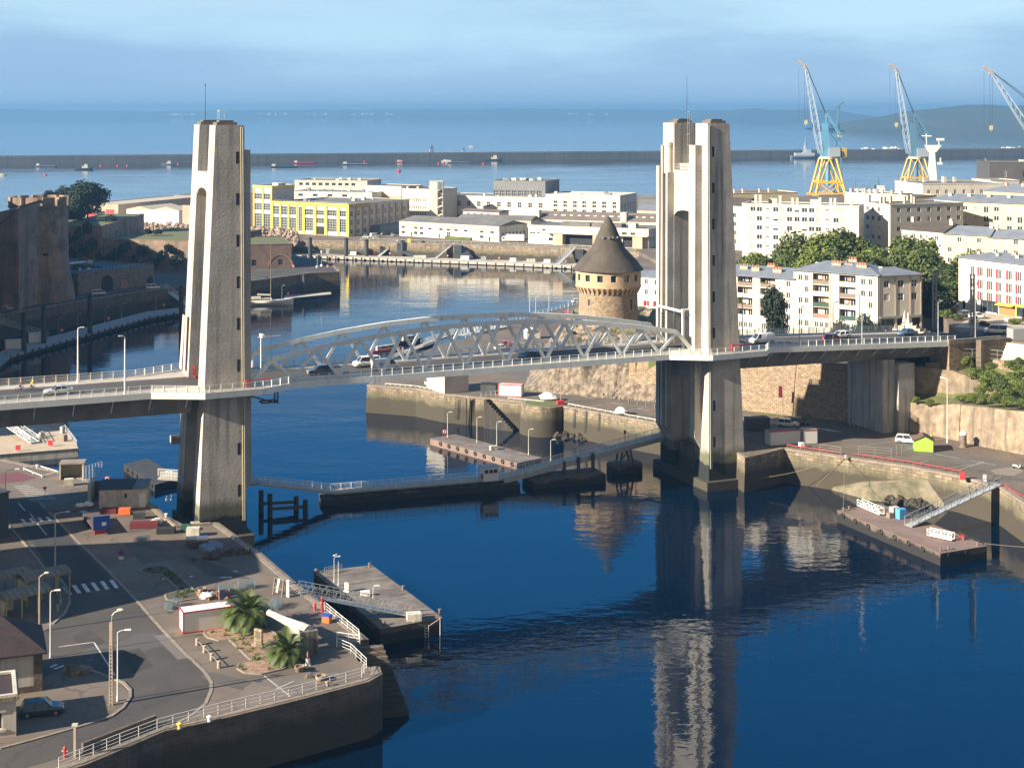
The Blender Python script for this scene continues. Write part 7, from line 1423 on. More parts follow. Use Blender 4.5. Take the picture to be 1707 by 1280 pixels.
fence('naval_fence', 'pale fence along the top of the sunlit naval quay', [Vector(g(px, py, FZ))+Vector((0,1.5)) for px, py in ((600,402), (740,406), (848,409), (971,414), (1060,419))], FZ, 1.2, 5, white_d, 2, pr=.08)
boxcase('yellow_bin', 'bright yellow bin on the naval quay edge', 'bin', 682, 404.5, (1.6,1.6,1.8), 0, yellow_p, FZ)
pontoon('boat_pontoon', 'short pale pontoon beside the white sailing boat', [g(474,498,.9), g(552,490.5,.9), g(551,487,.9), g(474,493,.9)], -.4, .9, MATS['pale_pontoon_deck'], rust_hull)
lamp('pontoon_lamp', 'lamp at the bow of the white sailing boat', (*g(470,497,.9), .9), 4.5, .4, .5, steel_g, white_p, .07); lifebuoy('red lifebuoy beside the white sailing boat', (*g(480,495,.9), .92)); lifebuoy('pink red lifebuoy on the promontory tip', (*g(546,449,FZ), FZ+.02)); lifebuoy('red lifebuoy by the brick battery', (*g(489,449,FZ), FZ+.02))
def beacon(label, px, py, h, m): t = thing('harbour_beacon', label, 'beacon', (*g(px, py, FZ), FZ)); mb = MB(); mb.cyl((0,0,0), (0,0,h), .12, .08, 8); part(t, 'pole', mb, steel_g); mb = MB(); mb.cyl((0,0,h), (0,0,h+.9), .35, .3, 10); mb.cyl((0,0,0), (0,0,.8), .7, .6, 8); part(t, 'lantern', mb, m)
beacon('tall thin beacon on the promontory tip', 536, 444, 5.5, white_p); beacon('grey signal mast at the promontory tip', 529, 446, 4.6, steel_g); beacon('pink flag banner pole on the promontory edge', 553, 442, 3.0, mat('pink_banner', (.65,.05,.18), .6))
# ------------------------------------------------------------------ boats
def boat(name, label, px, py, Lb, kind, hullm, deckm=white_p, rz=0, cat='boat', group=None, pos=None):
    t = thing(name, label, cat, pos or (*g(px, py, 0), 0), rz, group); Wb = Lb*.22; Hb = Lb*.085+.3
    if kind in ('barge',): Wb = Lb*.26; Hb = 1.6
    st_ = [(-.5,.86,1.0), (-.35,1,.92), (.1,1,.92), (.32,.78,1.02), (.45,.34,1.18), (.5,.04,1.3)] if kind != 'barge' else [(-.5,.9,1.05), (-.46,1,1), (.46,1,1), (.5,.9,1.05)]
    mb = MB(); mb.loft([[(x*Lb, -Wb/2*q*.7, -.4), (x*Lb, -Wb/2*q, Hb*.5*s), (x*Lb, -Wb/2*q, Hb*s), (x*Lb, Wb/2*q, Hb*s), (x*Lb, Wb/2*q, Hb*.5*s), (x*Lb, Wb/2*q*.7, -.4)] for x, q, s in st_]); part(t, 'hull', mb, hullm, smooth=False)
    if kind == 'barge':
        mb = MB(); mb.box(-.46*Lb, -.33*Lb, -Wb*.3, Wb*.3, Hb, Hb+2.4); part(t, 'wheelhouse', mb, deckm); mb = MB(); mb.cyl((-.4*Lb,0,Hb+2), (-.4*Lb,0,Hb+5), .12, .06, 6); mb.cyl((.3*Lb,0,Hb), (.3*Lb,0,Hb+3), .12, .06, 6); part(t, 'mast', mb, steel_d)
    elif kind == 'motor':
        mb = MB(); mb.loft([[(x*Lb, -Wb*q, Hb*.9), (x*Lb, Wb*q, Hb*.9), (x*Lb, Wb*q*.85, z), (x*Lb, -Wb*q*.85, z)] for x, q, z in ((-.3,.36,Hb+Lb*.14), (.1,.36,Hb+Lb*.15), (.26,.26,Hb+Lb*.03))]); part(t, 'cabin', mb, deckm); mb = MB(); mb.cbox((-.02*Lb,0,Hb+Lb*.1), (Lb*.22, Wb*.74, Lb*.05)); part(t, 'window', mb, glass)
    elif kind == 'tug':
        mb = MB(); mb.box(-.1*Lb, .22*Lb, -Wb*.34, Wb*.34, Hb*.8, Hb+Lb*.10); mb.box(.02*Lb, .2*Lb, -Wb*.28, Wb*.28, Hb+Lb*.10, Hb+Lb*.2); part(t, 'wheelhouse', mb, deckm); mb = MB(); mb.cyl((.05*Lb,0,Hb+Lb*.2), (.05*Lb,0,Hb+Lb*.45), Lb*.012, Lb*.006, 6); mb.cyl((-.2*Lb,0,Hb), (-.2*Lb,0,Hb+Lb*.28), Lb*.010, Lb*.006, 6); mb.bar((-.2*Lb,0,Hb+Lb*.1), (-.42*Lb,0,Hb+Lb*.24), Lb*.01); part(t, 'mast', mb, steel_d); mb = MB(); mb.cyl((-.06*Lb,0,Hb+Lb*.08), (-.06*Lb,0,Hb+Lb*.22), Lb*.03, Lb*.025, 8); part(t, 'funnel', mb, hullm)
    elif kind == 'sail':
        mb = MB(); mb.cyl((.05*Lb,0,Hb), (.05*Lb,0,Lb*1.3), .06, .04, 6); part(t, 'mast', mb, white_p); mb = MB(); mb.face((.05*Lb,.02,Hb+.8), (-.42*Lb,.3,Hb+.9), (.05*Lb,.02,Lb*1.25)); mb.face((.07*Lb,-.02,Lb*1.1), (.48*Lb,0,Hb+.3), (.09*Lb,.3,Hb+.8)); part(t, 'sail', mb, white_p)
    return t
hr = mat('hull_red', (.40,.04,.05), .5); hg = mat('hull_grey', (.15,.17,.20), .6); hb_ = mat('hull_black', (.035,.04,.05), .6)
bl = [(77,278,26,'barge',hg,'grey barge moored farthest along the breakwater by the picture edge'), (140,283,22,'tug',hb_,'dark workboat in front of the breakwater left of the pylon'), (280,275,17,'tug',hg,'small coaster with two masts beside the pylon'), (474,279,34,'barge',hb_,'long dark barge with a red bow just past the pylon'), (507,273,28,'barge',hr,'red decked barge under the breakwater'), (593,275,36,'barge',hg,'long grey barge above the white barracks'), (667,271,13,'motor',hr,'small red launch beside the breakwater'), (765,272,32,'barge',hg,'grey barge above the dark rooftop hall'), (822,268,26,'tug',hb_,'dark tug with a light deck near the breakwater'), (744,270,14,'motor',white_p,'white launch beside the grey barge'), (786,245,12,'motor',white_p,'white motor boat beyond the breakwater'), (2,293,11,'motor',white_p,'white motor boat at the picture edge inside the breakwater'), (1100,262,20,'tug',hr,'red and white workboat showing left of the twin pylon')]
for px, py, L_, k, m, lab in bl: boat('harbour_boat', lab, px, py, L_, k, m, white_d, .05, group='boats moored along the breakwater')
for px, py, L_, lab in ((720,251,10,'white sailing yacht beyond the breakwater over the barracks'), (1214,218,12,'tiny white sail far out beside the twin pylon'), (773,252,6,'little sail beyond the breakwater near the motor boat')): boat('sailing_yacht', lab, px, py, L_, 'sail', white_p, white_p, .6, group='sailing yachts on the bay')
for i, (px, py) in enumerate(((76,292), (168,277), (196,277), (212,277), (608,270), (665,286), (731,273), (740,272), (806,273), (868,265), (876,265), (884,264.5), (893,264.5), (902,264.5), (909,264.5), (297,274))):
    lab = {0:'lone red buoy left of the pylon',5:'large lone red buoy above the barracks',4:'red buoy hiding behind the long grey barge',8:'red buoy beside the tug',15:'red buoy beside the small coaster'}.get(i, 'red float in a line near the breakwater')
    t = thing('mooring_buoy', lab, 'buoy', (*g(px, py, 0), 0), group='red mooring floats'); mb = MB(); s = 2.4 if i == 5 else 1.6; mb.lathe([(.1,-.4), (s,-.1), (s,.5*s), (.4*s,1.0*s), (.02,1.05*s)], 12); part(t, 'float', mb, red_p); mb = MB(); mb.cyl((0,0,s), (0,0,s*1.7), .15, .1, 6); part(t, 'post', mb, steel_d)
rr_ = random.Random(5)
for i in range(24):
    px = 1436+i*4.0 if i < 18 else 1655+(i-18)*9; py = 258-(px-1436)*.06-rr_.random()*9
    if i >= 18: py = 254-(px-1655)*.16-rr_.random()*4
    boat('moored_launch', 'white motor launch in the cluster moored by the second crane' if i < 18 else 'white motor launch moored off the right end of the breakwater', px, py, rr_.uniform(9, 17), 'motor', white_p if rr_.random() < .7 else hg, white_p, rr_.uniform(-.5, .5), group='launches moored by the second crane' if i < 18 else 'launches off the breakwater end')
wf = boat('warship', 'grey patrol ship with a pointed mast left of the first crane', 1342, 264, 44, 'tug', hg, mat('ship_grey', (.42,.45,.48), .6), .1, 'ship'); mb = MB(); mb.loft([[(-3,-2,8), (3,-2,8), (3,2,8), (-3,2,8)], [(-.5,-.3,24), (.5,-.3,24), (.5,.3,24), (-.5,.3,24)]]); mb.cyl((0,0,24), (0,0,32), .3, .1, 6); mb.box(-16,14,-3.4,3.4,4,8); part(wf, 'tower_mast', mb, MATS['ship_grey'])
boat('offshore_vessel', 'red and dark offshore vessel at the yard quay', 1424, 330, 26, 'tug', hr, white_p, .0, 'ship'); boat('offshore_vessel', 'white bridged supply ship behind the red vessel', 1462, 327, 30, 'tug', hb_, white_p, .1, 'ship')
ws = thing('white_ship', 'tall white ship superstructure and mast beside the second crane', 'ship', (at(1555,1180), 1180, 0)); k = 1180/2500
mb = MB(); mb.box(-40, 50, -8, 8, -1, 6); part(ws, 'hull', mb, hb_); mb = MB(); mb.loft([[(-4.5,-3,6), (4.5,-3,6), (4.5,3,6), (-4.5,3,6)], [(-3,-2,44), (1.5,-2,44), (1.5,2,44), (-3,2,44)]]); mb.loft([[(-4,-2,44), (3,-2,44), (3,2,44), (-4,2,44)], [(-8,-2.5,50), (8,-2.5,50), (8,2.5,50), (-8,2.5,50)]]); mb.box(3,9,-1.5,1.5,33,35); mb.box(7,8,-.5,.5,35,39); part(ws, 'mast_tower', mb, white_p)
mb = MB(); mb.cyl((-6,0,50), (-6.5,0,60), .5, .4, 6); mb.bar((-11,0,58), (-1,0,58), .8); mb.cyl((6,0,50), (6,0,54), .5, .5, 6); mb.box(4,11,-1.2,1.2,54,56); part(ws, 'radar', mb, white_p); ws.scale = (.8, .8, .9)
sy = thing('sailing_boat', 'white two masted sailing boat moored beside the pylon', 'sailing boat', (*g(446,508,0), 0), .16); Lb = 19
mb = MB(); mb.loft([[(x*Lb, -2.2*q*.5, -.5), (x*Lb, -2.2*q, .9*s), (x*Lb, -2.2*q, 1.7*s), (x*Lb, 2.2*q, 1.7*s), (x*Lb, 2.2*q, .9*s), (x*Lb, 2.2*q*.5, -.5)] for x, q, s in ((-.5,.6,1.05), (-.3,.95,1), (.05,1,1), (.28,.72,1.08), (.42,.3,1.22), (.5,.03,1.35))]); part(sy, 'hull', mb, white_p); mb = MB(); mb.box(-7,1.5,-1.3,1.3,1.6,2.5); mb.box(-6,-2.5,-1.1,1.1,2.5,3.1); part(sy, 'deckhouse', mb, white_d); mb = MB(); mb.box(-6.5,1,-1.34,-1.3,1.9,2.3); part(sy, 'window', mb, glass)
for x, h in ((1.2, 26), (-6.5, 17)): mb = MB(); mb.cyl((x,0,1.6), (x,0,h), .16, .09, 8); mb.bar((x-.5,0,h*.6), (x+.5,0,h*.6), .08); part(sy, 'mast', mb, wood); mb = MB(); mb.bar((x,0,3.6), (x-5,0,3.9), .45, .6); part(sy, 'furled_sail', mb, mat('sail_cover', (.55,.53,.49), .9))
mb = MB(); [mb.bar((a,0,b), (c,0,d_), .03) for a, b, c, d_ in ((1.2,26,9.6,2.4), (1.2,26,-6.5,17), (-6.5,17,-9.5,2.2), (1.2,20,8.6,2.3))]; part(sy, 'rigging', mb, steel_d)
for i, (px, py, L_, m, lab) in enumerate(((640,588,8,hr,'red inflatable launch moored at the outer side of the point'), (652,585,7,hr,'second red launch at the outer side of the point'), (684,572,9,hb_,'dark launch beside the outer footbridge'))): boat('moored_launch', lab, px, py, L_, 'motor', m, white_d, .5)
pontoon('outer_pontoon', 'grey pontoon on the outer side of the point beyond the truss', [g(655,597,.9), g(728,570,.9), g(724,566,.9), g(650,592,.9)], -.3, .9, MATS['pontoon_deck'], rust_hull); gangway('gangway', 'white footbridge leading from the outer pontoon up the point', (*g(706,575,1.2), 1.2), (*g(762,557), QZ+.2), 2, 1.6, steel_g, 10); gangway('access_bridge', 'long white tubular access bridge along the outer quay edge', (*g(768,560), QZ+.3), (*g(846,545), QZ+.3), 2.4, 2.2, white_p, 14)
# ------------------------------------------------------------------ dockyard cranes
def crane(label, D, cx, tip, col, leg=crane_y, s0=None):
    k = D/2500; t = thing('dock_crane', label, 'crane', (at(cx, D), D, FZ)); X = lambda px: (px-cx)*k; Z = lambda py: 72-(py-185)*k-FZ; zp = Z(264)
    w0, w1 = 11.5, 6.2
    for sx in (-1, 1):
        for sy_ in (-1, 1):
            mb = MB(); mb.bar((sx*w0, sy_*w0, 0), (sx*w1*.85, sy_*w1, zp), 1.1); mb.bar((sx*w0, sy_*w0, 0), (0, sy_*w1, zp), .8) if sx < 0 else mb.bar((sx*w0*.95, sy_*w0, .5), (0, sy_*w1, zp), .8); part(t, 'leg', mb, leg)
            mb = MB(); mb.box(sx*w0-2.2, sx*w0+2.2, sy_*w0-.8, sy_*w0+.8, -.4, 1.3); part(t, 'bogie', mb, leg)
    mb = MB()
    for sy_ in (-1, 1): q = .36; mb.bar((-w0*(1-q)-w1*q, sy_*(w0*(1-q)+w1*q), zp*q), (w0*(1-q)+w1*q, sy_*(w0*(1-q)+w1*q), zp*q), 1.5); mb.bar((-w0, sy_*w0, 1.5), (w0, sy_*w0, 1.5), .9); mb.bar((-w0*.8, sy_*w0*.82, zp*.36), (w0*.2, sy_*w0, 1.5), .6); mb.bar((w0*.8, sy_*w0*.82, zp*.36), (-w0*.2, sy_*w0, 1.5), .6)
    for sx in (-1, 1): mb.bar((sx*8.6,-9,zp*.36), (sx*8.6,9,zp*.36), 1.2)
    part(t, 'portal_beam', mb, leg); mb = MB(); mb.cyl((0,0,zp-.5), (0,0,zp+1.2), 6.4, 6.4, 20); part(t, 'slew_ring', mb, white_d); mb = MB(); mb.cyl((0,0,zp*.25), (0,0,zp), 1.6, 1.8, 10); part(t, 'king_post', mb, col)
    zt = Z(205); xa = X(cx-6); mb = MB(); mb.loft([[(xa-2.5,-2.6,zp+1), (xa+4.5,-2.6,zp+1), (xa+4.5,2.6,zp+1), (xa-2.5,2.6,zp+1)], [(xa-1.6,-1.8,zt), (xa+2.4,-1.8,zt), (xa+2.4,1.8,zt), (xa-1.6,1.8,zt)]]); part(t, 'tower', mb, col)
    mb = MB(); mb.box(X(cx), X(cx+19), -4.2, 4.2, zp+1.3, zp+8.2); part(t, 'machine_house', mb, mat('crane_house', (.30,.33,.35), .6)); mb = MB(); mb.box(X(cx+19)+.02, X(cx+30), -3.6, 3.6, zp+.6, zp+8.0); part(t, 'counterweight', mb, mat('striped_counterweight', (.45,.30,.05), .6, (.05,.05,.05), .12, 0, (.48,.52)))
    pv = (X(cx-12), 0, Z(256)); tp_ = (X(tip[0]), 0, Z(tip[1])); apex = (X(cx-3), Z(189)); 
    for sy_ in (-1, 1): mb = MB(); mb.bar((apex[0], sy_*1.5, apex[1]), (X(cx+20), sy_*1.5, Z(226)), 1.1, 2.2); mb.bar((X(cx-4), sy_*1.7, zt), (apex[0], sy_*1.5, apex[1]), .9); mb.bar((X(cx+3), sy_*1.7, zt-4), (X(cx+12), sy_*1.5, Z(212)), .6); mb.bar((X(cx+6), sy_*1.7, Z(224)), (X(cx+26), sy_*2, zp+8), .6); part(t, 'luffing_beam', mb, col)
    mb = MB(); mb.cbox((X(cx+20),0,Z(226)), (2.6,3.6,2.2)); part(t, 'counter_block', mb, mat('crane_block', (.55,.42,.22), .7))
    mb = MB(); a = Vector(pv); b = Vector(tp_); d = b-a; u = Vector((-d.z, 0, d.x)).normalized(); n = 12; ww = lambda q: (1.0+1.6*sin(pi*min(1,q+.12)))*.8; rails_ = [[a+d*(i/n)+Vector((0,sy_*(2.6-1.9*i/n),0))+u*ww(i/n)*z for i in range(n+1)] for sy_, z in ((-1,-1), (1,-1), (1,1), (-1,1))]
    for rl in rails_:
        for p, q in zip(rl, rl[1:]): mb.bar(p, q, .42)
    for i in range(n):
        for j in range(4): p, q = rails_[j][i], rails_[(j+1) % 4][i+1]; mb.bar(p, q, .2)
    part(t, 'jib', mb, mat('crane_jib_paint', (.42,.48,.52), .6)); e = b+(d.normalized()*1.5); mb = MB(); mb.cbox(tuple(b), (3.2,1.8,2.4)); mb.bar(b, b+Vector((-5.5,0,4.5)), 1.2, 1.8); part(t, 'jib_head', mb, mat('crane_head', (.40,.30,.26), .7))
    mb = MB(); [mb.bar(b+Vector((0,y,1)), (apex[0], y, apex[1]), .22) for y in (-1, 1)]; [mb.bar(b+Vector((.8,y,.4)), (X(cx-1), y, zt+3), .2) for y in (-.6, .6)]; part(t, 'stay_rope', mb, steel_d)
    hz_ = Z(tip[1]+92); mb = MB(); [mb.bar((b.x-1+x, y, b.z), (b.x-1+x, y, hz_), .14) for x, y in ((0,-.5), (2.2,.5), (-4.2,0))]; part(t, 'hoist_rope', mb, steel_d); mb = MB(); mb.cbox((b.x+.2,0,hz_), (2.2,1.4,3.2)); mb.cyl((b.x+.2,0,hz_-1.6), (b.x+.2,0,hz_-3), .4, .2, 6); part(t, 'hook_block', mb, MATS['crane_block'])
crane('blue dock crane on yellow legs nearest the twin pylon, jib raised steeply', 1140, 1380, (1343,112), steel_blue)
crane('darker dock crane with a slender jib standing behind the pale corner house', 1240, 1527, (1494,116), mat('crane_dark_blue', (.09,.19,.27), .55), mat('crane_dull_yellow', (.60,.36,.04), .6))
crane('dock crane of which only the sloping jib shows at the picture edge', 1120, 1752, (1652,121), steel_blue)
t = thing('dock_crane', 'tiny far crane silhouette just behind the first blue crane', 'crane', (at(1399,1560), 1560, 4)); mb = MB(); mb.bar((-6,0,0), (0,0,74), 2.2); mb.bar((0,0,74), (5,0,77), 1.8); mb.bar((0,0,74), (-5,0,70), 1.4); mb.bar((-1,0,60), (3,0,0), 1.4); part(t, 'jib', mb, MATS['crane_dark_blue'])
r = random.Random(9); mb = MB()
for i in range(90):
    px = r.choice([r.uniform(286,326), r.gauss(560,60), r.uniform(600,662), r.uniform(430,480), r.gauss(960,30), r.uniform(1300,1420)]); D = 15400 if px < 1290 else 11800; z = r.uniform(8, 40); w_ = r.uniform(14, 48); mb.box(at(px,D)-w_/2, at(px,D)+w_/2, D-10, D+10, z-8, z+r.uniform(7, 14))
struct('far_town', mb, white_p, 'stuff')
# ------------------------------------------------------------------ near quay: street lamps, cannon garden, stores
lamp('street_lamp', 'white lamp post with a short flag arm in the middle of the near road bend', (*g(196,1168), QZ), 7.6, .15, .9, white_steel, white_p, .09)
lt_ = thing('lattice_lamp', 'tan concrete ladder pole with a curved lamp arm', 'lamp post', (*g(185,1175), QZ)); mb = MB()
for s in (-1, 1): mb.loft([[(s*.10-.05,-.10,0), (s*.10+.05,-.10,0), (s*.10+.05,.10,0), (s*.10-.05,.10,0)] if False else [(s*.17-.06,-.11,-.1), (s*.17+.06,-.11,-.1), (s*.17+.06,.11,-.1), (s*.17-.06,.11,-.1)], [(s*.10-.05,-.08,9.2), (s*.10+.05,-.08,9.2), (s*.10+.05,.08,9.2), (s*.10-.05,.08,9.2)]])
for k in range(22): mb.box(-.2,.2,-.08,.08,.3+.40*k,.42+.40*k)
mb.box(-.16,.16,-.09,.09,6.6,9.2)
tanc = mat('tan_concrete', (.42,.31,.21), .9, (.34,.25,.17), 1); part(lt_, 'pole', mb, tanc); mb = MB(); mb.tube([(.1,0,9.0), (.12,0,9.9), (.4,0,10.25), (.8,0,10.4)], .05, 6); part(lt_, 'arm', mb, steel_g); mb = MB(); mb.blob((1.05,0,10.5), (.42,.2,.18), 1, 6, 10, 0); part(lt_, 'lamp_head', mb, mat('cream_lamp', (.62,.55,.40), .5))
lamp('street_lamp', 'white lamp post beside the corner of the stone house', (*g(84,1096), QZ), 7.8, .2, .6, white_steel, white_p, .09)
lamp('street_lamp', 'tall double headed grey lamp post above the crosswalk', (*g(92,981), QZ), 10.2, .25, 1.4, steel_g, steel_g, .12)
lamp('street_lamp', 'dark lamp post with a white head by the hatched marking', (*g(9,884), QZ), 9.2, .3, 1.5, steel_d, white_p, .1)
wp = thing('utility_pole', 'slim wooden pole with a lamp between the vaulted shelters and the chimney', 'pole', (*g(66,1052), QZ)); mb = MB(); mb.cyl((0,0,-.1), (0,0,6.9), .14, .10, 8); part(wp, 'pole', mb, tanc); mb = MB(); mb.tube([(0,0,6.8), (.3,0,7.1), (.7,.1,7.3)], .05, 6); mb.blob((.9,.1,7.35), (.35,.16,.14), 1, 6, 8, 0); part(wp, 'lamp_head', mb, MATS['cream_lamp'])
yp = thing('post_lamp', 'yellowish stone post with a lantern at the foot of the parapet wall', 'post', (*g(125,1262), QZ)); mb = MB(); mb.box(-.13,.13,-.13,.13,-.1,3.2); part(yp, 'post', mb, tanc); mb = MB(); mb.box(-.28,.28,-.2,.2,3.2,3.42); part(yp, 'cap', mb, white_d)
no = thing('road_sign', 'round no parking sign over a small white plate on the quay', 'sign', (*g(202,940), QZ)); mb = MB(); mb.cyl((0,0,0), (0,0,2.0), .04, .04, 6); part(no, 'post', mb, steel_g); mb = MB(); mb.cyl((0,-.05,1.65), (0,-.07,1.65), .42, .42, 20); part(no, 'disc', mb, red_p); mb = MB(); mb.cyl((0,-.071,1.65), (0,-.085,1.65), .33, .33, 20); part(no, 'disc_face', mb, blue_p); mb = MB(); mb.bar((-.24,-.095,1.89), (.24,-.095,1.41), .09, .02); mb.bar((.24,-.095,1.89), (-.24,-.095,1.41), .09, .02); part(no, 'disc_cross', mb, red_p); mb = MB(); mb.box(-.36,.36,-.08,-.05,.72,1.12); part(no, 'plate', mb, white_p)
s2 = thing('road_sign', 'small dark triangular sign by the hatched marking', 'sign', (*g(75,838), QZ)); mb = MB(); mb.cyl((0,0,0), (0,0,2.4), .04, .04, 6); part(s2, 'post', mb, steel_d); mb = MB(); mb.loft([[(-.4,-.06,2.7), (.4,-.06,2.7), (0,-.06,2.05)], [(-.4,-.03,2.7), (.4,-.03,2.7), (0,-.03,2.05)]]); part(s2, 'plate', mb, red_p)
cabin('site_container', 'white site container with a red frame beside the larger palm', 305, 1057, (6.2,2.5,2.7), .42, white_p, white_p, red_p)
def soilbed(name, label, pts, m=soil, h=.16):
    t = thing(name, label, 'planting bed'); P = [Vector((*g(*p), QZ)) for p in pts]; mb = MB(); mb.prism([(p.x, p.y) for p in P], QZ-.1, QZ+h-.05); part(t, 'soil', mb, m); mb = MB(); rg = []; n = len(P)
    for i in range(n):
        d = (P[(i+1) % n]-P[i-1]).normalized(); o = Vector((-d.y, d.x, 0))*.13; rg.append([P[i]-o, P[i]+o, P[i]+o+Vector((0,0,h)), P[i]-o+Vector((0,0,h))])
    mb.loft(rg+[rg[0]], caps=False); part(t, 'kerb', mb, coping_m)
    return t
b1 = soilbed('planting_bed', 'reddish planting bed with a pale kerb holding both palms and the plaque', [(340,1056), (343,1050), (360,1047), (404,1047), (440,1047), (470,1062), (496,1092), (500,1104), (470,1116), (436,1124), (408,1122), (396,1115), (398,1107), (412,1103), (420,1102), (383,1067), (365,1068), (346,1063)])
b2 = soilbed('planting_bed', 'long weedy planting bed in the shade of the quay yard', [(232,954), (240,948), (262,944), (280,946), (292,956), (330,990), (338,996), (316,1000), (296,1003), (278,1000), (275,992), (290,988), (299,984), (270,959), (250,958)], mat('weedy_soil', (.11,.075,.05), .95, (.06,.07,.03), 1.2))
r = random.Random(21); tg = [(t_, px, py) for t_, box_, n in ((b1, (350,490,1049,1118), 60), (b2, (240,330,946,998), 60)) for px, py in [(r.uniform(*box_[:2]), r.uniform(*box_[2:])) for _ in range(n)]]
def inside(pt, poly):
    c = False; n = len(poly)
    for i in range(n):
        (x1,y1),(x2,y2) = poly[i], poly[i-1]
        if (y1 > pt[1]) != (y2 > pt[1]) and pt[0] < (x2-x1)*(pt[1]-y1)/(y2-y1)+x1: c = not c
    return c
pol = {b1.name: [(340,1056),(360,1047),(440,1047),(470,1062),(500,1104),(436,1124),(396,1115),(412,1103),(383,1067)], b2.name: [(232,954),(262,944),(292,956),(338,996),(296,1003),(278,1000),(299,984),(270,959)]}
for nm, bed in ((b1.name, b1), (b2.name, b2)):
    mb = MB(); q = random.Random(3)
    for t_, px, py in tg:
        if t_ is not bed or not inside((px, py), pol[nm]): continue
        x, y = g(px, py)
        for k in range(14): a = q.random()*6.28; d = Vector((cos(a)*.3, sin(a)*.3, q.uniform(.2,.55))); o = Vector((x+q.gauss(0,.2), y+q.gauss(0,.2), QZ+.1)); s_ = Vector((-sin(a), cos(a), 0))*.07; mb.face(o-s_, o+s_, o+d)
    o = part(bed, 'weeds', mb, leaf_l if bed is b1 else leaf_m); o['kind'] = 'stuff'
cn = thing('cannon', 'white naval gun barrel mounted on pedestals in the palm garden', 'cannon', (*g(484,1082), QZ), 0); pm_ = Vector((-30.4,187.6,9.3)); pb_ = Vector((-24.6,181.6,8.9)); o = Vector(cn.location); d = (pb_-pm_).normalized(); mb = MB(); L0 = (pb_-pm_).length
for a, b, r0, r1 in ((0,.06,.40,.42), (.06,.5,.36,.50), (.5,.53,.58,.58), (.53,.78,.56,.72), (.78,.8,.80,.80), (.8,1.0,.78,.84)): mb.cyl(pm_-o+d*L0*a, pm_-o+d*L0*b, r0, r1, 18)
mb.cyl(pm_-o+d*L0, pm_-o+d*(L0+.4), .5, .25, 14); part(cn, 'barrel', mb, white_d, smooth=True); mb = MB(); mb.cyl(pm_-o-d*.02, pm_-o+d*.3, .2, .2, 12); part(cn, 'bore', mb, dark); mb = MB(); p = pm_-o+d*L0*.62; mb.loft([[(p.x-1.0,p.y-.8,0), (p.x+1.2,p.y-.8,0), (p.x+1.2,p.y+.8,0), (p.x-1.0,p.y+.8,0)], [(p.x-.5,p.y-.6,p.z-.3), (p.x+.9,p.y-.6,p.z-.3), (p.x+.9,p.y+.6,p.z-.3), (p.x-.5,p.y+.6,p.z-.3)]]); part(cn, 'cradle', mb, white_d)
mb = MB(); mb.loft([[(-1.1,-1.0,-.05), (1.1,-1.0,-.05), (1.1,1.0,-.05), (-1.1,1.0,-.05)], [(-1.05,-.95,2.75), (1.05,-.95,2.75), (1.05,.95,2.75), (-1.05,.95,2.75)]]); mb.blob((-.3,0,2.85), (.5,.4,.2), 2, 5, 7, .3); solo('gun_block', 'big streaked stone block behind the gun breech', 'stone block', mb, mat('streaked_block', (.36,.33,.29), .93, (.15,.135,.12), .9, 8, streak=((.05,.045,.04), 1.2, .45, .65, .8)), (*g(513,1086), QZ), .35)
pq = thing('memorial_plaque', 'upright stone slab with a dark plaque beside the cannon', 'memorial', (*g(431,1078), QZ+.1), -.5); mb = MB(); mb.box(-.8,.8,-.35,.35,-.1,.25); part(pq, 'base', mb, stone_q); mb = MB(); mb.box(-.6,.6,-.18,.18,.25,2.1); mb.make('slab', stone_q, pq, bevel=.04); mb = MB(); mb.box(-.35,.35,-.2,-.18,1.0,1.7); part(pq, 'plate', mb, mat('bronze', (.20,.15,.09), .5, metal=.5))
for i, (px, py) in enumerate(((329,1075), (341,1087), (353,1100), (365,1113))):
    mb = MB(); mb.cyl((0,0,-.05), (0,0,.75), .24, .22, 10); mb.cyl((0,0,.75), (0,0,.85), .26, .2, 10); solo('chain_post', 'stubby tan stone post in the row linked by a bar below the container', 'bollard', mb, tanc, (*g(px, py), QZ), group='stone posts linked by a bar')
mb = MB(); pts = [Vector((*g(px, py), QZ+.55)) for px, py in ((329,1075), (341,1087), (353,1100), (365,1113))]; [mb.bar(a, b, .06) for a, b in zip(pts, pts[1:])]; solo('link_bar', 'thin steel bar linking the four stubby stone posts', 'bar', mb, steel_g)
def tub(label, px, py): t = thing('planter_tub', label, 'planter', (*g(px, py), QZ)); mb = MB(); mb.lathe([(.50,0), (.68,.45), (.68,.6), (.52,.6), (.48,.35)], 12); part(t, 'tub', mb, stone_q); mb = MB(); mb.lathe([(.5,.42), (.02,.46)], 12); part(t, 'soil', mb, soil)
tub('round stone planter tub behind the traffic cone', 500, 1118); tub('round stone planter tub nearest the white railing', 535, 1134); tub('small round planter tub beside the rubble by the weedy bed', 337, 987)
mb = MB(); mb.loft([[(-.5,-.35,0), (.5,-.35,0), (.5,.35,0), (-.5,.35,0)], [(-.3,-.25,.45), (.35,-.25,.4), (.35,.25,.45), (-.3,.25,.4)]]); solo('loose_stone', 'loose wedge of stone between the two planter tubs', 'stone', mb, stone_dk, (*g(516,1129), QZ), .3)
co_ = thing('traffic_cone', 'tall white and red cone standing beside the gun block', 'cone', (*g(513,1108), QZ)); mb = MB(); mb.lathe([(.30,.08), (.26,.8)], 14); mb.box(-.34,.34,-.34,.34,0,.08); part(co_, 'base', mb, white_p); mb = MB(); mb.lathe([(.20,.8), (.10,1.35), (.05,1.6)], 14); part(co_, 'tip', mb, mat('dull_red_cone', (.35,.12,.09), .6))
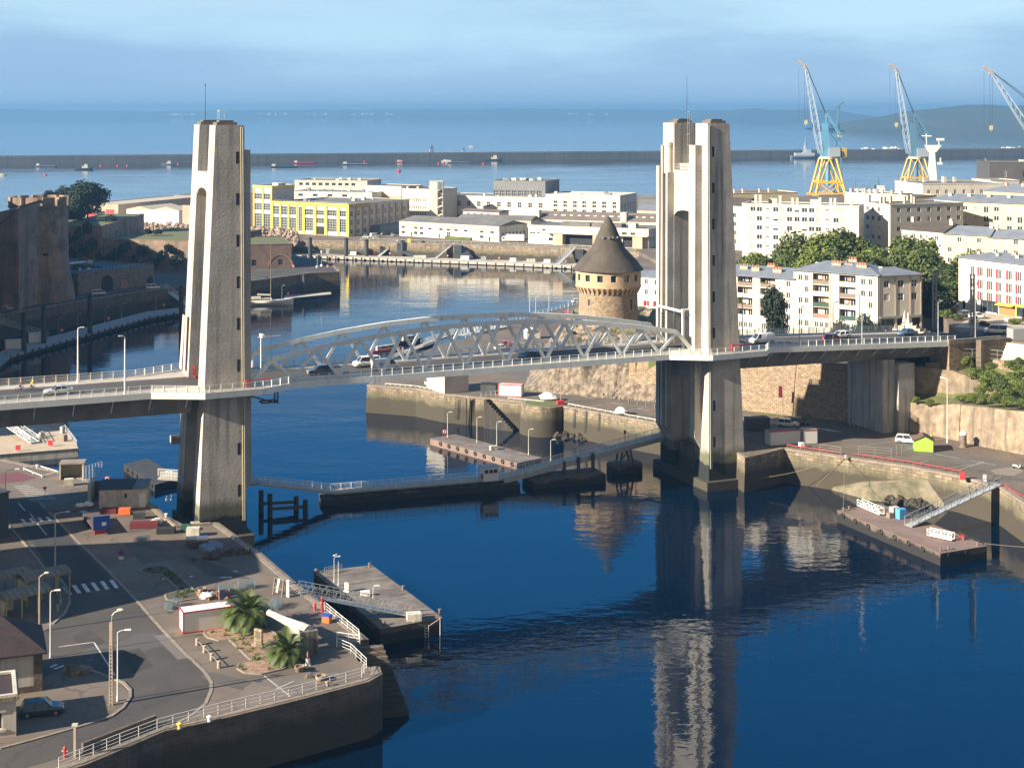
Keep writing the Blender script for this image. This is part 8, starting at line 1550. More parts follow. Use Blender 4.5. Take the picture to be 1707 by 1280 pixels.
boxcase('rubbish_bin', 'orange bin with a bright blue lid by the white railing', 'bin', 545, 1037, (1.1,.8,.8), -.4, orange_p, lid=.22, lidm=blue_p)
def hyd(label, px, py, h): t = thing('hydrant', label, 'hydrant', (*g(px, py), QZ)); mb = MB(); mb.lathe([(.2,0), (.16,.1), (.16,h-.2), (.2,h-.15), (.12,h), (.02,h+.1)], 12); part(t, 'body', mb, red_p); mb = MB(); mb.cyl((-.3,0,h*.6), (.3,0,h*.6), .09, .09, 8); part(t, 'outlets', mb, mat('pale_pink_paint', (.6,.35,.3), .6))
hyd('tall faded red hydrant at the head of the barge gangway', 537, 1019, 1.9); hyd('short red hydrant at the head of the barge gangway', 525, 1017, 1.0); hyd('red post box shaped hydrant near the parapet wall', 108, 1262, 1.1)
fence('quay_railing', 'white panel railing curving along the top of the near quay wall', [g(px, py) for px, py in ((98,1281), (133,1267), (200,1240), (262,1216), (340,1195), (410,1178), (481,1162), (550,1144), (603,1129), (611,1113), (585,1088), (561,1078))], QZ+.07, 1.05, 1.9, white_p, 3)
fence('quay_railing', 'white panel railing from the gangway head to the top of the landing stairs', [g(px, py) for px, py in ((541,1017), (570,1041), (598,1064), (600,1074), (562,1068), (562,1078))], QZ+.07, 1.05, 1.9, white_p, 3)
mb = MB(); q0 = Vector(g(603,1070)); q1 = Vector(g(616,1108)); dn = Vector((q1-q0)).normalized(); out_ = Vector((dn.y, -dn.x)); out_ = out_ if out_.x > 0 else -out_
ls = thing('landing_stairs', 'dark stone stairs going down to the water beside the white railing', 'steps')
for k in range(13): mb = MB(); a = q0+dn*(k*.55)-out_*.6; b = a+out_*(3.2+k*.18); c = b+dn*.9; e = a+dn*.9; mb.prism([tuple(a), tuple(b), tuple(c), tuple(e)], -2, QZ-.45*(k+1)+.002*k); part(ls, 'step', mb, stone_dk)
w0_ = Vector((*g(133,1262), QZ)); w1_ = Vector((*g(256,1214), QZ)); mb = MB(); mb.bar(w0_+Vector((0,.9,.55)), w1_+Vector((0,.9,.55)), .35, 1.1); solo('parapet_wall', 'low dark parapet wall behind the near end of the white railing', 'wall', mb, stone_dk)
for k, (px, py) in enumerate(((118,1117), (132,1119), (126,1124), (142,1122))): mb = MB(); mb.box(-.7,.7,-.4,.4,0,.7-.1*(k % 2)); solo('stone_block', 'squared stone block piled at the corner of the house yard', 'stone block', mb, stone_q, (*g(px, py), QZ+.003*k), .3*k, 'stone blocks by the house yard')
for px, py, lab, m in ((481,974,'white mooring bollard left of the barge gangway', white_p), (388,899,'white mooring bollard on the quay edge below the pylon', white_p), (277,862,'white mooring bollard at the slip beside the pylon', white_p), (62,780,'white mooring bollard at the fenced pit', white_p), (349,1202,'white mooring bollard on the curved quay wall', white_p), (299,1214,'small yellow bollard on the curved quay wall', yellow_p), (546,1144,'pale stone bollard at the railing corner', stone_q)): bollard(lab, px, py, m)
# crowd barriers stacked in five groups
def barrier_mesh():
    mb = MB(); mb.tube([(-1.1,0,.15), (-1.1,0,1.05), (1.1,0,1.05), (1.1,0,.15), (-1.1,0,.15)], .022, 5)
    for k in range(14): mb.bar((-1.0+k*.154,0,.15), (-1.0+k*.154,0,1.05), .018)
    for x in (-.8, .8): mb.bar((x,-.28,.02), (x,.28,.02), .05); mb.bar((x,0,.0), (x,0,.15), .04)
    return mb.mesh('crowd_barrier', mat('barrier_steel', (.26,.34,.36), .5, (.20,.27,.29), 1, metal=.3))
bme = barrier_mesh()
for px, py, rz, n, lab, grp in ((236,906,1.2,7,'blue grey crowd barrier in the stack standing alone in the yard shade','barriers standing alone in the yard'), (378,988,.25,6,'blue grey crowd barrier in the stack at the edge of the sunlit quay','barriers left of the sunlit quay stack'), (411,980,.25,6,'blue grey crowd barrier in the stack nearest the ramp frames','barriers nearest the ramp frames'), (287,1013,1.1,6,'blue grey crowd barrier in the stack touching the red framed container','barriers touching the container'), (458,1013,1.4,6,'blue grey crowd barrier in the stack behind the cannon muzzle','barriers behind the cannon muzzle')):
    x, y = g(px, py)
    for k in range(n): o = bpy.data.objects.new('crowd_barrier', bme); COL.objects.link(o); o.location = (x+(k-n/2)*.24*-sin(rz), y+(k-n/2)*.24*cos(rz), QZ+.02); o.rotation_euler = (.0, 0, rz+.03*(k % 3)); tag(o, lab, 'barrier', grp)
wf_ = thing('boat_ramp_trestle', 'upright white and wooden ramp frame near the gangway head', 'frame', (*g(466,992), QZ), -.7); mb = MB()
for x in (-.9, .9): mb.bar((x,-.4,0), (x,0,2.3), .14); mb.bar((x,.5,0), (x,0,2.3), .10)
mb.bar((-.9,0,2.2), (.9,0,2.2), .1); mb.bar((-.9,-.25,1), (.9,-.25,1), .1); part(wf_, 'frame', mb, wood); mb = MB(); mb.cbox((1.5,.2,1.0), (.5,.12,1.9)); mb.cbox((-.2,-.1,1.3), (.35,.08,2.0), M=Matrix.Rotation(.25,4,'Y')); part(wf_, 'panel', mb, white_p)
# yard stores
hut = thing('stained_hut', 'white hut with green stains and a dark flat roof beside the slip', 'hut', (*g(165,847), QZ), .10); mb = MB(); mb.loft([[(0,0,-.3), (7.6,0,-.3), (7.6,5,-.3), (0,5,-.3)], [(0,0,3.0), (7.6,0,3.0), (7.6,5,3.4), (0,5,3.4)]]); part(hut, 'wall', mb, white_d); mb = MB(); mb.loft([[(-.2,-.2,3.02), (5.4,-.2,3.02), (5.4,5.2,3.42), (-.2,5.2,3.42)], [(-.2,-.2,3.15), (5.4,-.2,3.15), (5.4,5.2,3.55), (-.2,5.2,3.55)]]); part(hut, 'roof', mb, mat('dark_felt',(0,0,0))); mb = MB(); mb.loft([[(5.42,-.1,3.02), (7.8,-.1,3.02), (7.8,5.1,3.42), (5.42,5.1,3.42)], [(5.42,-.1,3.1), (7.8,-.1,3.1), (7.8,5.1,3.5), (5.42,5.1,3.5)]]); part(hut, 'lean_to_roof', mb, zinc); mb = MB(); mb.box(6.5,7.5,-.05,0,0,2.2); part(hut, 'door', mb, white_p); mb = MB(); mb.box(4.1,4.5,-.04,0,1.7,2.3); part(hut, 'window', mb, dark); mb = MB(); mb.box(4.0,4.6,-.08,0,1.55,1.68); part(hut, 'sill', mb, coping_m)
wl = thing('yard_wall', 'whitewashed wall end behind the stained hut', 'wall', (*g(146,836), QZ), .1); mb = MB(); mb.box(0,.5,0,4.5,-.2,3.0); part(wl, 'masonry', mb, white_d); mb = MB(); mb.box(.5,4.5,4.0,4.5,-.2,2.4); part(wl, 'return_wall', mb, stone_dk)
cb_ = thing('open_shelter', 'square white shelter with an open stained front by the slip fence', 'shelter', (*g(99,800), QZ), .15); mb = MB(); mb.box(0,.2,0,3,0,2.7); mb.box(0,4.2,2.8,3,0,2.7); mb.box(3.9,4.2,0,2.8,0,2.7); part(cb_, 'wall', mb, white_d); mb = MB(); mb.box(-.1,4.3,-.1,3.1,2.7,2.9); part(cb_, 'roof', mb, coping_m)
fence('mesh_fence', 'tall white mesh fence panels beside the open shelter', [g(138,803), g(170,793)], QZ, 2.6, .8, white_p, 6)
fence('pit_rail', 'low white rail round the pit at the quay edge', [g(px, py) for px, py in ((40,782), (62,778), (97,789), (70,796), (40,784))], QZ, .35, 3, white_p, 1, pr=.08)
boxcase('cage_pallet', 'white wire cage pallet against the open shelter', 'cage', 115, 809, (1.6,1.2,1.2), .3, white_d)
lifebuoy('red lifebuoy stand at the slip beside the mesh fence', (*g(179,810), QZ), .2)
fl = thing('flatbed_trailer', 'flatbed trailer with a bright blue end board in the yard', 'trailer', (*g(160,880), QZ), -1.12); mb = MB(); mb.box(-4.6,4.4,-1.25,1.25,1.05,1.3); part(fl, 'bed', mb, mat('wood_bed', (.13,.085,.07), .9, (.09,.07,.06), 1)); mb = MB(); mb.box(4.41,4.6,-1.27,1.27,.9,3.0); mb.box(-4.6,4.4,-.4,.4,.8,1.04); part(fl, 'end_board', mb, blue_p); mb = MB(); mb.box(4.61,4.65,.1,.7,1.5,2.0); part(fl, 'plate', mb, white_p)
for x in (-3.6, -2.4, -1.2):
    for s in (-1, 1): mb = MB(); mb.cyl((x, s*.85, .5), (x, s*1.2, .5), .5, .5, 14); part(fl, 'wheel', mb, tyre_m)
mb = MB(); mb.box(3.4,3.7,-.9,.9,0,1.04); part(fl, 'stand', mb, red_p)
boxcase('skip', 'orange box skip in front of the stained hut', 'skip', 208, 857, (1.9,1.3,1.0), .1, orange_p); boxcase('skip', 'long dark red skip beside the white sacks', 'skip', 241, 879, (4.4,1.6,.9), .1, mat('dark_red', (.14,.02,.02), .7)); boxcase('crate', 'black open crate at the slip corner', 'crate', 277, 888, (2.8,1.6,.8), .1, mat('tar_black', (.02,.02,.02), .8)); boxcase('crate', 'dark green tub beside the caged pallet', 'crate', 310, 884, (1.5,1.3,.9), .1, mat('dark_green', (.02,.09,.05), .7)); boxcase('crate', 'dark machinery box behind the red skip', 'crate', 232, 864, (1.9,1.2,1.0), .2, steel_d); boxcase('crate', 'dark net filled crate beside the orange skip', 'crate', 182, 855, (2.4,1.3,.8), .1, mat('dark_red',(0,0,0)))
boxcase('cage_pallet', 'pale wire cage pallet behind the sack topped crates', 'cage', 322, 893, (2.0,1.5,1.3), .1, white_d); boxcase('crate', 'rust brown crate topped with a white sack', 'crate', 319, 908, (1.5,1.3,.9), .2, rusty, lid=.25, lidm=white_d); boxcase('crate', 'dark panelled crate in front of the sack topped crates', 'crate', 326, 912, (1.8,1.3,.9), .2, steel_d); boxcase('crate', 'rust brown crate under the larger white sack', 'crate', 337, 908, (1.6,1.3,.9), .2, rusty, lid=.35, lidm=white_p)
def sack(label, px, py, s, m, z=QZ): mb = MB(); mb.blob((0,0,s*.45), (s,s*.8,s*.5), px, 7, 10, .18); solo('sack', label, 'sack', mb, m, (*g(px, py, z), z), smooth=True)
sack('bulging white sack at the end of the dark red skip', 259, 875, 1.0, white_d); sack('second white sack beside the dark red skip', 263, 871, .8, white_p); sack('white bundle of sheets by the flat plates', 135, 846, .9, white_p); sack('second white bundle beside the flat plates', 147, 845, .9, white_p); sack('white sacking heap on the rubble behind the container', 345, 998, .9, white_p)
for k, (px, py, lab) in enumerate(((346,917,'grey tarpaulin covered boat lying on the quay'), (358,911,'second grey tarpaulin bundle beside the covered boat'))): mb = MB(); mb.loft([[(x, -w_, 0), (x, -w_*.9, h*.7), (x, 0, h), (x, w_*.9, h*.7), (x, w_, 0)] for x, w_, h in ((-2.2,.35,.3), (-1.4,.85,.75), (.8,.9,.8), (2.0,.5,.5))]); solo('covered_boat', lab, 'covered boat', mb, mat('grey_tarpaulin', (.20,.235,.25), .7, (.15,.18,.19), 1), (*g(px, py), QZ+.01), -.95, smooth=True)
mb = MB(); q = random.Random(4); [mb.blob((q.gauss(0,2.2), q.gauss(0,.5), .15), q.uniform(.3,.75), k, 5, 7, .4) for k in range(26)]; o = solo('fishing_net', 'brown heap of fishing nets on the quay by the covered boat', 'nets', mb, mat('brown_net', (.11,.075,.045), .95, (.07,.05,.035), 3), (*g(372,926), QZ), .45); o['kind'] = 'stuff'
mb = MB(); q = random.Random(6); [mb.blob((q.gauss(0,1.3), q.gauss(0,.6), .2), q.uniform(.25,.6), k, 5, 7, .35) for k in range(22)]; o = solo('rubble_heap', 'tan rubble heap behind the red framed container', 'rubble', mb, soil, (*g(360,994), QZ), .3); o['kind'] = 'stuff'
boxcase('dustbin', 'small dark blue dustbin beside the rubble heap', 'bin', 371, 998, (.8,.7,1.2), .2, mat('navy_paint', (.015,.02,.06), .6))
for k, (px, py, a, b, lab) in enumerate(((112,848,7.5,3.0,'large brown steel plate lying flat in the yard'), (166,856,5.0,.5,'long pale plank lying before the stained hut'), (142,855,2.2,.9,'small pair of steel channels by the white bundles'))): mb = MB(); mb.box(-a/2,a/2,-b/2,b/2,0,.12); solo('steel_plate' if k != 1 else 'plank', lab, 'plate', mb, [mat('brown_plate', (.12,.085,.07), .8), white_d, steel_g][k], (*g(px, py), QZ+.02), [-.05,.12,-.8][k])
pe = thing('slip_kerb', 'pale raised kerb round the slip at the foot of the pylon', 'kerb'); mb = MB(); pts = [Vector((*g(px, py), QZ+.15)) for px, py in ((276,866), (294,879), (350,874))]; [mb.bar(a, b, .5, .35) for a, b in zip(pts, pts[1:])]; part(pe, 'kerb', mb, coping_m)
# vaulted shelters
def vault(label, px, py, rz, Lv, w_=3.6, h=2.4):
    t = thing('vaulted_shelter', label, 'shelter', (*g(px, py), QZ), rz); mb = MB(); n = 10; rg = []
    for i in range(n+1): a = pi*(.12+.76*i/n); rg.append([(x, w_/2-w_/2*cos(a)*1.08, h+sin(a)*1.0-.25) for x in (0, Lv)]+[(x, w_/2-w_/2*cos(a)*1.08, h+sin(a)*1.0-.17) for x in (Lv, 0)])
    mb.loft(rg); part(t, 'roof', mb, mat('lichen_sheet', (.25,.225,.17), .9, (.16,.145,.11), .7, 7, seams=((.09,.08,.07), rz, .8)))
    for x in (.3, Lv*.36, Lv*.68, Lv-.3):
        for y in (.05, w_-.05): mb = MB(); mb.box(x-.07,x+.07,y-.07,y+.07,0,h+.1); part(t, 'post', mb, mat('yellow_post', (.45,.40,.05), .7))
    mb = MB(); mb.box(.4,Lv*.4,w_-.3,w_-.2,.2,h); mb.box(.1,.2,.3,w_-.3,.1,h); part(t, 'screen', mb, white_d); return t
vault('vaulted shelter nearest the double headed lamp post', 42, 1003, .72, 6.6); vault('vaulted shelter just above the stone house roof', 7, 1036, .72, 6.6); vault('vaulted shelter at the picture edge with a dark open front', -36, 1008, .72, 7.5)
sg = thing('yard_shed', 'dark grey shed at the picture edge beside the road', 'shed', (*g(-30,905), QZ), .9); mb = MB(); mb.box(-4,4.6,0,5,0,6.8); part(sg, 'wall', mb, mat('slate_cladding', (.06,.07,.085), .8)); mb = MB(); mb.box(-4.2,4.8,-.2,5.2,6.8,7.0); part(sg, 'roof', mb, steel_d)
for i, (px, py) in enumerate(((100,995), (101,1009), (96,1019))): mb = MB(); mb.cyl((0,0,0), (0,0,.95), .13, .12, 10); [mb.cyl((0,0,z), (0,0,z+.1), .15, .15, 10) for z in (.3,.6,.85)]; solo('kerb_bollard', 'slim grey bollard with white rings at the kerb by the shelters', 'bollard', mb, steel_g, (*g(px, py), QZ), group='slim bollards by the shelters')
gu = thing('gull', 'white gull perched on top of the barge lamp post', 'gull', (*Vector(bpy.data.objects['barge_lamp'].location)+Vector((.1,.0,3.86)),), .2); mb = MB(); mb.blob((0,0,.16), (.26,.11,.12), 1, 7, 10, .05); mb.blob((.24,0,.32), (.085,.07,.075), 2, 6, 8, 0); mb.loft([[(.10,-.07,.18), (.10,.07,.18), (.16,.05,.28), (.16,-.05,.28)], [(.20,-.05,.22), (.20,.05,.22), (.25,.04,.34), (.25,-.04,.34)]]); part(gu, 'body', mb, white_p, smooth=True); mb = MB(); [mb.loft([[(.1,s*.10,.16), (.12,s*.12,.22), (0,s*.13,.24), (-.05,s*.12,.15)], [(-.36,s*.04,.13), (-.35,s*.05,.15), (-.37,s*.05,.16), (-.38,s*.04,.13)]]) for s in (-1, 1)]; part(gu, 'wings', mb, mat('gull_grey', (.40,.42,.45), .8)); mb = MB(); mb.cyl((.31,0,.32), (.42,0,.30), .025, .008, 6); part(gu, 'beak', mb, yellow_p); mb = MB(); [mb.cyl((.02,s*.04,-.02), (.0,s*.04,.08), .012, .015, 5) for s in (-1, 1)]; part(gu, 'legs', mb, orange_p)
# ------------------------------------------------------------------ far quay objects
kb = thing('concrete_block', 'white concrete block house under the lift span on the point', 'building', (*g(741,657), QZ), .55); mb = MB(); mb.box(0,6.4,0,8.6,-.1,4.6); part(kb, 'wall', mb, render_w); mb = MB(); mb.box(-.1,6.5,-.1,8.7,4.601,4.8); part(kb, 'roof', mb, coping_m)
cabin('site_container', 'white container with pink red edges beside the concrete block', 830, 660, (5.6,2.4,2.7), -.25, white_p, white_d, red_p)
boxcase('generator', 'black generator with a white pipe between block and container', 'generator', 815, 655, (3.6,1.8,2.0), -.2, steel_d, lid=.3, lidm=black)
fence('quay_barrier', 'low white barrier in front of the black generator', [g(802,662), g(834,658)], QZ, 1.0, 1.2, white_p, 2)
cabin('site_cabin', 'long pale grey site cabin with a red roof edge beside the twin pylon', 1284, 744, (6.6,2.6,2.9), .28, mat('cabin_grey', (.62,.63,.62), .6), mat('grey_felt', (.22,.22,.22), .9), None, cat='cabin'); cabin('site_cabin', 'shorter pale site cabin joined to the long one', 1340, 741, (3.0,2.4,2.9), .25, MATS['cabin_grey'], white_d, None, cat='cabin')
for nm_, px, py, Lx, rz in (('long', 1284,744,6.6,.28), ('short', 1340,741,3.0,.25)): mb = MB(); mb.box(0,Lx,-.02,.08,2.72,2.9); o = mb.make('red_edge', red_p, bpy.data.objects['site_cabin' if nm_ == 'long' else 'site_cabin.001'])
gc = cabin('green_cabin', 'lime green wooden cabin with a brown pitched roof on the parking quay', 1523, 753, (3.7,3.2,2.2), -.22, green_p, mat('brown_shingle', (.15,.085,.06), .85), None, pitch=.9, cat='cabin')
boxcase('quay_box', 'small white box on the quay edge by the site cabins', 'box', 1336, 746, (.9,.9,1.0), .3, white_p); boxcase('quay_box', 'red cabinet on posts at the top of the rusty pontoon gangway', 'box', 1605, 799, (1.0,.6,1.3), -.4, red_p); boxcase('quay_box', 'grey cabinet at the gangway head by the quay edge', 'box', 1642, 803, (.7,.7,1.3), -.4, steel_g); boxcase('quay_box', 'red box with folded sheets on the bastion quay', 'box', 934, 675, (1.6,1.1,1.0), .3, red_p)
sack('white bundled sheets on the quay beside the round bastion', 914, 668, 2.0, white_p); sack('long white roll of sheeting on the quay edge', 1036, 691, 1.6, white_p)
def edge_rail(name, label, pts, m, h=.38): t = thing(name, label, 'kerb rail'); P = [Vector((*g(*p), QZ)) for p in pts]; mb = MB(); [mb.bar(a+Vector((.3,.3,h)), b+Vector((.3,.3,h)), .16, .16) for a, b in zip(P, P[1:])]; part(t, 'rail', mb, m); mb = MB(); [mb.bar(a.lerp(b, k/6)+Vector((.3,.3,0)), a.lerp(b, k/6)+Vector((.3,.3,h)), .2) for a, b in zip(P, P[1:]) for k in range(6)]; part(t, 'stub_posts', mb, m); return t
edge_rail('kerb_rail', 'red and white kerb rail along the parking quay edge', [(1310,745), (1400,758)], mat('dull_red', (.33,.06,.05), .7)); edge_rail('kerb_rail', 'red kerb rail between the bollard and the red cabinet', [(1422,760), (1520,774), (1600,789)], MATS['dull_red']); edge_rail('kerb_rail', 'red kerb rail beyond the gangway head', [(1670,811), (1712,835)], MATS['dull_red']); edge_rail('kerb_rail', 'white kerb rail along the bastion quay', [(845,666), (905,672)], white_d); edge_rail('kerb_rail', 'white kerb rail from the bastion to the twin pylon', [(945,676), (1020,690), (1104,705)], white_d); edge_rail('kerb_rail', 'white kerb rail on the curved point of the quay', [(640,642), (690,646), (738,655)], white_d)
fence('site_fence', 'wire site fence panels across the parking quay', [g(px, py) for px, py in ((1366,757), (1402,762), (1431,760), (1486,764), (1503,756), (1522,750))], QZ, 1.9, 3.2, steel_g, 4, pr=.02)
bollard('bollard on the quay edge holding the two mooring ropes', 1410, 764, white_d)
cs = thing('advert_column', 'round dark column with a white cap at the foot of the stained wall', 'column', (*g(1606,745), QZ)); mb = MB(); mb.cyl((0,0,0), (0,0,2.4), .62, .62, 18); part(cs, 'drum', mb, mat('poster_drum', (.14,.08,.07), .6, (.20,.16,.15), 1.2)); mb = MB(); mb.lathe([(.75,2.4), (.75,2.7), (.3,3.1), (.02,3.2)], 18); part(cs, 'cap', mb, white_p); mb = MB(); mb.cyl((0,0,-.02), (0,0,.25), .8, .75, 16); part(cs, 'base', mb, stone_q)
lamp('street_lamp', 'very tall white lamp post before the stained wall', (*g(1579,738), QZ), 12.5, 2.4, .9, white_steel, white_p, .1)
def banner(label, px, py, h, pz): t = thing('banner_pole', label, 'banner pole', (*g(px, py), QZ)); mb = MB(); mb.cyl((0,0,0), (0,0,h), .09, .06, 8); part(t, 'pole', mb, tanc if px > 1200 else steel_g); mb = MB(); mb.box(-.9,-.12,-.03,.03,pz,pz+2.4); part(t, 'banner', mb, mat('maroon_banner', (.20,.015,.025), .7))
banner('pole with a maroon banner before the sunlit retaining wall', 1305, 695, 13, 4.2); banner('pole with a maroon banner before the rock face', 1080, 662, 7.5, 4.4)
lamp('street_lamp', 'plain tan post beside the folded sheets on the bastion quay', (*g(935,672), QZ), 8.0, .4, .1, tanc, tanc, .1)
for i, k in enumerate(range(15)): px = 889+14.5*k; py = 637+3.15*k; mb = MB(); mb.box(-.1,.1,-.1,.1,-.05,1.0); solo('verge_post', 'short stone post in the row along the lower road verge', 'post', mb, coping_m, (*g(px, py), QZ), .5, 'posts along the lower road verge')
for i, (px, py) in enumerate(((1417,711), (1424,712), (1431,713), (1437,710))): mb = MB(); mb.cyl((0,0,0), (0,0,1.0), .09, .09, 8); mb.cyl((0,0,1.0), (0,0,1.06), .09, .04, 8); solo('kerb_bollard', 'slim pale bollard in the row beside the streaked pier', 'bollard', mb, white_d, (*g(px, py), QZ), group='slim bollards by the pier')
boxcase('dark_container', 'dark grey container in the shade beside the twin pylon', 'container', 1262, 716, (4.8,2.4,2.6), .25, mat('dark_cladding',(0,0,0))); boxcase('info_panel', 'white cabinet on a grey plinth at the rock foot beside the pylon', 'cabinet', 1100, 668, (1.4,.7,2.6), .3, white_p)
for k, x in enumerate((0, 2.3, 5.6, 8.0)):
    p = Vector((34.5-2.1*k, 341.0+.95*k)); mb = MB(); mb.box(-.55,.55,-1.2,.6,0,5.0); solo('stone_buttress', ['stone buttress nearest the twin pylon under the round tower','second stone buttress from the pylon under the round tower','third stone buttress from the pylon under the round tower','last stone buttress from the pylon under the round tower'][k], 'buttress', mb, stone_wall, (*p, 12.4), .42)
fence('knoll_fence', 'grey railing along the terrace below the round tower', [(-1,352), (8,349), (20,347), (32,345), (40,343)], 16.6, 1.2, 2.2, steel_g, 4)
fence('quay_rail', 'pale railing along the outer quay edge left of the round tower', [g(px, py) for px, py in ((776,563), (828,546), (898,524), (968,506))], QZ+.05, 1.1, 3, white_p, 2, pr=.06)
for i, (px, py, h) in enumerate(((883,528,7), (893,527,6), (915,520,6.5))): lamp('quay_lamp', ['lamp post nearest the outer quay edge','second lamp post on the outer quay','lamp post nearest the round tower on the outer quay'][i], (*g(px, py), QZ), h, .3, .8, white_steel, white_p, .08)
car('parked_car', 'white car at the foot of the round tower on the outer quay', (*g(963,505), QZ+.02), .4, 'white', 'hatch'); car('parked_car', 'red car parked on the outer quay behind the truss', (*g(848,577), QZ+.02), .4, 'red', 'hatch'); car('parked_car', 'white car parked on the outer quay behind the truss', (*g(836,583), QZ+.02), .4, 'white', 'hatch')
t = thing('quay_banner', 'pink flag banner standing on the outer quay left of the tower', 'banner', (*g(947,548), QZ)); mb = MB(); mb.cyl((0,0,0), (0,0,8.5), .07, .05, 6); part(t, 'pole', mb, white_steel); mb = MB(); mb.box(-.9,0,-.02,.02,1.5,5.5); part(t, 'cloth', mb, mat('pink_banner',(0,0,0)))
cabin('site_cabin', 'small white tent roofed cabin on the outer quay', 878, 566, (4.2,3,2.2), .3, white_p, white_p, None, pitch=.8, cat='cabin')
# ------------------------------------------------------------------ lamps, catenary and signals on the deck and the street
for u, lab in ((-22.2,'first tall white lamp on the approach span by the picture edge'), ): lamp('deck_lamp', lab, dk_(u, 6.6), 9.0, BA, .5, white_steel, white_p, .15)
lamp('deck_lamp', 'second tall white lamp on the near footway of the approach span', dk_(-16.6, -7.4), 9.2, BA+pi, .5, white_steel, white_p, .15)
for i, (u, v, h, lab) in enumerate(((109.5,6.8,8.6,'grey lamp in front of the dark birch on the approach span'), (113.5,-7.6,7.4,'grey lamp on the near footway above the red car'), (121.5,-7.6,8.2,'thin grey lamp before the second loggia column'), (128.5,-7.6,8.4,'grey lamp before the evergreen on the near footway'), (138.5,6.8,8.4,'grey lamp at the small pale steps'), (147.5,-7.6,8.0,'grey lamp near the end of the approach span'))): lamp('deck_lamp', lab, dk_(u, v), h, BA+.2, .9, steel_g, white_p, .12, group='lamps along the approach span')
def lattice(label, pos, h): t = thing('lattice_mast', label, 'mast', pos, .4); mb = MB(); [mb.bar((x, 0, -.1), (x, 0, h), .22, .3) for x in (-.42, .42)]; [mb.bar((-.42,0,.8+k*1.15), (.42,0,.8+k*1.15), .1, .2) for k in range(int(h/1.15))]; part(t, 'mast', mb, mat('mast_grey', (.22,.23,.24), .7)); mb = MB(); mb.bar((-1.3,0,h-2.2), (1.3,0,h-2.2), .12); mb.bar((-1.0,0,h-.3), (1.0,0,h-.3), .12); [mb.cyl((x,0,h-2.1), (x,0,h-1.8), .07, .07, 6) for x in (-1.2,1.2)]; part(t, 'crossarm', mb, steel_d)
lattice('dark lattice mast in front of the tree row by the plaza', (*g(1558,549,PZ), PZ), 12.6); lattice('pale lattice mast beside the red shuttered block', (*g(1621,563,PZ), PZ), 13.4); lamp('street_lamp', 'slim pole standing against the second lattice mast', (*g(1626,564,PZ), PZ), 13.0, .2, .8, steel_g, steel_g, .1)
ga = thing('signal_gantry', 'white signal gantry across the road at the twin pylon', 'gantry', BO, BA); mb = MB(); [mb.box(88.9,89.3,v-.2,v+.2,26,33.2) for v in (-4.4, 5.4)]; part(ga, 'post', mb, white_steel); mb = MB(); mb.box(88.85,89.35,-4.7,5.7,33.2,33.6); mb.box(88.9,92.4,-4.5,-4.1,33.62,33.9); part(ga, 'beam', mb, white_steel)
for v in (-1.6, 3.0): mb = MB(); [mb.cyl((88.7,v,28.4+k*.62), (88.55,v,28.4+k*.62), .22, .22, 10) for k in range(7)]; mb.box(88.72,88.85,v-.3,v+.3,28,33.1); part(ga, 'signal_panel', mb, steel_d)
fm_ = thing('signal_pole', 'white signal pole with a lamp cluster at the near end of the truss', 'signal', dk_(8.6, 3.6), BA); mb = MB(); mb.cyl((0,0,0), (0,0,6.4), .13, .1, 8); mb.bar((0,-1.2,6.2), (0,1.2,6.2), .12); mb.bar((-.6,0,6.2), (3.6,0,6.3), .1); part(fm_, 'pole', mb, white_steel); mb = MB(); [mb.cbox((.1,y,6.5), (.5,.5,.5)) for y in (-1.1,-.4,.4,1.1)]; part(fm_, 'lamps', mb, white_p)
for u, lab in ((3.0,'red signal barrier at the foot of the tapering pylon'), (BL+2.2,'red signal barrier at the foot of the twin pylon')): t = thing('road_barrier', lab, 'barrier', dk_(u, -9.6), BA); mb = MB(); mb.box(-.25,.25,-.2,.2,0,1.3); mb.bar((-.3,0,.9), (.6,0,.0), .1); part(t, 'housing', mb, red_p); mb = MB(); mb.bar((0,0,1.1), (4.2,0,1.2), .1, .14); part(t, 'arm', mb, red_p)
mb = MB(); mb.box(-.1,.1,-.1,.1,0,1); t = thing('deck_gate', 'red gate inside the portal of the tapering pylon', 'gate', dk_(-3.2, 3.2), BA); mb = MB(); [mb.bar((0,-1.2+.4*k,0), (0,-1.2+.4*k,1.8), .06) for k in range(7)]; mb.bar((0,-1.2,1.8), (0,1.2,1.8), .08); mb.bar((0,-1.2,.2), (0,1.2,.2), .08); part(t, 'frame', mb, red_p)
t = thing('hanging_banner', 'faded red banner hanging on the outer leg of the tapering pylon', 'banner', BO, BA); mb = MB(); mb.loft([[(-5.02,5.2,27.2), (-5.02,7.2,27.2), (-4.96,7.2,27.2), (-4.96,5.2,27.2)], [(-4.40,5.2,36.5), (-4.40,7.2,36.5), (-4.34,7.2,36.5), (-4.34,5.2,36.5)]]); part(t, 'cloth', mb, mat('faded_banner', (.55,.34,.30), .9, (.60,.44,.40), .6))
for i, (px, py, lab) in enumerate(((1508,541,'closed white and pink parasol on the plaza'), (1514,544,'second closed parasol on the plaza'))): t = thing('parasol', lab, 'parasol', (*g(px, py, PZ), PZ)); mb = MB(); mb.cyl((0,0,0), (0,0,3.2), .05, .05, 6); part(t, 'pole', mb, steel_g); mb = MB(); mb.lathe([(.55,.6), (.35,1.6), (.08,3.1)], 10); part(t, 'canopy', mb, mat('pink_canvas', (.62,.48,.46), .9))
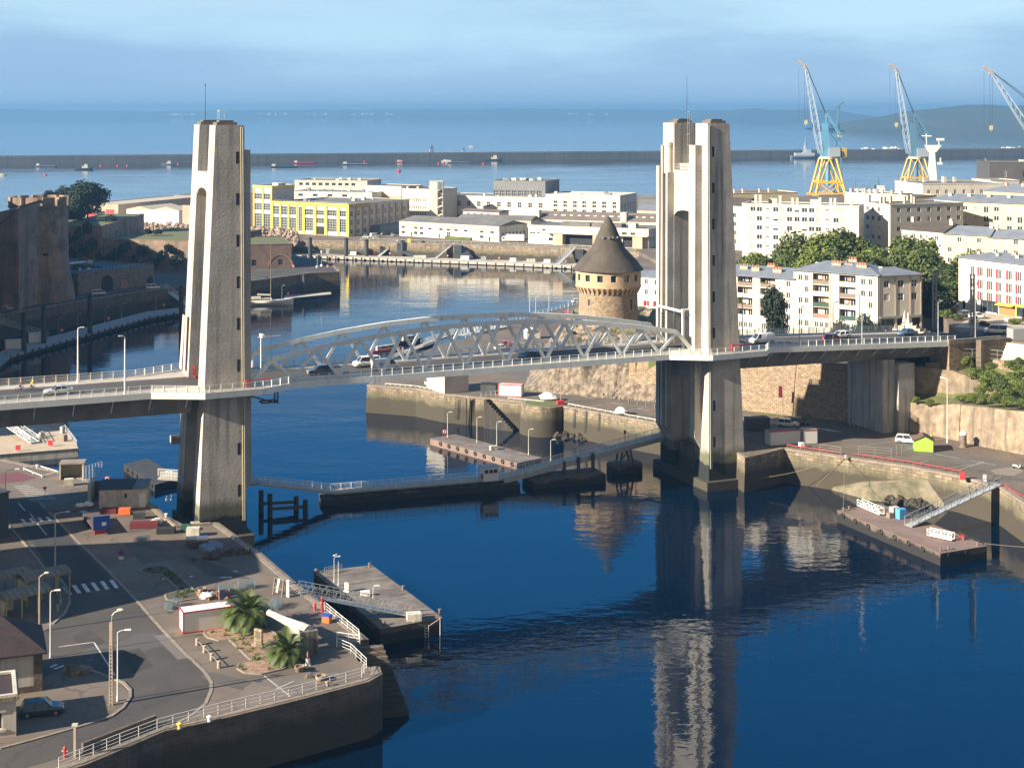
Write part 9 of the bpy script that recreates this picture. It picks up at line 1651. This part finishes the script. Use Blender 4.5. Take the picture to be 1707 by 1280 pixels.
bs = thing('bus_stop_sign', 'white bus stop sign on the upper street', 'sign', (*g(1677,549,PZ), PZ)); mb = MB(); mb.cyl((0,0,0), (0,0,2.6), .05, .05, 6); part(bs, 'post', mb, steel_g); mb = MB(); mb.box(-.45,.45,-.06,.06,1.5,2.6); part(bs, 'panel', mb, white_p)
boxcase('grey_cabinet', 'dark grey kiosk beside the head of the pale steps', 'kiosk', 1700, 566, (4.5,2.6,2.4), .2, frame_g, PZ)
fence('slope_fence', 'wire fence on tall posts above the green slope', [(87,310.8), (92.5,310.2), (97.8,309.9), (103.6,305), (111,297.6), (126,284)], 20.6, 2.2, 2.8, steel_g, 3)
fence('street_fence', 'grey mesh fence on the far side of the approach span before the loggia blocks', [tuple(dk_(106,8.8)[:2]), tuple(dk_(149,8.8)[:2])], 25.2, 1.6, 2.2, steel_g, 4)
st3 = thing('quay_stairs', 'dark weedy stairs slanting down the tan quay wall before the round bastion', 'steps')
qa, qb = Vector(g(812,664)), Vector(g(848,668)); qd = (qb-qa).normalized(); qo = Vector((qd.y, -qd.x))
for k in range(12): a = qa+qd*(k*.62); mb = MB(); mb.prism([tuple(a+qo*.05), tuple(a+qd*.75+qo*.05), tuple(a+qd*.75+qo*1.5), tuple(a+qo*1.5)], -2, QZ-.1-.52*k); part(st3, 'step', mb, weed)
ft = thing('timber_fender', 'group of dark upright timbers bolted to the tan quay wall left of the weedy stairs', 'fender')
for px in (779, 785, 791, 797): p = Vector(g(px, 661.5))+qo*.35; mb = MB(); mb.box(p.x-.14, p.x+.14, p.y-.14, p.y+.14, .2, QZ-.4); part(ft, 'timber', mb, weed)
for px, py, h, lab in ((762, 659.5, 5.2, 'single dark ladder on the tan quay wall below the concrete block'), (958, 680.5, 4.2, 'dark ladder on the quay wall right of the bastion'), (978, 684, 4.8, 'second dark ladder right of the bastion'), (1000, 688, 4.0, 'third dark ladder right of the bastion')): p = Vector(g(px, py))+qo*.42; mb = MB(); [mb.bar((p.x+x, p.y-x*.4, QZ-h), (p.x+x, p.y-x*.4, QZ+.1), .09) for x in (-.2, .2)]; [mb.bar((p.x-.2, p.y+.08, QZ-h+.35*i), (p.x+.2, p.y-.08, QZ-h+.35*i), .05) for i in range(int(h/.35))]; solo('quay_ladder', lab, 'ladder', mb, steel_d)
